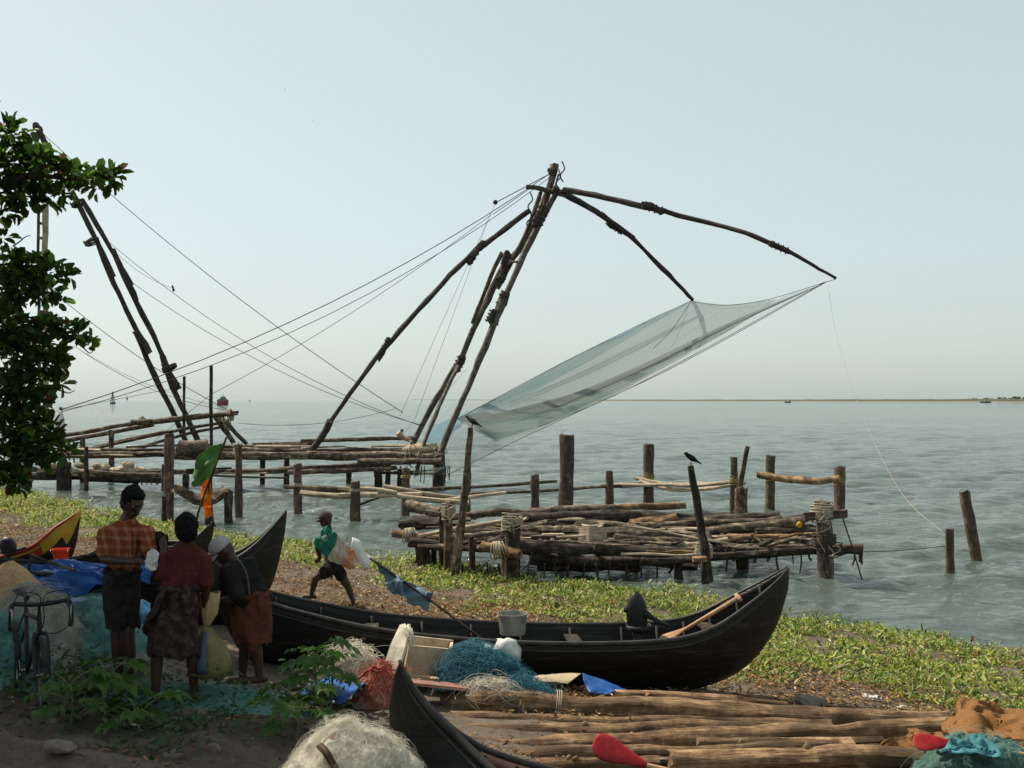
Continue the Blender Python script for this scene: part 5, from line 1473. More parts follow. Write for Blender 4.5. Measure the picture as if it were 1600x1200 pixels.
def heap(label, px, py_base, w_px, h_px, mat, smat=None, ns=0, depth=.7, d=None, seed=0, cat='net heap', name='net_heap', lump=.22, zbase=None, sr=.0014, slen=.26, peak=(0, 0), freq=4.0, spread=1.0, pw=.62):
    """a loose lumpy pile: px,py_base = foot centre, w_px/h_px = size in the photograph"""
    if d is None: q = gp(px, py_base); d = q.y
    k = d / F
    c = at(px, py_base, d); rx = w_px * k / 2; ry = rx * depth
    c.y += ry * .6
    h = at(px, py_base - h_px, c.y).z - (zg(c.x, c.y) if zbase is None else zbase) + .03
    h = max(h, .08)
    nr, ns_ = 15, 40
    b = MB(); rows = []
    def surf(u, a):
        e = 1 + .22 * nz((math.cos(a) * 1.4, math.sin(a) * 1.4, seed * 3.1), 1, seed)
        x = rx * u * e * math.cos(a); y = ry * u * e * math.sin(a)
        z = h * (max(0, 1 - u * u)) ** pw
        q_ = Vector((c.x + x + peak[0] * rx * (1 - u), c.y + y + peak[1] * ry * (1 - u), 0))
        z *= 1 + lump * nz((x / rx * 1.6, y / ry * 1.6, seed), 1.6, seed) + lump * .18 * nz((x * freq, y * freq, seed), 2.2, seed + 1)
        base_z = zg(q_.x, q_.y) if zbase is None else zbase
        q_.z = base_z - .03 + z * (1 if u < 1 else 0)
        return q_
    for i in range(nr):
        u = .05 + .95 * i / (nr - 1)
        rows.append([surf(u, 2 * math.pi * j / ns_) for j in range(ns_)])
    b.grid(rows[::-1], close=True)
    b.v.append(sum(rows[0], Vector((0, 0, 0))) / ns_); q0 = (nr - 1) * ns_
    for j in range(ns_): b.quad([q0 + j, q0 + (j + 1) % ns_, len(b.v) - 1])
    t_ = b.build(name, mat, None, label=label, cat=cat)
    subsurf(t_, 2)
    crumple(t_, .10, (.09 if h > .25 else .05) if smat else .03); crumple(t_, .022, .022 if smat else .004)
    if smat and ns:
        ns = int(ns * 1.6)
        s_ = MB(); rr = random.Random(seed * 7 + 3)
        for _ in range(ns):
            u, a = rr.random() ** .6, rr.uniform(0, 6.283)
            p = surf(u * .98, a); p2 = surf(min(.98, u * .98 + .05), a)
            nrm = (Vector(((p.x - c.x) / rx, (p.y - c.y) / ry, .6 + (p.z - c.z) / h))).normalized()
            L_ = slen * rr.uniform(.4, 1.2)
            tdir = nrm.orthogonal(); tdir.rotate(Matrix.Rotation(rr.uniform(0, 6.28), 3, nrm))
            pts = [p + nrm * .003]
            ang = rr.uniform(0, 6.28); turn = rr.choice((-1, 1)) * rr.uniform(.25, .9); bt = nrm.cross(tdir)
            lift = rr.random() ** 2 * spread * .035
            for q_ in range(9):
                ang += turn + rr.uniform(-.25, .25)
                v = (q_ + 1) / 9
                stp = (tdir * math.cos(ang) + bt * math.sin(ang)) * L_ / 6
                nx = pts[-1] + stp
                pts.append(nx + nrm * (lift * (math.sin(v * 3.14) - math.sin((v - .111) * 3.14))) - Vector((0, 0, .12 * L_ * v * v)))
            s_.tube(pts, sr * rr.uniform(.6, 1.3), 3, cap=False)
        o = s_.build('loose_strands', smat, t_, kind='stuff')
    return t_


def tarp(label, rows, mat, name='tarpaulin', cat='tarpaulin', nu=9, nv=9, wob=.05, wsc=4, thick=.006):
    g = MB(); g.grid(sheet(rows, nu, nv, wob, wsc, RND.random() * 9, 1.3))
    o = g.build(name, mat, None, label=label, cat=cat)
    solid(o, thick)
    return o


# tarpaulin over the black boat
rows = []
for w, (dz, dn) in zip(range(7), [(.02, -.56), (.05, -.30), (-.05, 0), (.02, .30), (.06, .53), (-.10, .57), (-.24, .575)]):
    rr = []
    for j, px in enumerate([-60, -10, 40, 90, 140, 190, 235, 262]):
        d = 14.6; p = at(px, 893, d)
        hang = 1.0 if px < 150 else (.45 if px < 200 else .25)
        z = dz * (hang if dz < 0 else 1) + .035 * math.sin(px * .07 + w)
        q_ = p + Vector((0, -dn, z))
        rr.append((800 + q_.x / q_.y * F, HY - (q_.z - HC) / q_.y * F, q_.y))
    rows.append(rr)
tarp('bright blue tarpaulin draped over the black boat at left', rows, TARP, wob=.075, wsc=3, nu=7, nv=6)
log('paddle_pole', [(50, 868, 14.1), (80, 880, 14.0), (118, 892, 13.9)], .022, W_DARK, None, k=3, label='dark pole lying on the blue tarpaulin by the red bucket', cat='pole')
log('stub_pole', [(43, 898, 13.9), (47, 880, 13.95), (51, 868, 14.0)], .025, W_DARK, None, k=3, label='short dark stub standing on the blue tarpaulin', cat='pole')
# black outboard on the yellow prowed boat
c = at(14, 866, 18.6)
o2 = thing('outboard_motor', 'black outboard motor on the boat with the yellow prow', 'motor', c)
b = MB(); k = 18.6 / F
b.grid([[c + Vector(((math.copysign(abs(math.cos(a)) ** .6, math.cos(a)) * w - z * .10) * k, math.copysign(abs(math.sin(a)) ** .6, math.sin(a)) * w * .75 * k, z * k)) for a in [6.2832 * j / 16 for j in range(16)]] for z, w in [(0, 9), (5, 11.5), (14, 12), (20, 11), (25, 8), (27, 3)]], close=True); sharp(b.build('cowl', MOTOR, o2), 50)
b = MB(); b.tube([c + Vector((0, 0, .02)), c + Vector((-.03, 0, -.35))], .05, 8); b.build('leg', MOTOR, o2)
b = MB(); b.tube([c + Vector((.1, -.05, .06)), c + Vector((.32, -.12, .12))], .022, 8); b.build('tiller', BLACK, o2)

heap('large tan sack pile at the left edge behind the bicycle', 5, 960, 150, 78, JUTE2, None, 0, d=11.6, seed=2, cat='sack', name='sack_pile', lump=.06, pw=.45)
heap('pale grey net heap below the tan sacks at left', 45, 1010, 165, 92, N_GREY, S_GREY, 350, d=10.9, seed=3)
heap('teal net heap at the left edge beside the bicycle wheel', -5, 1075, 150, 110, N_TEAL, S_TEAL, 400, d=10.0, seed=4)
heap('teal net heap behind the bicycle handlebar', 140, 1020, 190, 82, N_TEAL, S_TEAL, 400, d=11.2, seed=5)
heap('teal net spread flat under the standing men', 300, 1120, 380, 46, N_TEAL, S_TEAL, 500, d=9.7, seed=6, depth=.35, pw=.9)
heap('low grey net between the bicycle and the men', 200, 1080, 170, 50, N_GREY, S_GREY, 250, d=10.1, seed=16, depth=.5)
heap('big white nylon net heap at the bottom centre', 545, 1228, 268, 90, N_WHITE, S_WHITE, 2900, d=6.35, seed=7, depth=.8, lump=.14, slen=.13, sr=.00042, pw=.42, spread=.8)
heap('cream net mound beside the papaya seedling', 545, 1058, 110, 52, N_CREAM, S_WHITE, 250, d=11.6, seed=8)
heap('red and orange net bundle with knotted red cord', 592, 1108, 92, 68, N_RED, S_RED, 110, d=10.6, seed=9, lump=.3)
heap('deep blue net heap against the long boat', 760, 1088, 150, 76, N_BLUE, S_BLUE, 900, d=11.2, seed=10, depth=.55, peak=(-.35, 0), slen=.22, sr=.0016)
heap('low bright blue net tail in front of the logs', 815, 1090, 120, 26, N_BLUE, S_BLUE, 500, d=11.0, seed=12, depth=.4, sr=.0016)
heap('pale loose net between the plank and blue net', 770, 1087, 130, 22, N_CREAM, S_WHITE, 300, d=10.9, seed=13, depth=.3)
heap('green net spilling in at the bottom right corner', 1570, 1240, 300, 92, N_GREEN, S_TEAL, 130, d=8.6, seed=11, depth=.5, lump=.12, sr=.0009, spread=.4)
for px, py, dx in [(590, 1042, 0), (580, 1047, -12), (603, 1046, 14), (592, 1052, 0)]:
    pass
rd = thing('red_cord', 'knotted red cord tied round the red net bundle', 'cord', at(592, 1050, 10.3))
for pts in [[(560, 1062), (575, 1048), (590, 1044), (606, 1050), (618, 1066)], [(580, 1050), (584, 1040), (592, 1046), (600, 1040), (604, 1050)], [(592, 1048), (584, 1064), (578, 1080)], [(594, 1048), (602, 1066), (608, 1082)], [(580, 1046), (590, 1050), (600, 1047)]]:
    b = MB(); b.tube(pth([(a, c_, 10.25) for a, c_ in pts], 3), .010, 6); b.build('cord_loop', S_RED, rd)

# tarpaulins, boards, boxes in front of the long boat
tarp('crumpled blue tarpaulin beside the red net bundle', [[(482, 1070, 11), (520, 1058, 11), (545, 1062, 11), (570, 1066, 10.8)], [(470, 1084, 10.8), (510, 1070, 10.5), (540, 1078, 10.4), (566, 1072, 10.5)], [(470, 1100, 10.5), (505, 1098, 10.3), (525, 1100, 10.2), (535, 1098, 10.2)]], TARP, wob=.022, wsc=3)
tarp('dark blue tarpaulin strip on the ground by the seedling', [[(345, 1094, 10.3), (362, 1088, 10.3), (400, 1098, 10.3), (455, 1095, 10.3)], [(343, 1104, 10.1), (370, 1101, 10.1), (410, 1104, 10.1), (452, 1104, 10.1)]], TARP, wob=.03)
tarp('small blue tarpaulin corner under the plaid man', [[(92, 936, 12.3), (130, 931, 12.3), (165, 935, 12.3)], [(95, 946, 12.0), (130, 942, 12.0), (165, 941, 12.0)]], TARP, wob=.03)
tarp('pale blue plastic bag behind the men at knee height', [[(207, 940, 11.9), (222, 940, 11.9), (236, 944, 11.9)], [(205, 955, 11.7), (222, 958, 11.6), (234, 958, 11.7)], [(210, 968, 11.8), (222, 975, 11.7), (228, 968, 11.8)]], M('light_blue_plastic', [(0.05, 0.25, 0.50), (0.12, 0.38, 0.62)], .35, 5, transl=.3, bump=.4), wob=.03, name='plastic_bag', cat='bag')
tarp('sheet of tan cardboard lying against the long boat', [[(835, 1056, 11.7), (880, 1053, 11.7), (908, 1053, 11.7)], [(830, 1065, 11.3), (870, 1066, 11.3), (886, 1068, 11.3)]], CARD, wob=.015, name='cardboard_sheet', cat='cardboard')
tarp('blue tarpaulin folded beside the cardboard sheet', [[(908, 1052, 11.7), (940, 1062, 11.7), (980, 1081, 11.7)], [(912, 1064, 11.45), (935, 1075, 11.4), (962, 1084, 11.4)], [(922, 1083, 11.3), (935, 1085, 11.3), (950, 1087, 11.3)]], TARP, wob=.02)
brd = MB()
brd.grid([[at(600, 1044, 11.0), at(613, 1046, 10.95), at(624, 1047, 10.9)], [at(611, 1010, 11.1), at(622, 1012, 11.05), at(634, 1013, 11.0)], [at(626, 978, 11.3), at(634, 976, 11.25), at(640, 982, 11.2)]])
o = brd.build('weathered_board', M('bleached_board', [(0.33, 0.29, 0.23), (0.52, 0.48, 0.40)], .85, 14, (1, 1, .2), bump=.4), None, smooth=False, label='bleached upright board propped beside the box', cat='board'); solid(o, .035)
fr_ = MB(); rr = random.Random(3)
for i in range(26):
    x0 = rr.uniform(628, 642)
    fr_.tube(pth([(x0, rr.uniform(974, 984), 11.2), (x0 + rr.uniform(2, 8), rr.uniform(985, 1000), 11.1), (x0 + rr.uniform(0, 12), rr.uniform(1000, 1026), 11.1)], 3), .0028, 3)
fr_.build('frayed_fibre', S_WHITE, o, kind='stuff')
bx = thing('foam_box', 'stained beige foam box leaning behind the blue net', 'box', at(665, 1060, 11.3))
FOAM = M('stained_foam', [(0.28, 0.19, 0.115), (0.46, 0.36, 0.25), (0.54, 0.45, 0.34)], .85, 9, bump=.3)
b = MB(); b.beam(at(634, 1030, 11.35), at(702, 1036, 11.6), .03, .29, up=(0.1, 0, 1)); b.build('front_panel', FOAM, bx, smooth=False)
b = MB(); b.beam(at(638, 1013, 11.9), at(704, 1020, 12.1), .03, .27, up=(0.1, 0, 1)); b.build('back_panel', FOAM, bx, smooth=False)
b = MB(); b.beam(at(634, 1024, 11.37), at(636, 1016, 11.9), .03, .26); b.build('side_panel', FOAM, bx, smooth=False)
b = MB(); b.beam(at(704, 1032, 11.62), at(706, 1022, 12.1), .03, .26); b.build('side_panel', FOAM, bx, smooth=False)
b = MB(); b.beam(at(634, 1056, 11.4), at(704, 1062, 11.8), .45, .02); b.build('floor_panel', FOAM, bx, smooth=False)
b = MB(); b.beam(at(628, 1064, 10.6), at(722, 1074, 11.0), .30, .03, jit=.006); b.build('pink_plank', PAINT_P, None, smooth=False, label='flat faded pink plank on the ground below the box', cat='plank')
q = thing('white_sack', 'knotted white plastic sack resting on the long boat rim', 'sack', at(786, 1038, 12.2))
b = MB(); c = at(788, 1018, 12.2); b.ell(c, (.20, .17, .15), None, 24, 14)
b.v = [v + (v - c).normalized() * (.055 * nz(v, 7, 3) + .03 * nz(v, 16, 4)) for v in b.v]; subsurf(b.build('body', PLAST, q), 1)
b = MB(); b.tube(pth([(760, 1010, 12.05), (766, 1020, 12.0), (762, 1032, 12.05)], 3), .04, 7); b.build('knot', PLAST, q)
rope(q, [(757, 1018, 12), (756, 1040, 11.8), (748, 1052, 11.6), (735, 1064, 11.4)], .006, ROPE_P, name='cord')

# brown sacking, bottom right
tarp('crumpled brown sacking heaped at the right edge', [[(1484, 1118, 10.2), (1500, 1104, 10.3), (1535, 1094, 10.4), (1560, 1108, 10.4), (1610, 1110, 10.4)], [(1476, 1142, 9.6), (1505, 1118, 9.7), (1532, 1108, 9.7), (1556, 1122, 9.9), (1615, 1122, 9.9)], [(1478, 1146, 9.3), (1515, 1120, 9.3), (1550, 1126, 9.3), (1580, 1124, 9.5), (1620, 1122, 9.5)], [(1500, 1146, 9.15), (1530, 1150, 9.1), (1560, 1146, 9.15), (1590, 1142, 9.2), (1625, 1142, 9.2)], [(1490, 1152, 8.9), (1530, 1156, 8.9), (1560, 1158, 8.85), (1590, 1158, 8.85), (1630, 1158, 8.8)]], JUTE, wob=.065, wsc=3, thick=.012, name='sacking', cat='sacking')
tarp('tan brown sacking spread behind the right red paddle', [[(1412, 1136, 9.5), (1440, 1144, 9.5), (1475, 1150, 9.5)], [(1408, 1152, 9.3), (1432, 1156, 9.3), (1480, 1160, 9.2)], [(1360, 1168, 9.1), (1420, 1172, 9.1), (1480, 1172, 9.0)]], JUTE, wob=.05, wsc=4, thick=.012, name='sacking', cat='sacking')
tarp('bright teal cloth on top of the green net', [[(1490, 1152, 8.75), (1515, 1147, 8.8), (1532, 1158, 8.8)], [(1476, 1166, 8.6), (1515, 1164, 8.55), (1560, 1168, 8.6)], [(1448, 1180, 8.5), (1500, 1182, 8.4), (1560, 1180, 8.45)]], M('teal_cloth', [(0.03, 0.12, 0.14), (0.07, 0.23, 0.27)], .8, 12), wob=.07, wsc=5, name='teal_cloth', cat='cloth')

# ------------------------------------------------------------------ log pile
for pts, r0, r1, lab in [
    ([(690, 1098, 10.9), (800, 1100, 10.9), (900, 1106, 11), (1010, 1108, 11), (1150, 1116, 11.1), (1280, 1124, 11.1), (1390, 1128, 11.2), (1482, 1128, 11.2)], .135, .115, 'thickest log at the back of the pile with pale cord wound round it'),
    ([(960, 1086, 11.5), (1060, 1091, 11.5), (1150, 1096, 11.5), (1230, 1102, 11.5)], .07, .045, 'thin knotty branch behind the thickest log'),
    ([(716, 1140, 10.2), (800, 1142, 10.2), (900, 1144, 10.25), (1000, 1142, 10.3), (1150, 1140, 10.35), (1300, 1144, 10.4)], .075, .085, 'slim ridged log second from the back of the pile'),
    ([(742, 1170, 9.7), (830, 1166, 9.7), (930, 1160, 9.8), (1040, 1160, 9.9), (1160, 1152, 10), (1290, 1146, 10.1), (1400, 1141, 10.2), (1480, 1138, 10.2)], .085, .10, 'long curved log in the middle of the pile'),
    ([(806, 1184, 9.3), (870, 1180, 9.3), (960, 1178, 9.35), (1080, 1176, 9.4), (1200, 1170, 9.5), (1330, 1164, 9.6)], .075, .06, 'slender log with tapered end before the curved log'),
    ([(704, 1122, 10.55), (820, 1124, 10.55), (960, 1128, 10.6), (1120, 1130, 10.7), (1300, 1136, 10.8)], .07, .06, 'thin straight log tucked in front of the thickest log'),
    ([(846, 1198, 8.95), (930, 1196, 8.95), (1030, 1194, 8.95)], .06, .06, 'short thick stick of wood behind the left red paddle'),
    ([(1046, 1190, 8.9), (1150, 1186, 8.9), (1250, 1184, 8.95), (1340, 1182, 9), (1440, 1184, 9)], .09, .085, 'frontmost blunt log of the pile by the right red paddle'),
]:
    path = pth(pts, 9)
    q0 = min(range(len(path)), key=lambda i: path[i].z)
    path = [q + Vector((0, 0, .02 * nz(q, 1.7, 2))) + Vector((0, .03, 0)) * nz(q, 1.3, 5) for q in path]
    r0 *= .90; r1 *= .90
    b = MB(); b.tube(path, [r0, (r0 + r1) / 2 * 1.06, r1], 16, rough=.26)
    o = sharp(b.build('felled_log', W_WARM, None, label=lab, cat='log', group='bare logs stacked on the beach'), 60)
    rr = random.Random(int(pts[0][0]))
    for q_ in range(2):                       # branch stubs
        i = rr.randrange(4, len(path) - 4); v = (path[i + 1] - path[i]).normalized(); u = v.orthogonal(); u.rotate(Matrix.Rotation(rr.uniform(0, 6.28), 3, v))
        b = MB(); b.tube([path[i] + u * r0 * .6, path[i] + u * r0 * 1.04 + v * .02], [r0 * .5, r0 * .22], 8, rough=.2); b.build('branch_stub', W_WARM, o)
p_ = at(868, 1104, 10.9)
b = MB()
for q_ in range(3):
    b.tube([p_ + Vector((q_ * .02 + .02 * math.sin(a), -math.cos(a) * .152, math.sin(a) * .152)) for a in [6.2832 * i / 16 for i in range(17)]], .005, 5)
b.build('cord_winding', ROPE_P, bpy.data.objects['felled_log'])
for k, (x0, y0, x1, y1, dd_, lab) in enumerate([(720, 1120, 1100, 1128, 10.6, 'thin grey pole wedged between the two back logs'), (1090, 1160, 1380, 1156, 9.75, 'short bark-covered pole in the gap at the right of the pile'), (880, 1190, 1060, 1188, 9.1, 'thin stick in front of the slender log')]):
    log('thin_pole', [(x0, y0, dd_), ((x0 + x1) / 2, (y0 + y1) / 2 + 2, dd_), (x1, y1, dd_ + .05)], .04, W_WARM if k % 2 else W_OLD, None, k=5, n=9, rough=.3, label=lab, cat='pole')
for pts_, lab in [([(500, 1166, 6.35), (512, 1180, 6.3), (526, 1206, 6.3)], 'broken brown stick on the white net heap, the longer'), ([(508, 1160, 6.45), (522, 1152, 6.45), (538, 1150, 6.5)], 'short brown stick on the white net heap, the upper')]:
    log('broken_stick', pts_, .022, W_WARM, None, k=3, label=lab, cat='stick')
# blocks supporting the pile
for x_, y_, d_, lab in [(1324, 1163, 9.3, 'square timber block lying between the front logs'), ]:
    b = MB(); b.beam(at(x_ - 9, y_ + 6, d_), at(x_ + 9, y_ + 6, d_), .16, .13, jit=.008); b.build('timber_block', W_WARM, None, smooth=False, label=lab, cat='block')

# stones and litter
STONE = M('beach_stone', [(0.10, 0.085, 0.065), (0.20, 0.17, 0.13)], .9, 9, bump=.4)
for px, py, w, h, lab in [(1265, 1100, 60, 22, 'flat brown stone at the end of the logs'), (300, 1118, 50, 22, 'dark stone lying in the shade below the teal net'), (335, 1170, 24, 18, 'small pale stone in the bottom left shade'), (560, 1103, 40, 12, 'reddish flat stone under the blue tarpaulin'), (95, 1172, 46, 22, 'dark stone at the foot of the earth mound'), (270, 1180, 34, 16, 'rough stone on the earth at lower left')]:
    q = gp(px, py + h * .3); k = q.y / F
    b = MB(); b.ell(q + Vector((0, 0, h * .2 * k)), (w * .5 * k, w * .4 * k, h * .55 * k), None, 16, 10)
    b.v = [v + Vector((nz(v, 6), nz(v, 6, 2), nz(v, 6, 4))) * w * .16 * k + Vector((nz(v, 17), nz(v, 17, 2), nz(v, 17, 4))) * w * .07 * k for v in b.v]
    b.build('stone', STONE, None, smooth=False, label=lab, cat='stone')
for i, (px, py, px2, py2, lab) in enumerate([(1346, 1088, 1378, 1092, 'white crumpled scrap on the dry grass, the larger'), (1400, 1108, 1418, 1105, 'small white scrap beside the back log'), (195, 1065, 215, 1067, 'white scrap in the weeds behind the men'), (180, 1130, 218, 1138, 'white torn scrap among the weeds'), (215, 1092, 226, 1096, 'tiny white paper by the feet of the middle man')]):
    a, c = gp(px, py), gp(px2, py2)
    tarp(lab, [[(px, py - 4, a.y), ((px + px2) / 2, (py + py2) / 2 - 5, (a.y + c.y) / 2), (px2, py2 - 3, c.y)], [(px, py + 2, a.y - .05), ((px + px2) / 2, (py + py2) / 2, (a.y + c.y) / 2 - .08), (px2, py2 + 1, c.y - .05)]], PLAST, wob=.015, wsc=9, name='paper_scrap', cat='litter')
q = gp(1300, 1051); log('driftwood_stick', [(1292, 1053, q.y), (1305, 1046, q.y), (1319, 1039, q.y + .05)], .022, W_PALE, None, k=3, label='pale stick lying in the green plants at right', cat='stick')

# ------------------------------------------------------------------ papaya seedlings
def seedling(label, px, py_top, py_base, d, n, size, seed, lit=1.0):
    base = at(px, py_base, d); base.z = min(base.z, zg(base.x, d)) ; top = at(px, py_top, d)
    t_ = thing('papaya_seedling', label, 'plant', base)
    rr = random.Random(seed)
    b = MB(); b.tube(catmull([base, base.lerp(top, .5) + Vector((.02, 0, 0)), top], 4), [.014, .010, .007], 7); b.build('stem', M('green_stem', [(0.10, 0.15, 0.05)], .6, 9), t_)
    for i in range(n):
        a = i * 2.4 + rr.uniform(-.3, .3); v = 1 - i / n * .75
        st = base.lerp(top, v)
        out_ = Vector((math.cos(a), math.sin(a), rr.uniform(.1, .5))).normalized()
        pl = size * rr.uniform(.9, 1.5)
        tip = st + out_ * pl + Vector((0, 0, size * .15))
        b = MB(); b.tube([st, st.lerp(tip, .5) + Vector((0, 0, size * .12)), tip], .005, 5)
        pet = b.build('leaf_stalk', MATS['green_stem'], t_)
        # lobed blade
        fw = Vector((out_.x, out_.y, -.35 + rr.uniform(-.25, .2))).normalized(); sd = fw.cross(Vector((0, 0, 1))).normalized(); up_ = sd.cross(fw)
        g = MB(); S_ = size * rr.uniform(1.0, 1.45)
        g.v.append(tip)
        for L_ in range(7):
            la = (L_ - 3) * .62
            dr = fw * math.cos(la) + sd * math.sin(la)
            pr = dr.cross(up_)
            ln = S_ * (.95 - .13 * abs(L_ - 3)) * rr.uniform(.85, 1.1)
            dro = up_ * (-ln * .16)
            c0 = len(g.v)
            g.v += [tip + dr * ln * .3 + pr * ln * .13, tip + dr * ln * .62 + pr * ln * .21 + up_ * .012, tip + dr * ln + dro, tip + dr * ln * .62 - pr * ln * .21 + up_ * .012, tip + dr * ln * .3 - pr * ln * .13, tip + dr * ln * .55 - up_ * .012]
            g.quad([0, c0, c0 + 5]); g.quad([0, c0 + 5, c0 + 4]); g.quad([c0, c0 + 1, c0 + 5]); g.quad([c0 + 1, c0 + 2, c0 + 5]); g.quad([c0 + 2, c0 + 3, c0 + 5]); g.quad([c0 + 3, c0 + 4, c0 + 5])
        g.build('leaf', M('papaya_leaf', [(0.035, 0.085, 0.014), (0.075, 0.15, 0.028)], .45, 6, transl=.35, bump=.2), t_, smooth=False)
    return t_


seedling('papaya seedling with lobed leaves before the cream net', 490, 1018, 1105, 10.0, 10, .17, 1)
seedling('taller papaya seedling right beside the first, leaves catching sun', 516, 1022, 1100, 10.2, 8, .16, 2)
seedling('low papaya seedling in shade below the dark blue tarpaulin', 462, 1085, 1165, 8.9, 9, .17, 3)
seedling('papaya seedling growing beside the bicycle handlebar', 165, 1045, 1125, 9.2, 11, .19, 4)
seedling('small papaya seedling left of the middle man in shade', 215, 1105, 1160, 8.8, 9, .17, 5)
seedling('papaya seedling in front of the bicycle wheel', 110, 1068, 1130, 8.9, 9, .17, 6)

# ------------------------------------------------------------------ bicycle
BIKE = M('grey_bike_paint', [(0.018, 0.018, 0.018), (0.05, 0.05, 0.05)], .65, 7, spec=.15)
g0 = gp(66, 1112)
bk = thing('bicycle', 'old bicycle with drop handlebars standing among weeds at left', 'bicycle', g0)
hd = Vector((.52, -.85, 0)).normalized(); sdv = Vector((.85, .52, 0)).normalized()
steer = math.radians(-4)
sc = .86


def bp(f, s_, u): return g0 + hd * f * sc + sdv * s_ * sc + Vector((0, 0, u * sc))


def wheel(cen, fdir, name):
    w = MB(); R_ = .335 * sc
    ring = [cen + fdir * (math.cos(a) * R_) + Vector((0, 0, math.sin(a) * R_)) for a in [6.28319 * i / 32 for i in range(33)]]
    w.tube(ring, .023, 8, cap=False); wo_ = w.build(name, BLACK, bk)
    w = MB(); w.tube([cen + (p - cen) * .93 for p in ring], .010, 6, cap=False); w.build('rim', CHROME, wo_)
    ax_ = fdir.cross(Vector((0, 0, 1))).normalized()
    for i in range(20):
        a = 6.2832 * i / 20
        w = MB(); w.tube([cen + ax_ * (.03 if i % 2 else -.03), cen + fdir * (math.cos(a) * R_ * .93) + Vector((0, 0, math.sin(a) * R_ * .93))], .0016, 3); w.build('spoke', CHROME, wo_)
    w = MB(); w.tube([cen - ax_ * .05, cen + ax_ * .05], .02, 8); w.build('hub', CHROME, wo_)
    # mudguard
    w = MB(); w.grid([[cen + fdir * (math.cos(a) * (R_ + .03)) + Vector((0, 0, math.sin(a) * (R_ + .03))) + ax_ * q for q in (-.028, 0, .028)] for a in [(.05 + .95 * i / 14) * 3.14159 + (.25 if name == 'front_wheel' else -.15) for i in range(15)]])
    solid(w.build('mudguard', BLACK, wo_), .003)


fdir = (Matrix.Rotation(steer, 3, 'Z') @ hd)
wheel(bp(0, 0, .35), fdir, 'front_wheel')
wheel(bp(-1.04, -.12, .35), hd, 'rear_wheel')
tubes = [('top_tube', (-.16, 0, .86), (-.64, -.05, .84), .019), ('down_tube', (-.13, 0, .78), (-.58, -.05, .29), .021), ('seat_tube', (-.64, -.05, .90), (-.58, -.05, .29), .019), ('head_tube', (-.17, 0, .92), (-.12, 0, .72), .018), ('seat_post', (-.64, -.05, .86), (-.66, -.055, 1.0), .012)]
for nm, a, c, r in tubes:
    b = MB(); b.tube([bp(*a), bp(*c)], r, 8); b.build(nm, BIKE, bk)
for q_ in (-1, 1):
    b = MB(); b.tube([bp(-.58, -.05 + q_ * .03, .29), bp(-1.04, -.12 + q_ * .06, .35)], .010, 6); b.build('chain_stay', BIKE, bk)
    b = MB(); b.tube([bp(-.64, -.05 + q_ * .02, .84), bp(-1.04, -.12 + q_ * .06, .35)], .009, 6); b.build('seat_stay', BIKE, bk)
    b = MB(); b.tube(catmull([bp(-.12, q_ * .035, .74), bp(-.10, q_ * .06, .66), bp(-.03, q_ * .062, .45), bp(.0, q_ * .062, .34)], 3), [.022, .02, .017, .014], 8); b.build('fork_blade', BIKE, bk)
b = MB(); b.tube([bp(-.15, -.04, .73), bp(-.15, .04, .73)], .022, 8); b.build('fork_crown', CHROME, bk)
b = MB(); b.tube([bp(-.17, 0, .92), bp(-.18, 0, 1.0), bp(-.10, 0, 1.02)], .013, 8); b.build('handlebar_stem', CHROME, bk)
hb_ = MB()
hs = Matrix.Rotation(steer, 3, 'Z') @ sdv
H = lambda s_, f_, u_: bp(-.10, 0, 1.0) + hs * s_ * sc + fdir * f_ * sc + Vector((0, 0, u_ * sc))
hb_.tube(catmull([H(-.27, -.02, -.20), H(-.27, .05, -.19), H(-.27, .10, -.10), H(-.265, .08, 0), H(-.24, 0, .035), H(-.12, 0, .02), H(0, 0, 0.015), H(.12, 0, .02), H(.24, 0, .035), H(.265, .08, 0), H(.27, .10, -.10), H(.27, .05, -.19), H(.27, -.02, -.20)], 4), .020, 8)
hb_.build('handlebar', BLACK, bk)
for q_ in (-1, 1):
    b = MB(); b.tube(catmull([H(q_ * .268, .09, .0), H(q_ * .262, .14, -.02), H(q_ * .262, .15, -.12), H(q_ * .264, .13, -.20)], 3), [.014, .009, .008, .007], 6); b.build('brake_lever', CHROME, bk)
    b = MB(); b.tube(catmull([H(q_ * .262, .12, .01), H(q_ * .20, .20, .16), H(q_ * .02, .16, .12), H(q_ * .03, .06, -.10), bp(-.13, q_ * .02, .78)], 5), .0045, 5); b.build('brake_cable', BLACK, bk)
b = MB(); b.tube(catmull([H(.05, .05, .05), H(.22, .14, .03), H(.26, .12, -.16), H(.12, .1, -.26), H(-.02, .06, -.22)], 5), .0045, 5); b.build('gear_cable', BLACK, bk)
b = MB(); rows = []
for f_, w_, z_ in [(.17, .015, .0), (.12, .025, .012), (.02, .035, .012), (-.05, .075, .022), (-.10, .09, .03), (-.14, .07, .022)]:
    cc = bp(-.70, -.055, 1.02) + hd * f_
    rows.append([cc + sdv * w_ * math.cos(a) + Vector((0, 0, z_ + .026 * math.sin(a))) for a in [6.2832 * j / 12 for j in range(12)]])
b.grid(rows, close=True); b.quad(list(range(12))); b.quad([60 + j for j in range(12)][::-1]); b.build('saddle', M('dark_vinyl', [(0.014, 0.014, 0.028), (0.03, 0.03, 0.045)], .45, 9), bk)
b = MB(); b.tube([bp(-.58, -.12, .29), bp(-.58, .02, .29)], .02, 8); b.build('bottom_bracket', CHROME, bk)
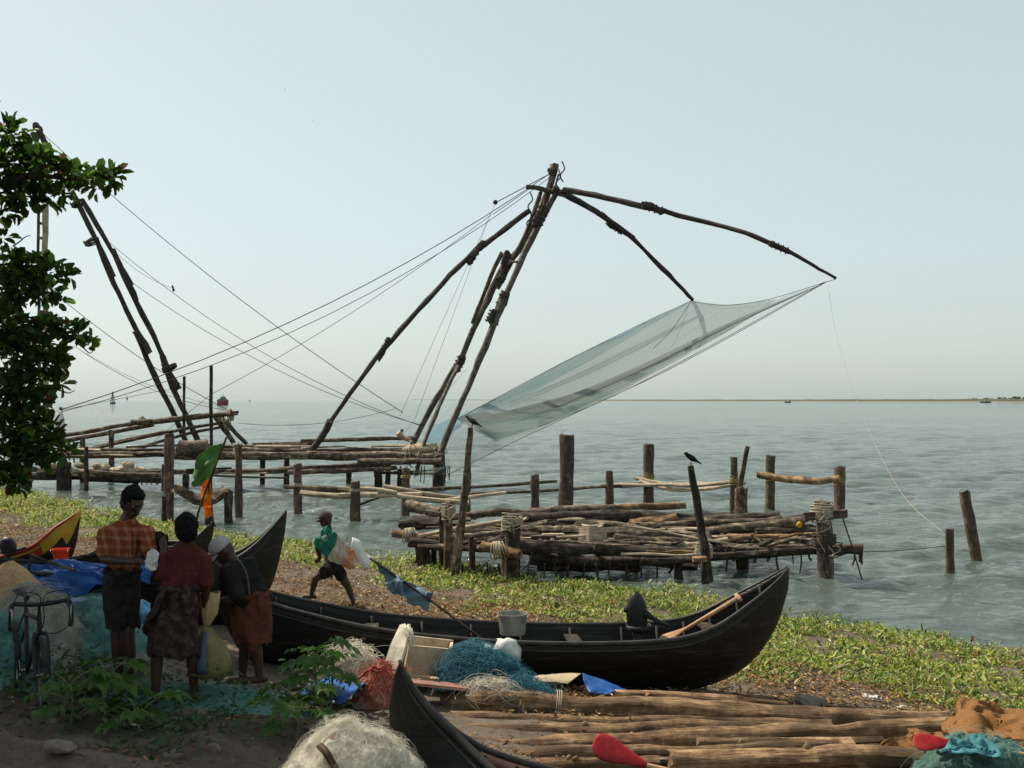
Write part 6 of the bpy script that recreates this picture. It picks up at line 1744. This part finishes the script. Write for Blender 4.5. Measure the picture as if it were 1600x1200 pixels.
b = MB(); b.tube([bp(-.58, -.13, .29) + hd * math.cos(a) * .09 + Vector((0, 0, math.sin(a) * .09)) for a in [6.2832 * i / 18 for i in range(19)]], .006, 5); b.build('chain_ring', CHROME, bk)
for q_, du in ((-1, -.16), (1, .16)):
    b = MB(); b.tube([bp(-.58, -.05 + q_ * .09, .29), bp(-.56, -.05 + q_ * .10, .29 + du)], .009, 6); cr = b.build('crank', CHROME, bk)
    b = MB(); b.box(bp(-.56, -.05 + q_ * .16, .29 + du), (.09, .07, .025)); b.build('pedal', BLACK, cr, smooth=False)

# ------------------------------------------------------------------ people
def ring_body(mb, levels, n=16):
    """closed volume from stacked ellipses: (centre, axis, half width, half depth)"""
    rows = []
    for c, sx, w, dp in levels:
        fx = sx.cross(Vector((0, 0, 1))).normalized()
        rows.append([c + sx * w * math.cos(a) + fx * dp * math.sin(a) for a in [6.28319 * j / n for j in range(n)]])
    b0 = len(mb.v)
    mb.grid(rows, close=True)
    mb.quad([b0 + j for j in range(n)][::-1]); e = b0 + (len(rows) - 1) * n; mb.quad([e + j for j in range(n)])


def hand(mb, wrist, dirv, nrm, curl=.6, k=1.0, thumb=1):
    dirv = dirv.normalized(); s = dirv.cross(nrm).normalized(); nrm = s.cross(dirv)
    mb.limb([wrist, wrist + dirv * .045 * k, wrist + dirv * .085 * k], [.026 * k, .034 * k, .032 * k], 8)
    for i, (o_, L_) in enumerate([(-.034, .062), (-.012, .078), (.012, .082), (.034, .072)]):
        b0 = wrist + dirv * .088 * k + s * o_ * k
        a = b0 + (dirv + nrm * curl * .35 + s * o_ * 3).normalized() * L_ * .5 * k
        c = a + (dirv * (1 - curl * .5) + nrm * curl + s * o_ * 3).normalized() * L_ * .5 * k
        mb.limb([b0, a, c], [.0095 * k, .009 * k, .0078 * k], 6)
    t0 = wrist + dirv * .03 * k + s * .03 * k * thumb
    t1 = t0 + (dirv * .7 + s * thumb * .8 + nrm * .3).normalized() * .04 * k
    mb.limb([t0, t1, t1 + (dirv + nrm * .5).normalized() * .03 * k], [.013 * k, .011 * k, .009 * k], 6)


def foot(mb, ankle, f, k=1.0):
    g = Vector((ankle.x, ankle.y, ankle.z - .055 * k))
    mb.limb([ankle, g + Vector((0, 0, .02))], [.036 * k, .036 * k], 8)
    mb.limb([g - f * .05 * k, g + f * .06 * k, g + f * .13 * k], [.032 * k, .034 * k, .036 * k], 8)
    s = f.cross(Vector((0, 0, 1)))
    for i in range(5):
        b0 = g + f * .14 * k + s * (i - 2) * .017 * k
        mb.limb([b0, b0 + f * (.045 - .006 * abs(i - 1)) * k - Vector((0, 0, .006))], [.011 * k, .009 * k], 6)


def head(parent, body, c, f, k=1.0, hair=True, cap=None, neckbase=None):
    f = f.normalized(); s = f.cross(Vector((0, 0, 1))).normalized(); u = s.cross(f)
    rot = Matrix((s, f, u)).transposed()
    body.ell(c, (.073 * k, .090 * k, .102 * k), rot)
    body.ell(c + f * .030 * k - u * .060 * k, (.052 * k, .056 * k, .055 * k), rot)
    body.ell(c + f * .055 * k - u * .098 * k, (.022 * k, .02 * k, .018 * k), rot)
    body.limb([c + f * .086 * k + u * .012 * k, c + f * .104 * k - u * .026 * k], [.010 * k, .015 * k], 8)
    body.limb([c + f * .085 * k + u * .03 * k - s * .035 * k, c + f * .088 * k + u * .03 * k + s * .035 * k], [.010 * k, .010 * k], 6)
    body.limb([c + f * .082 * k - u * .058 * k - s * .02 * k, c + f * .082 * k - u * .058 * k + s * .02 * k], [.009 * k, .009 * k], 6)
    for q in (-1, 1):
        body.ell(c + s * .074 * k * q - f * .005 * k - u * .01 * k, (.010 * k, .02 * k, .032 * k), rot)
    nb = neckbase or (c - u * .2 * k)
    body.limb([c - u * .06 * k - f * .015 * k, nb], [.048 * k, .056 * k], 10)
    for q in (-1, 1):
        e = MB(); e.ell(c + f * .080 * k + s * .031 * q * k + u * .012 * k, (.011 * k, .008 * k, .006 * k), rot, 8, 6); eo = e.build('eye', EYE, parent)
        e = MB(); e.ell(c + f * .0875 * k + s * .031 * q * k + u * .011 * k, (.006 * k, .004 * k, .006 * k), rot, 8, 6); e.build('pupil', BLACK, eo)
    if hair:
        h = MB(); h.ell(c - f * .020 * k + u * .024 * k, (.085 * k, .092 * k, .100 * k), rot, 20, 14)
        h.ell(c - f * .035 * k - u * .03 * k, (.076 * k, .068 * k, .075 * k), rot, 16, 10)
        h.ell(c + f * .045 * k + u * .082 * k, (.062 * k, .04 * k, .028 * k), rot, 12, 8)
        for v in range(len(h.v)):
            p = h.v[v]; h.v[v] = p + (p - c).normalized() * .010 * nz(p, 22, 4)
        o = h.build('hair', HAIR, parent); fuse(o, .008, 2); crumple(o, .022, .026)
    if cap:
        cm, = cap
        h = MB(); rows = []
        for i in range(9):
            th = i / 8 * 1.5
            rows.append([c + u * .018 * k + rot @ Vector((.088 * k * math.cos(a) * math.cos(th), .102 * k * math.sin(a) * math.cos(th), .100 * k * math.sin(th))) for a in [6.28319 * j / 24 for j in range(24)]])
        h.grid(rows, close=True); h.quad([8 * 24 + j for j in range(24)])
        co = h.build('cap', cm, parent); solid(co, .006)
        b = MB(); b.ell(c + u * .12 * k, (.008, .008, .005), rot, 8, 5); b.build('button', cm, co)
        g = MB(); rows = []
        for i in range(7):
            v = i / 6
            rows.append([c + rot @ Vector((x * .075 * k * (1 - .35 * v * v), .085 * k * math.sqrt(max(0, 1 - (x * .8) ** 2)) + .085 * k * v * math.sqrt(max(.05, 1 - .55 * x * x)), .022 * k - .015 * k * x * x - .025 * k * v)) for x in [-1, -.66, -.33, 0, .33, .66, 1]])
        g.grid(rows); bo = g.build('cap_bill', cm, co); solid(bo, .005)
    return u, s


def skirt(parent, name, levels, mat, folds=11, amp=.05, n=110, seed=1):
    """wrapped cloth: (centre, axis, half width, half depth)"""
    g = MB(); rows = []
    lv = []
    for i in range(len(levels) - 1):
        for t in (0, .25, .5, .75):
            a, b_ = levels[i], levels[i + 1]
            lv.append((a[0].lerp(b_[0], t), a[1].lerp(b_[1], t).normalized(), a[2] * (1 - t) + b_[2] * t, a[3] * (1 - t) + b_[3] * t))
    lv.append(levels[-1])
    for i, (c, sx, w, dp) in enumerate(lv):
        v = i / (len(lv) - 1)
        fx = sx.cross(Vector((0, 0, 1))).normalized()
        r = []
        for j in range(n):
            a = 6.28319 * j / n
            q = 1 + 1.7 * amp * (.25 + v) * (math.sin(a * folds + 2.6 * nz((math.cos(a), math.sin(a), v * 1.5), 1.3, seed)) * .6 + 1.2 * nz((math.cos(a) * 2, math.sin(a) * 2, v * 2), 1.2, seed))
            p = c + sx * w * math.cos(a) * q + fx * dp * math.sin(a) * q
            p.z += .07 * v * nz((math.cos(a) * 2, math.sin(a) * 2, 4), 1, seed)
            r.append(p)
        rows.append(r)
    g.grid(rows, close=True)
    g.quad(list(range(n)))
    o = g.build(name, mat, parent); solid(o, .008); subsurf(o, 1); crumple(o, .09, .03)
    c0, sx0, w0, d0_ = levels[0]; fx = sx0.cross(Vector((0, 0, 1))).normalized()
    rl_ = MB(); rl_.tube([c0 + sx0 * w0 * 1.04 * math.cos(6.2832 * j / 30) + fx * d0_ * 1.04 * math.sin(6.2832 * j / 30) + Vector((0, 0, -.03 + .014 * math.sin(j * 1.3 + seed))) for j in range(31)], [.024 + .009 * math.sin(j * 2.1) for j in range(31)], 8, rough=.3)
    rl_.build('waist_roll', mat, o)
    k_ = MB(); q = c0 + fx * d0_ * .9 * (1 if fx.y < 0 else -1) + sx0 * w0 * .35
    k_.tube(catmull([q + Vector((0, 0, .0)), q + Vector((.01, -.03, -.09)), q + Vector((.02, -.02, -.24))], 4), [.035, .042, .015], 9, rough=.35); k_.build('tucked_end', mat, o)
    return o


P_PLAID = plaid('orange_plaid', (0.17, 0.04, 0.017), (0.27, 0.13, 0.075), 13)
C_DARK = M('dark_lungi', [(0.014, 0.012, 0.013), (0.035, 0.03, 0.03)], .9, 14, bump=.4, spec=.05)
C_BROWN = M('dark_printed_lungi', [(0.022, 0.015, 0.014), (0.05, 0.035, 0.032), (0.11, 0.08, 0.07)], .9, 16, bump=.4, pos=[.4, .58, .72], spec=.05)
C_MAROON = M('maroon_shirt', [(0.055, 0.014, 0.013), (0.10, 0.028, 0.024)], .9, 7, bump=.5, bscale=10, bdist=.05, spec=.05)
C_BLACK = M('black_shirt', [(0.010, 0.009, 0.010), (0.025, 0.022, 0.022)], .9, 7, bump=.5, bscale=10, bdist=.05, spec=.05)
C_RUST = M('rust_lungi', [(0.058, 0.022, 0.014), (0.115, 0.042, 0.025)], .9, 8, bump=.5, bscale=12, bdist=.05, spec=.05)
C_GREY = M('grey_cap', [(0.26, 0.24, 0.24), (0.36, 0.34, 0.33)], .9, 20)
C_CAP2 = M('plum_cap', [(0.05, 0.03, 0.035), (0.08, 0.05, 0.055)], .9, 20)
C_STRIPE = M('pale_stripe', [(0.09, 0.088, 0.085)], .9, 9)
X = Vector((1, 0, 0))


def A2(d0):
    return lambda px, py, dd=0.0: at(px, py, d0 + dd)


# --- man in the plaid shirt
d0 = 10.0; J = A2(d0)
pm = thing('person', 'man in orange plaid shirt and dark lungi looking down at his hands', 'person', J(195, 1074))
sx = Vector((.93, -.36, 0)).normalized(); fw = Vector((.35, -.9, 0)).normalized()
b = MB()
hc = J(208, 784, -.03)
head(pm, b, hc, Vector((.62, -.62, -.48)), 1.16, True, None, J(200, 816, .0))
ring_body(b, [(J(190, 925), sx, .13, .10), (J(192, 890), sx, .135, .10), (J(195, 850), sx, .165, .105), (J(197, 830), sx, .18, .095), (J(199, 817), sx, .13, .07)])
sh1, sh2 = J(165, 831, .05), J(230, 831, -.06)
e1, w1 = J(163, 874, -.06), J(208, 878, -.30)
e2, w2 = J(234, 868, -.16), J(240, 884, -.34)
for sh, e, w in ((sh1, e1, w1), (sh2, e2, w2)):
    b.limb([sh, sh.lerp(e, .5), e], [.052, .047, .040], 10); b.limb([e, e.lerp(w, .35), w], [.040, .040, .027], 10)
hand(b, w1, (J(226, 878, -.36) - w1), Vector((.1, -.3, -1)), .7, 1.0, -1)
hand(b, w2, (J(243, 893, -.42) - w2), Vector((-.6, -.2, -.4)), .7, 1.0, 1)
for hx, kx, ax_ in ((184, 182, 186), (199, 201, 206)):
    hp, kn, an = J(hx, 922), J(kx, 992, -.04), J(ax_, 1062, 0)
    b.limb([hp, hp.lerp(kn, .5), kn], [.068, .066, .055], 10); b.limb([kn, kn.lerp(an, .35), an], [.054, .054, .034], 10)
    foot(b, an, fw)
fuse(b.build('body', SKIN, pm), .009, 5)
b = MB(); ring_body(b, [(J(189, 900), sx, .150, .118), (J(191, 885), sx, .148, .118), (J(195, 852), sx, .168, .12), (J(197, 831), sx, .185, .108), (J(199, 819), sx, .155, .085), (J(200, 811), sx, .075, .065)])
for sh, e, t_ in ((sh1, e1, .78), (sh2, e2, .80)):
    b.limb([sh.lerp(J(197, 838), .25), sh, sh.lerp(e, t_ * .6), sh.lerp(e, t_)], [.075, .074, .070, .068], 12)
shirt = b.build('shirt', P_PLAID, pm); fuse(shirt, .011, 4); crumple(shirt, .10, .035)
b = MB(); nb = J(200, 812)
for q in (-1, 1):
    b.grid([[nb + sx * .015 * q + fw * .075 + Vector((0, 0, -.01)), nb + sx * .05 * q + fw * .095 + Vector((0, 0, -.055))], [nb + sx * .07 * q + fw * .03 + Vector((0, 0, .035)), nb + sx * .098 * q + fw * .05 + Vector((0, 0, -.02))], [nb + sx * .06 * q - fw * .05 + Vector((0, 0, .045)), nb + sx * .085 * q - fw * .07 + Vector((0, 0, .005))]])
solid(b.build('collar', P_PLAID, shirt, kind=None), .006)
b = MB(); b.tube([J(203 + i * .6, 832 + i * 15, -.135 - .006 * i) for i in range(5)], .012, 6, flat=.3); b.build('button_placket', P_PLAID, shirt)
skirt(pm, 'lungi', [(J(191, 886), sx, .145, .12), (J(190, 905), sx, .158, .14), (J(190, 930), sx, .158, .145), (J(191, 958), sx, .145, .145), (J(192, 978), sx, .135, .14)], C_DARK, 7, .06)
# the white netting in his hands
t_ = tarp('white crumpled netting in the hands of the plaid man', [[(232, 866, 9.6), (240, 864, 9.6), (246, 868, 9.6)], [(230, 878, 9.5), (240, 876, 9.45), (248, 880, 9.5)], [(234, 890, 9.55), (242, 892, 9.5), (246, 890, 9.55)]], PLAST, wob=.05, wsc=9, name='held_netting', cat='net')

# --- man in the middle, back to us
d0 = 9.6; J = A2(d0)
mm = thing('person', 'man in maroon shirt and flared dark lungi seen from behind', 'person', J(272, 1092))
sx = Vector((.97, .22, 0)).normalized(); fw = Vector((-.25, .95, 0)).normalized()
b = MB(); hc = J(291, 827)
head(mm, b, hc, Vector((-.35, .9, -.25)), 1.14, True, None, J(289, 856))
ring_body(b, [(J(278, 945), sx, .15, .11), (J(284, 915), sx, .14, .11), (J(288, 885), sx, .17, .11), (J(289, 870), sx, .175, .10), (J(289, 860), sx, .11, .07)])
sh1, sh2 = J(259, 874, -.02), J(318, 876, .06)
e1, w1 = J(252, 902, -.05), J(255, 858, .12)
e2, w2 = J(322, 914, .02), J(320, 940, .10)
for sh, e, w in ((sh1, e1, w1), (sh2, e2, w2)):
    b.limb([sh, sh.lerp(e, .5), e], [.054, .048, .042], 10); b.limb([e, e.lerp(w, .35), w], [.042, .041, .028], 10)
hand(b, w1, J(254, 838, .2) - w1, Vector((.6, .6, 0)), .7, 1.0, 1)
hand(b, w2, J(321, 955, .16) - w2, Vector((.5, .5, 0)), .8, 1.0, -1)
for hx, kx, ax_, ky, ay in ((262, 246, 243, 1010, 1082), (292, 300, 303, 1010, 1076)):
    hp, kn, an = J(hx, 945), J(kx, ky, .03), J(ax_, ay, -.03 if hx < 280 else .1)
    b.limb([hp, hp.lerp(kn, .5), kn], [.085, .073, .056], 10); b.limb([kn, kn.lerp(an, .35), an], [.055, .055, .036], 10)
    foot(b, an, fw)
fuse(b.build('body', SKIN, mm), .009, 5)
b = MB(); ring_body(b, [(J(281, 922), sx, .158, .125), (J(284, 905), sx, .155, .125), (J(288, 884), sx, .172, .122), (J(289, 868), sx, .182, .110), (J(290, 857), sx, .145, .085), (J(290, 849), sx, .075, .065)])
for sh, e, t_ in ((sh1, e1, .8), (sh2, e2, .85)):
    b.limb([sh.lerp(J(289, 875), .25), sh, sh.lerp(e, t_ * .6), sh.lerp(e, t_)], [.078, .077, .072, .070], 12)
crumple(fuse(b.build('shirt', C_MAROON, mm), .011, 4), .10, .04)
lg = skirt(mm, 'lungi', [(J(281, 912), sx, .155, .13), (J(279, 930), sx, .17, .145), (J(274, 960), sx, .185, .16), (J(271, 990), sx, .195, .165), (J(272, 1012), sx, .20, .17), (J(273, 1023), sx, .195, .165)], C_BROWN, 9, .05, seed=3)
g = MB(); g.grid(sheet([[(262, 915, 9.4), (254, 938, 9.38), (244, 962, 9.4)], [(252, 925, 9.5), (234, 958, 9.45), (222, 984, 9.5)], [(258, 950, 9.6), (240, 985, 9.55), (236, 1000, 9.6)]], 5, 5, .02, 6)); solid(g.build('lungi_corner', C_BROWN, lg), .008)
tarp('dark cloth held up by the man in the maroon shirt', [[(246, 830, 9.9), (254, 832, 9.88), (262, 836, 9.9)], [(246, 850, 9.9), (253, 852, 9.86), (263, 848, 9.9)], [(247, 880, 9.92), (252, 874, 9.88), (258, 868, 9.92)]], C_DARK, wob=.02, wsc=7, name='held_cloth', cat='cloth')

# --- man in the grey cap, bending left
d0 = 10.1; J = A2(d0)
cm_ = thing('person', 'bending man in grey cap, black shirt and rust coloured lungi', 'person', J(398, 1060))
sx = Vector((.35, .93, 0)).normalized()
b = MB(); hc = J(348, 859)
head(cm_, b, hc, Vector((-.72, -.25, -.62)), 1.08, False, (C_GREY,), J(364, 878))
spine = [J(392, 950), J(386, 925), J(376, 902), J(367, 884)]
b.tube([spine[0] + Vector((0, 0, -.06))] + spine, [.11, .15, .145, .155, .12], 14)
sh1, sh2 = J(358, 890, -.19), J(362, 888, .19)
e1, w1 = J(372, 934, -.24), J(342, 940, -.20)
e2, w2 = J(352, 925, .16), J(330, 936, .02)
for sh, e, w in ((sh1, e1, w1), (sh2, e2, w2)):
    b.limb([sh, sh.lerp(e, .5), e], [.054, .048, .041], 10); b.limb([e, e.lerp(w, .35), w], [.041, .040, .028], 10)
hand(b, w1, J(326, 941, -.14) - w1, Vector((0, .7, -.5)), .8, 1.0, 1)
hand(b, w2, J(318, 942, -.02) - w2, Vector((0, -.7, -.5)), .8, 1.0, -1)
for hx, kx, ax_, dd in ((390, 384, 379, .05), (397, 399, 405, -.05)):
    hp, kn, an = J(hx, 955, dd), J(kx, 1002, dd), J(ax_, 1052, dd)
    b.limb([hp, hp.lerp(kn, .5), kn], [.070, .066, .055], 10); b.limb([kn, kn.lerp(an, .35), an], [.055, .055, .036], 10)
    foot(b, an, Vector((-.9, -.3, 0)).normalized())
fuse(b.build('body', SKIN, cm_), .009, 5)
b = MB(); b.tube([J(392, 945), J(387, 925), J(377, 902), J(368, 886), J(364, 880)], [.175, .178, .182, .175, .10], 16)
for sh, e, t_ in ((sh1, e1, .9), (sh2, e2, .9)):
    b.limb([sh.lerp(J(368, 886), .3), sh, sh.lerp(e, t_ * .6), sh.lerp(e, t_)], [.082, .08, .074, .072], 12)
so = b.build('shirt', C_BLACK, cm_); fuse(so, .011, 4); crumple(so, .10, .045)
b = MB(); b.tube(catmull([J(366, 870, -.12), J(377, 880, -.2), J(386, 900, -.21), J(390, 930, -.20)], 4), .008, 6); b.build('shoulder_stripe', C_STRIPE, so)
sxl = Vector((.9, .4, 0)).normalized()
skirt(cm_, 'lungi', [(J(391, 922), sxl, .155, .16), (J(393, 945), sxl, .172, .175), (J(393, 970), sxl, .17, .175), (J(393, 992), sxl, .158, .165), (J(393, 1003), sxl, .15, .16)], C_RUST, 8, .06, seed=5)

# --- the sack between the two men
sk = thing('rubbish_sack', 'tied yellowish plastic sack held between the two right men', 'sack', at(326, 1062, 9.75))
SACKY = M('yellow_sack', [(0.12, 0.105, 0.04), (0.24, 0.22, 0.10)], .5, 5, bump=.6, bscale=14, bdist=.03, transl=.15)
SACKO = M('orange_white_sack', [(0.34, 0.20, 0.07), (0.46, 0.38, 0.22)], .5, 4, bump=.5, bscale=10, bdist=.03, transl=.15)
d = 9.75
def sackring(cy, w, dp, ox=0): return [at(326 + ox, cy, d) + Vector((w * math.cos(a) * (1 + .06 * math.sin(a * 9 + cy)), dp * math.sin(a) * (1 + .06 * math.sin(a * 9 + cy)), .01 * math.sin(a * 3))) for a in [6.28319 * j / 36 for j in range(36)]]
b = MB(); b.grid([sackring(979, .02, .02, -4), sackring(985, .05, .045, -3), sackring(1000, .11, .09, 0), sackring(1020, .16, .12, 3), sackring(1038, .175, .13, 4), sackring(1052, .16, .12, 4), sackring(1060, .08, .06, 4)], close=True); b.build('bag', SACKY, sk)
b = MB(); b.grid([sackring(925, .085, .05, 2), sackring(940, .08, .06, 2), sackring(958, .07, .055, 1), sackring(972, .035, .03, -2), sackring(980, .018, .018, -4)], close=True); solid(b.build('open_neck', SACKO, sk), .004)
b = MB(); b.grid([[at(323 + ox, 985 + i * 9, d) + Vector((0, -[.05, .07, .095, .115, .128, .135, .138, .13][i] - .006, 0)) for ox in (-4 - i * .6, 0, 4 + i * .6)] for i in range(8)]); solid(b.build('blue_stripe', M('blue_grey_print', [(0.06, 0.08, 0.12)], .5, 5), sk), .003)

# --- the man striding along the waterline
q1 = gp(553, 947)
d0 = q1.y; J = A2(d0); k = d0 / F
rn = thing('person', 'man in plum cap striding left along the waterline with a green and white cloth', 'person', q1)
f_ = Vector((-1, .0, 0)); sx = Vector((.25, .95, 0)).normalized()
hk = 32 * k / .27
b = MB(); hc = J(509, 811)
head(rn, b, hc, Vector((-.95, -.15, -.12)), min(hk, 1.12), False, (C_CAP2,), J(514, 832))
b.tube([J(524, 890), J(522, 880), J(519, 862), J(515, 845), J(513, 834)], [.10, .125, .125, .15, .10], 14)
sh1, sh2 = J(512, 840, -.2), J(515, 840, .2)
e1, w1 = J(496, 856, -.22), J(500, 872, -.16)
e2, w2 = J(535, 858, .2), J(553, 866, .12)
for sh, e, w in ((sh1, e1, w1), (sh2, e2, w2)):
    b.limb([sh, sh.lerp(e, .5), e], [.055, .048, .042], 10); b.limb([e, e.lerp(w, .35), w], [.042, .041, .030], 10)
hand(b, w1, J(494, 877, -.12) - w1, Vector((0, 1, 0)), .8, 1.05, 1)
hand(b, w2, J(560, 870, .1) - w2, Vector((0, -1, 0)), .8, 1.05, 1)
for pts, ft in ((((516, 888, -.1), (493, 904, -.12), (487, 927, -.1)), Vector((-1, -.1, 0)).normalized()), (((526, 888, .1), (543, 915, .08), (552, 940, .0)), Vector((-.95, -.2, 0)).normalized())):
    hp, kn, an = (J(*p_) for p_ in pts)
    b.limb([hp, hp.lerp(kn, .5), kn], [.098, .082, .062], 10); b.limb([kn, kn.lerp(an, .35), an], [.058, .058, .038], 10)
    foot(b, an, ft, 1.05)
fuse(b.build('body', SKIN, rn), .010, 5)
b = MB(); b.tube([J(521, 876), J(523, 884), J(524, 893)], [.15, .155, .15], 14)
b.limb([J(518, 886, -.08), J(506, 896, -.11)], [.12, .10], 12); b.limb([J(526, 888, .08), J(533, 899, .09)], [.12, .10], 12)
crumple(fuse(b.build('shorts', C_DARK, rn), .013, 4), .08, .04)
b = MB(); b.tube(catmull([J(516, 886, -.2), J(517, 895, -.22), J(519, 905, -.2)], 3), [.04, .03, .012], 7); b.build('waist_knot', C_DARK, rn)
b = MB(); b.tube([J(521, 880), J(518, 862), J(515, 846), J(513, 836)], [.145, .15, .168, .11], 14)
for sh, e in ((sh1, e1), (sh2, e2)): b.limb([sh, sh.lerp(e, .7)], [.082, .072], 12)
fuse(b.build('vest', M('grey_vest', [(0.14, 0.13, 0.12), (0.22, 0.21, 0.19)], .9, 9), rn), .013, 4)
m, nt, p, out = nodes('tricolour_cloth')
L = nt.links.new
tc = N(nt, 'TexCoord'); sp_ = N(nt, 'SeparateXYZ'); L(tc.outputs['UV'], sp_.inputs[0])
r_ = ramp(nt, [(0.012, 0.20, 0.15), (0.012, 0.20, 0.15), (0.62, 0.56, 0.46), (0.62, 0.56, 0.46), (0.66, 0.26, 0.10), (0.60, 0.52, 0.42)], [0, .36, .37, .62, .72, .9])
L(sp_.outputs[1], r_.inputs[0]); L(r_.outputs[0], p.inputs['Base Color']); p.inputs['Roughness'].default_value = .8
tr_ = N(nt, 'BsdfTranslucent'); L(r_.outputs[0], tr_.inputs['Color']); mx_ = N(nt, 'MixShader', i_Fac=.35); L(p.outputs[0], mx_.inputs[1]); L(tr_.outputs[0], mx_.inputs[2]); L(mx_.outputs[0], out.inputs[0])
TRI = m
dd = d0 - .24
rows = [[(505, 820, dd + .12), (500, 836, dd + .02), (494, 853, dd - .02)], [(516, 828, dd + .02), (508, 845, dd - .04), (501, 861, dd - .02)], [(526, 837, dd), (518, 855, dd - .03), (508, 869, dd)], [(537, 848, dd + .04), (529, 865, dd - .02), (519, 878, dd + .04)], [(546, 857, dd + .1), (540, 873, dd + .04), (530, 884, dd + .08)], [(556, 864, dd + .2), (551, 879, dd + .1), (542, 890, dd + .14)], [(566, 873, dd + .25), (560, 884, dd + .16), (551, 892, dd + .2)]]
g = MB(); sh_ = sheet(rows, 8, 8, .05, 5, 3, 1.5); sh_t = list(map(list, zip(*sh_))); g.grid(sh_t)
oc = g.build('draped_cloth', TRI, rn); solid(oc, .006)
g = MB(); g.grid(sheet([[(553, 842, dd + .2), (548, 858, dd + .1)], [(562, 846, dd + .3), (556, 872, dd + .15)], [(570, 864, dd + .3), (564, 884, dd + .2)], [(584, 874, dd + .3), (572, 890, dd + .2)]], 5, 5, .06, 4)); solid(g.build('trailing_cloth', WHITE, rn), .006)
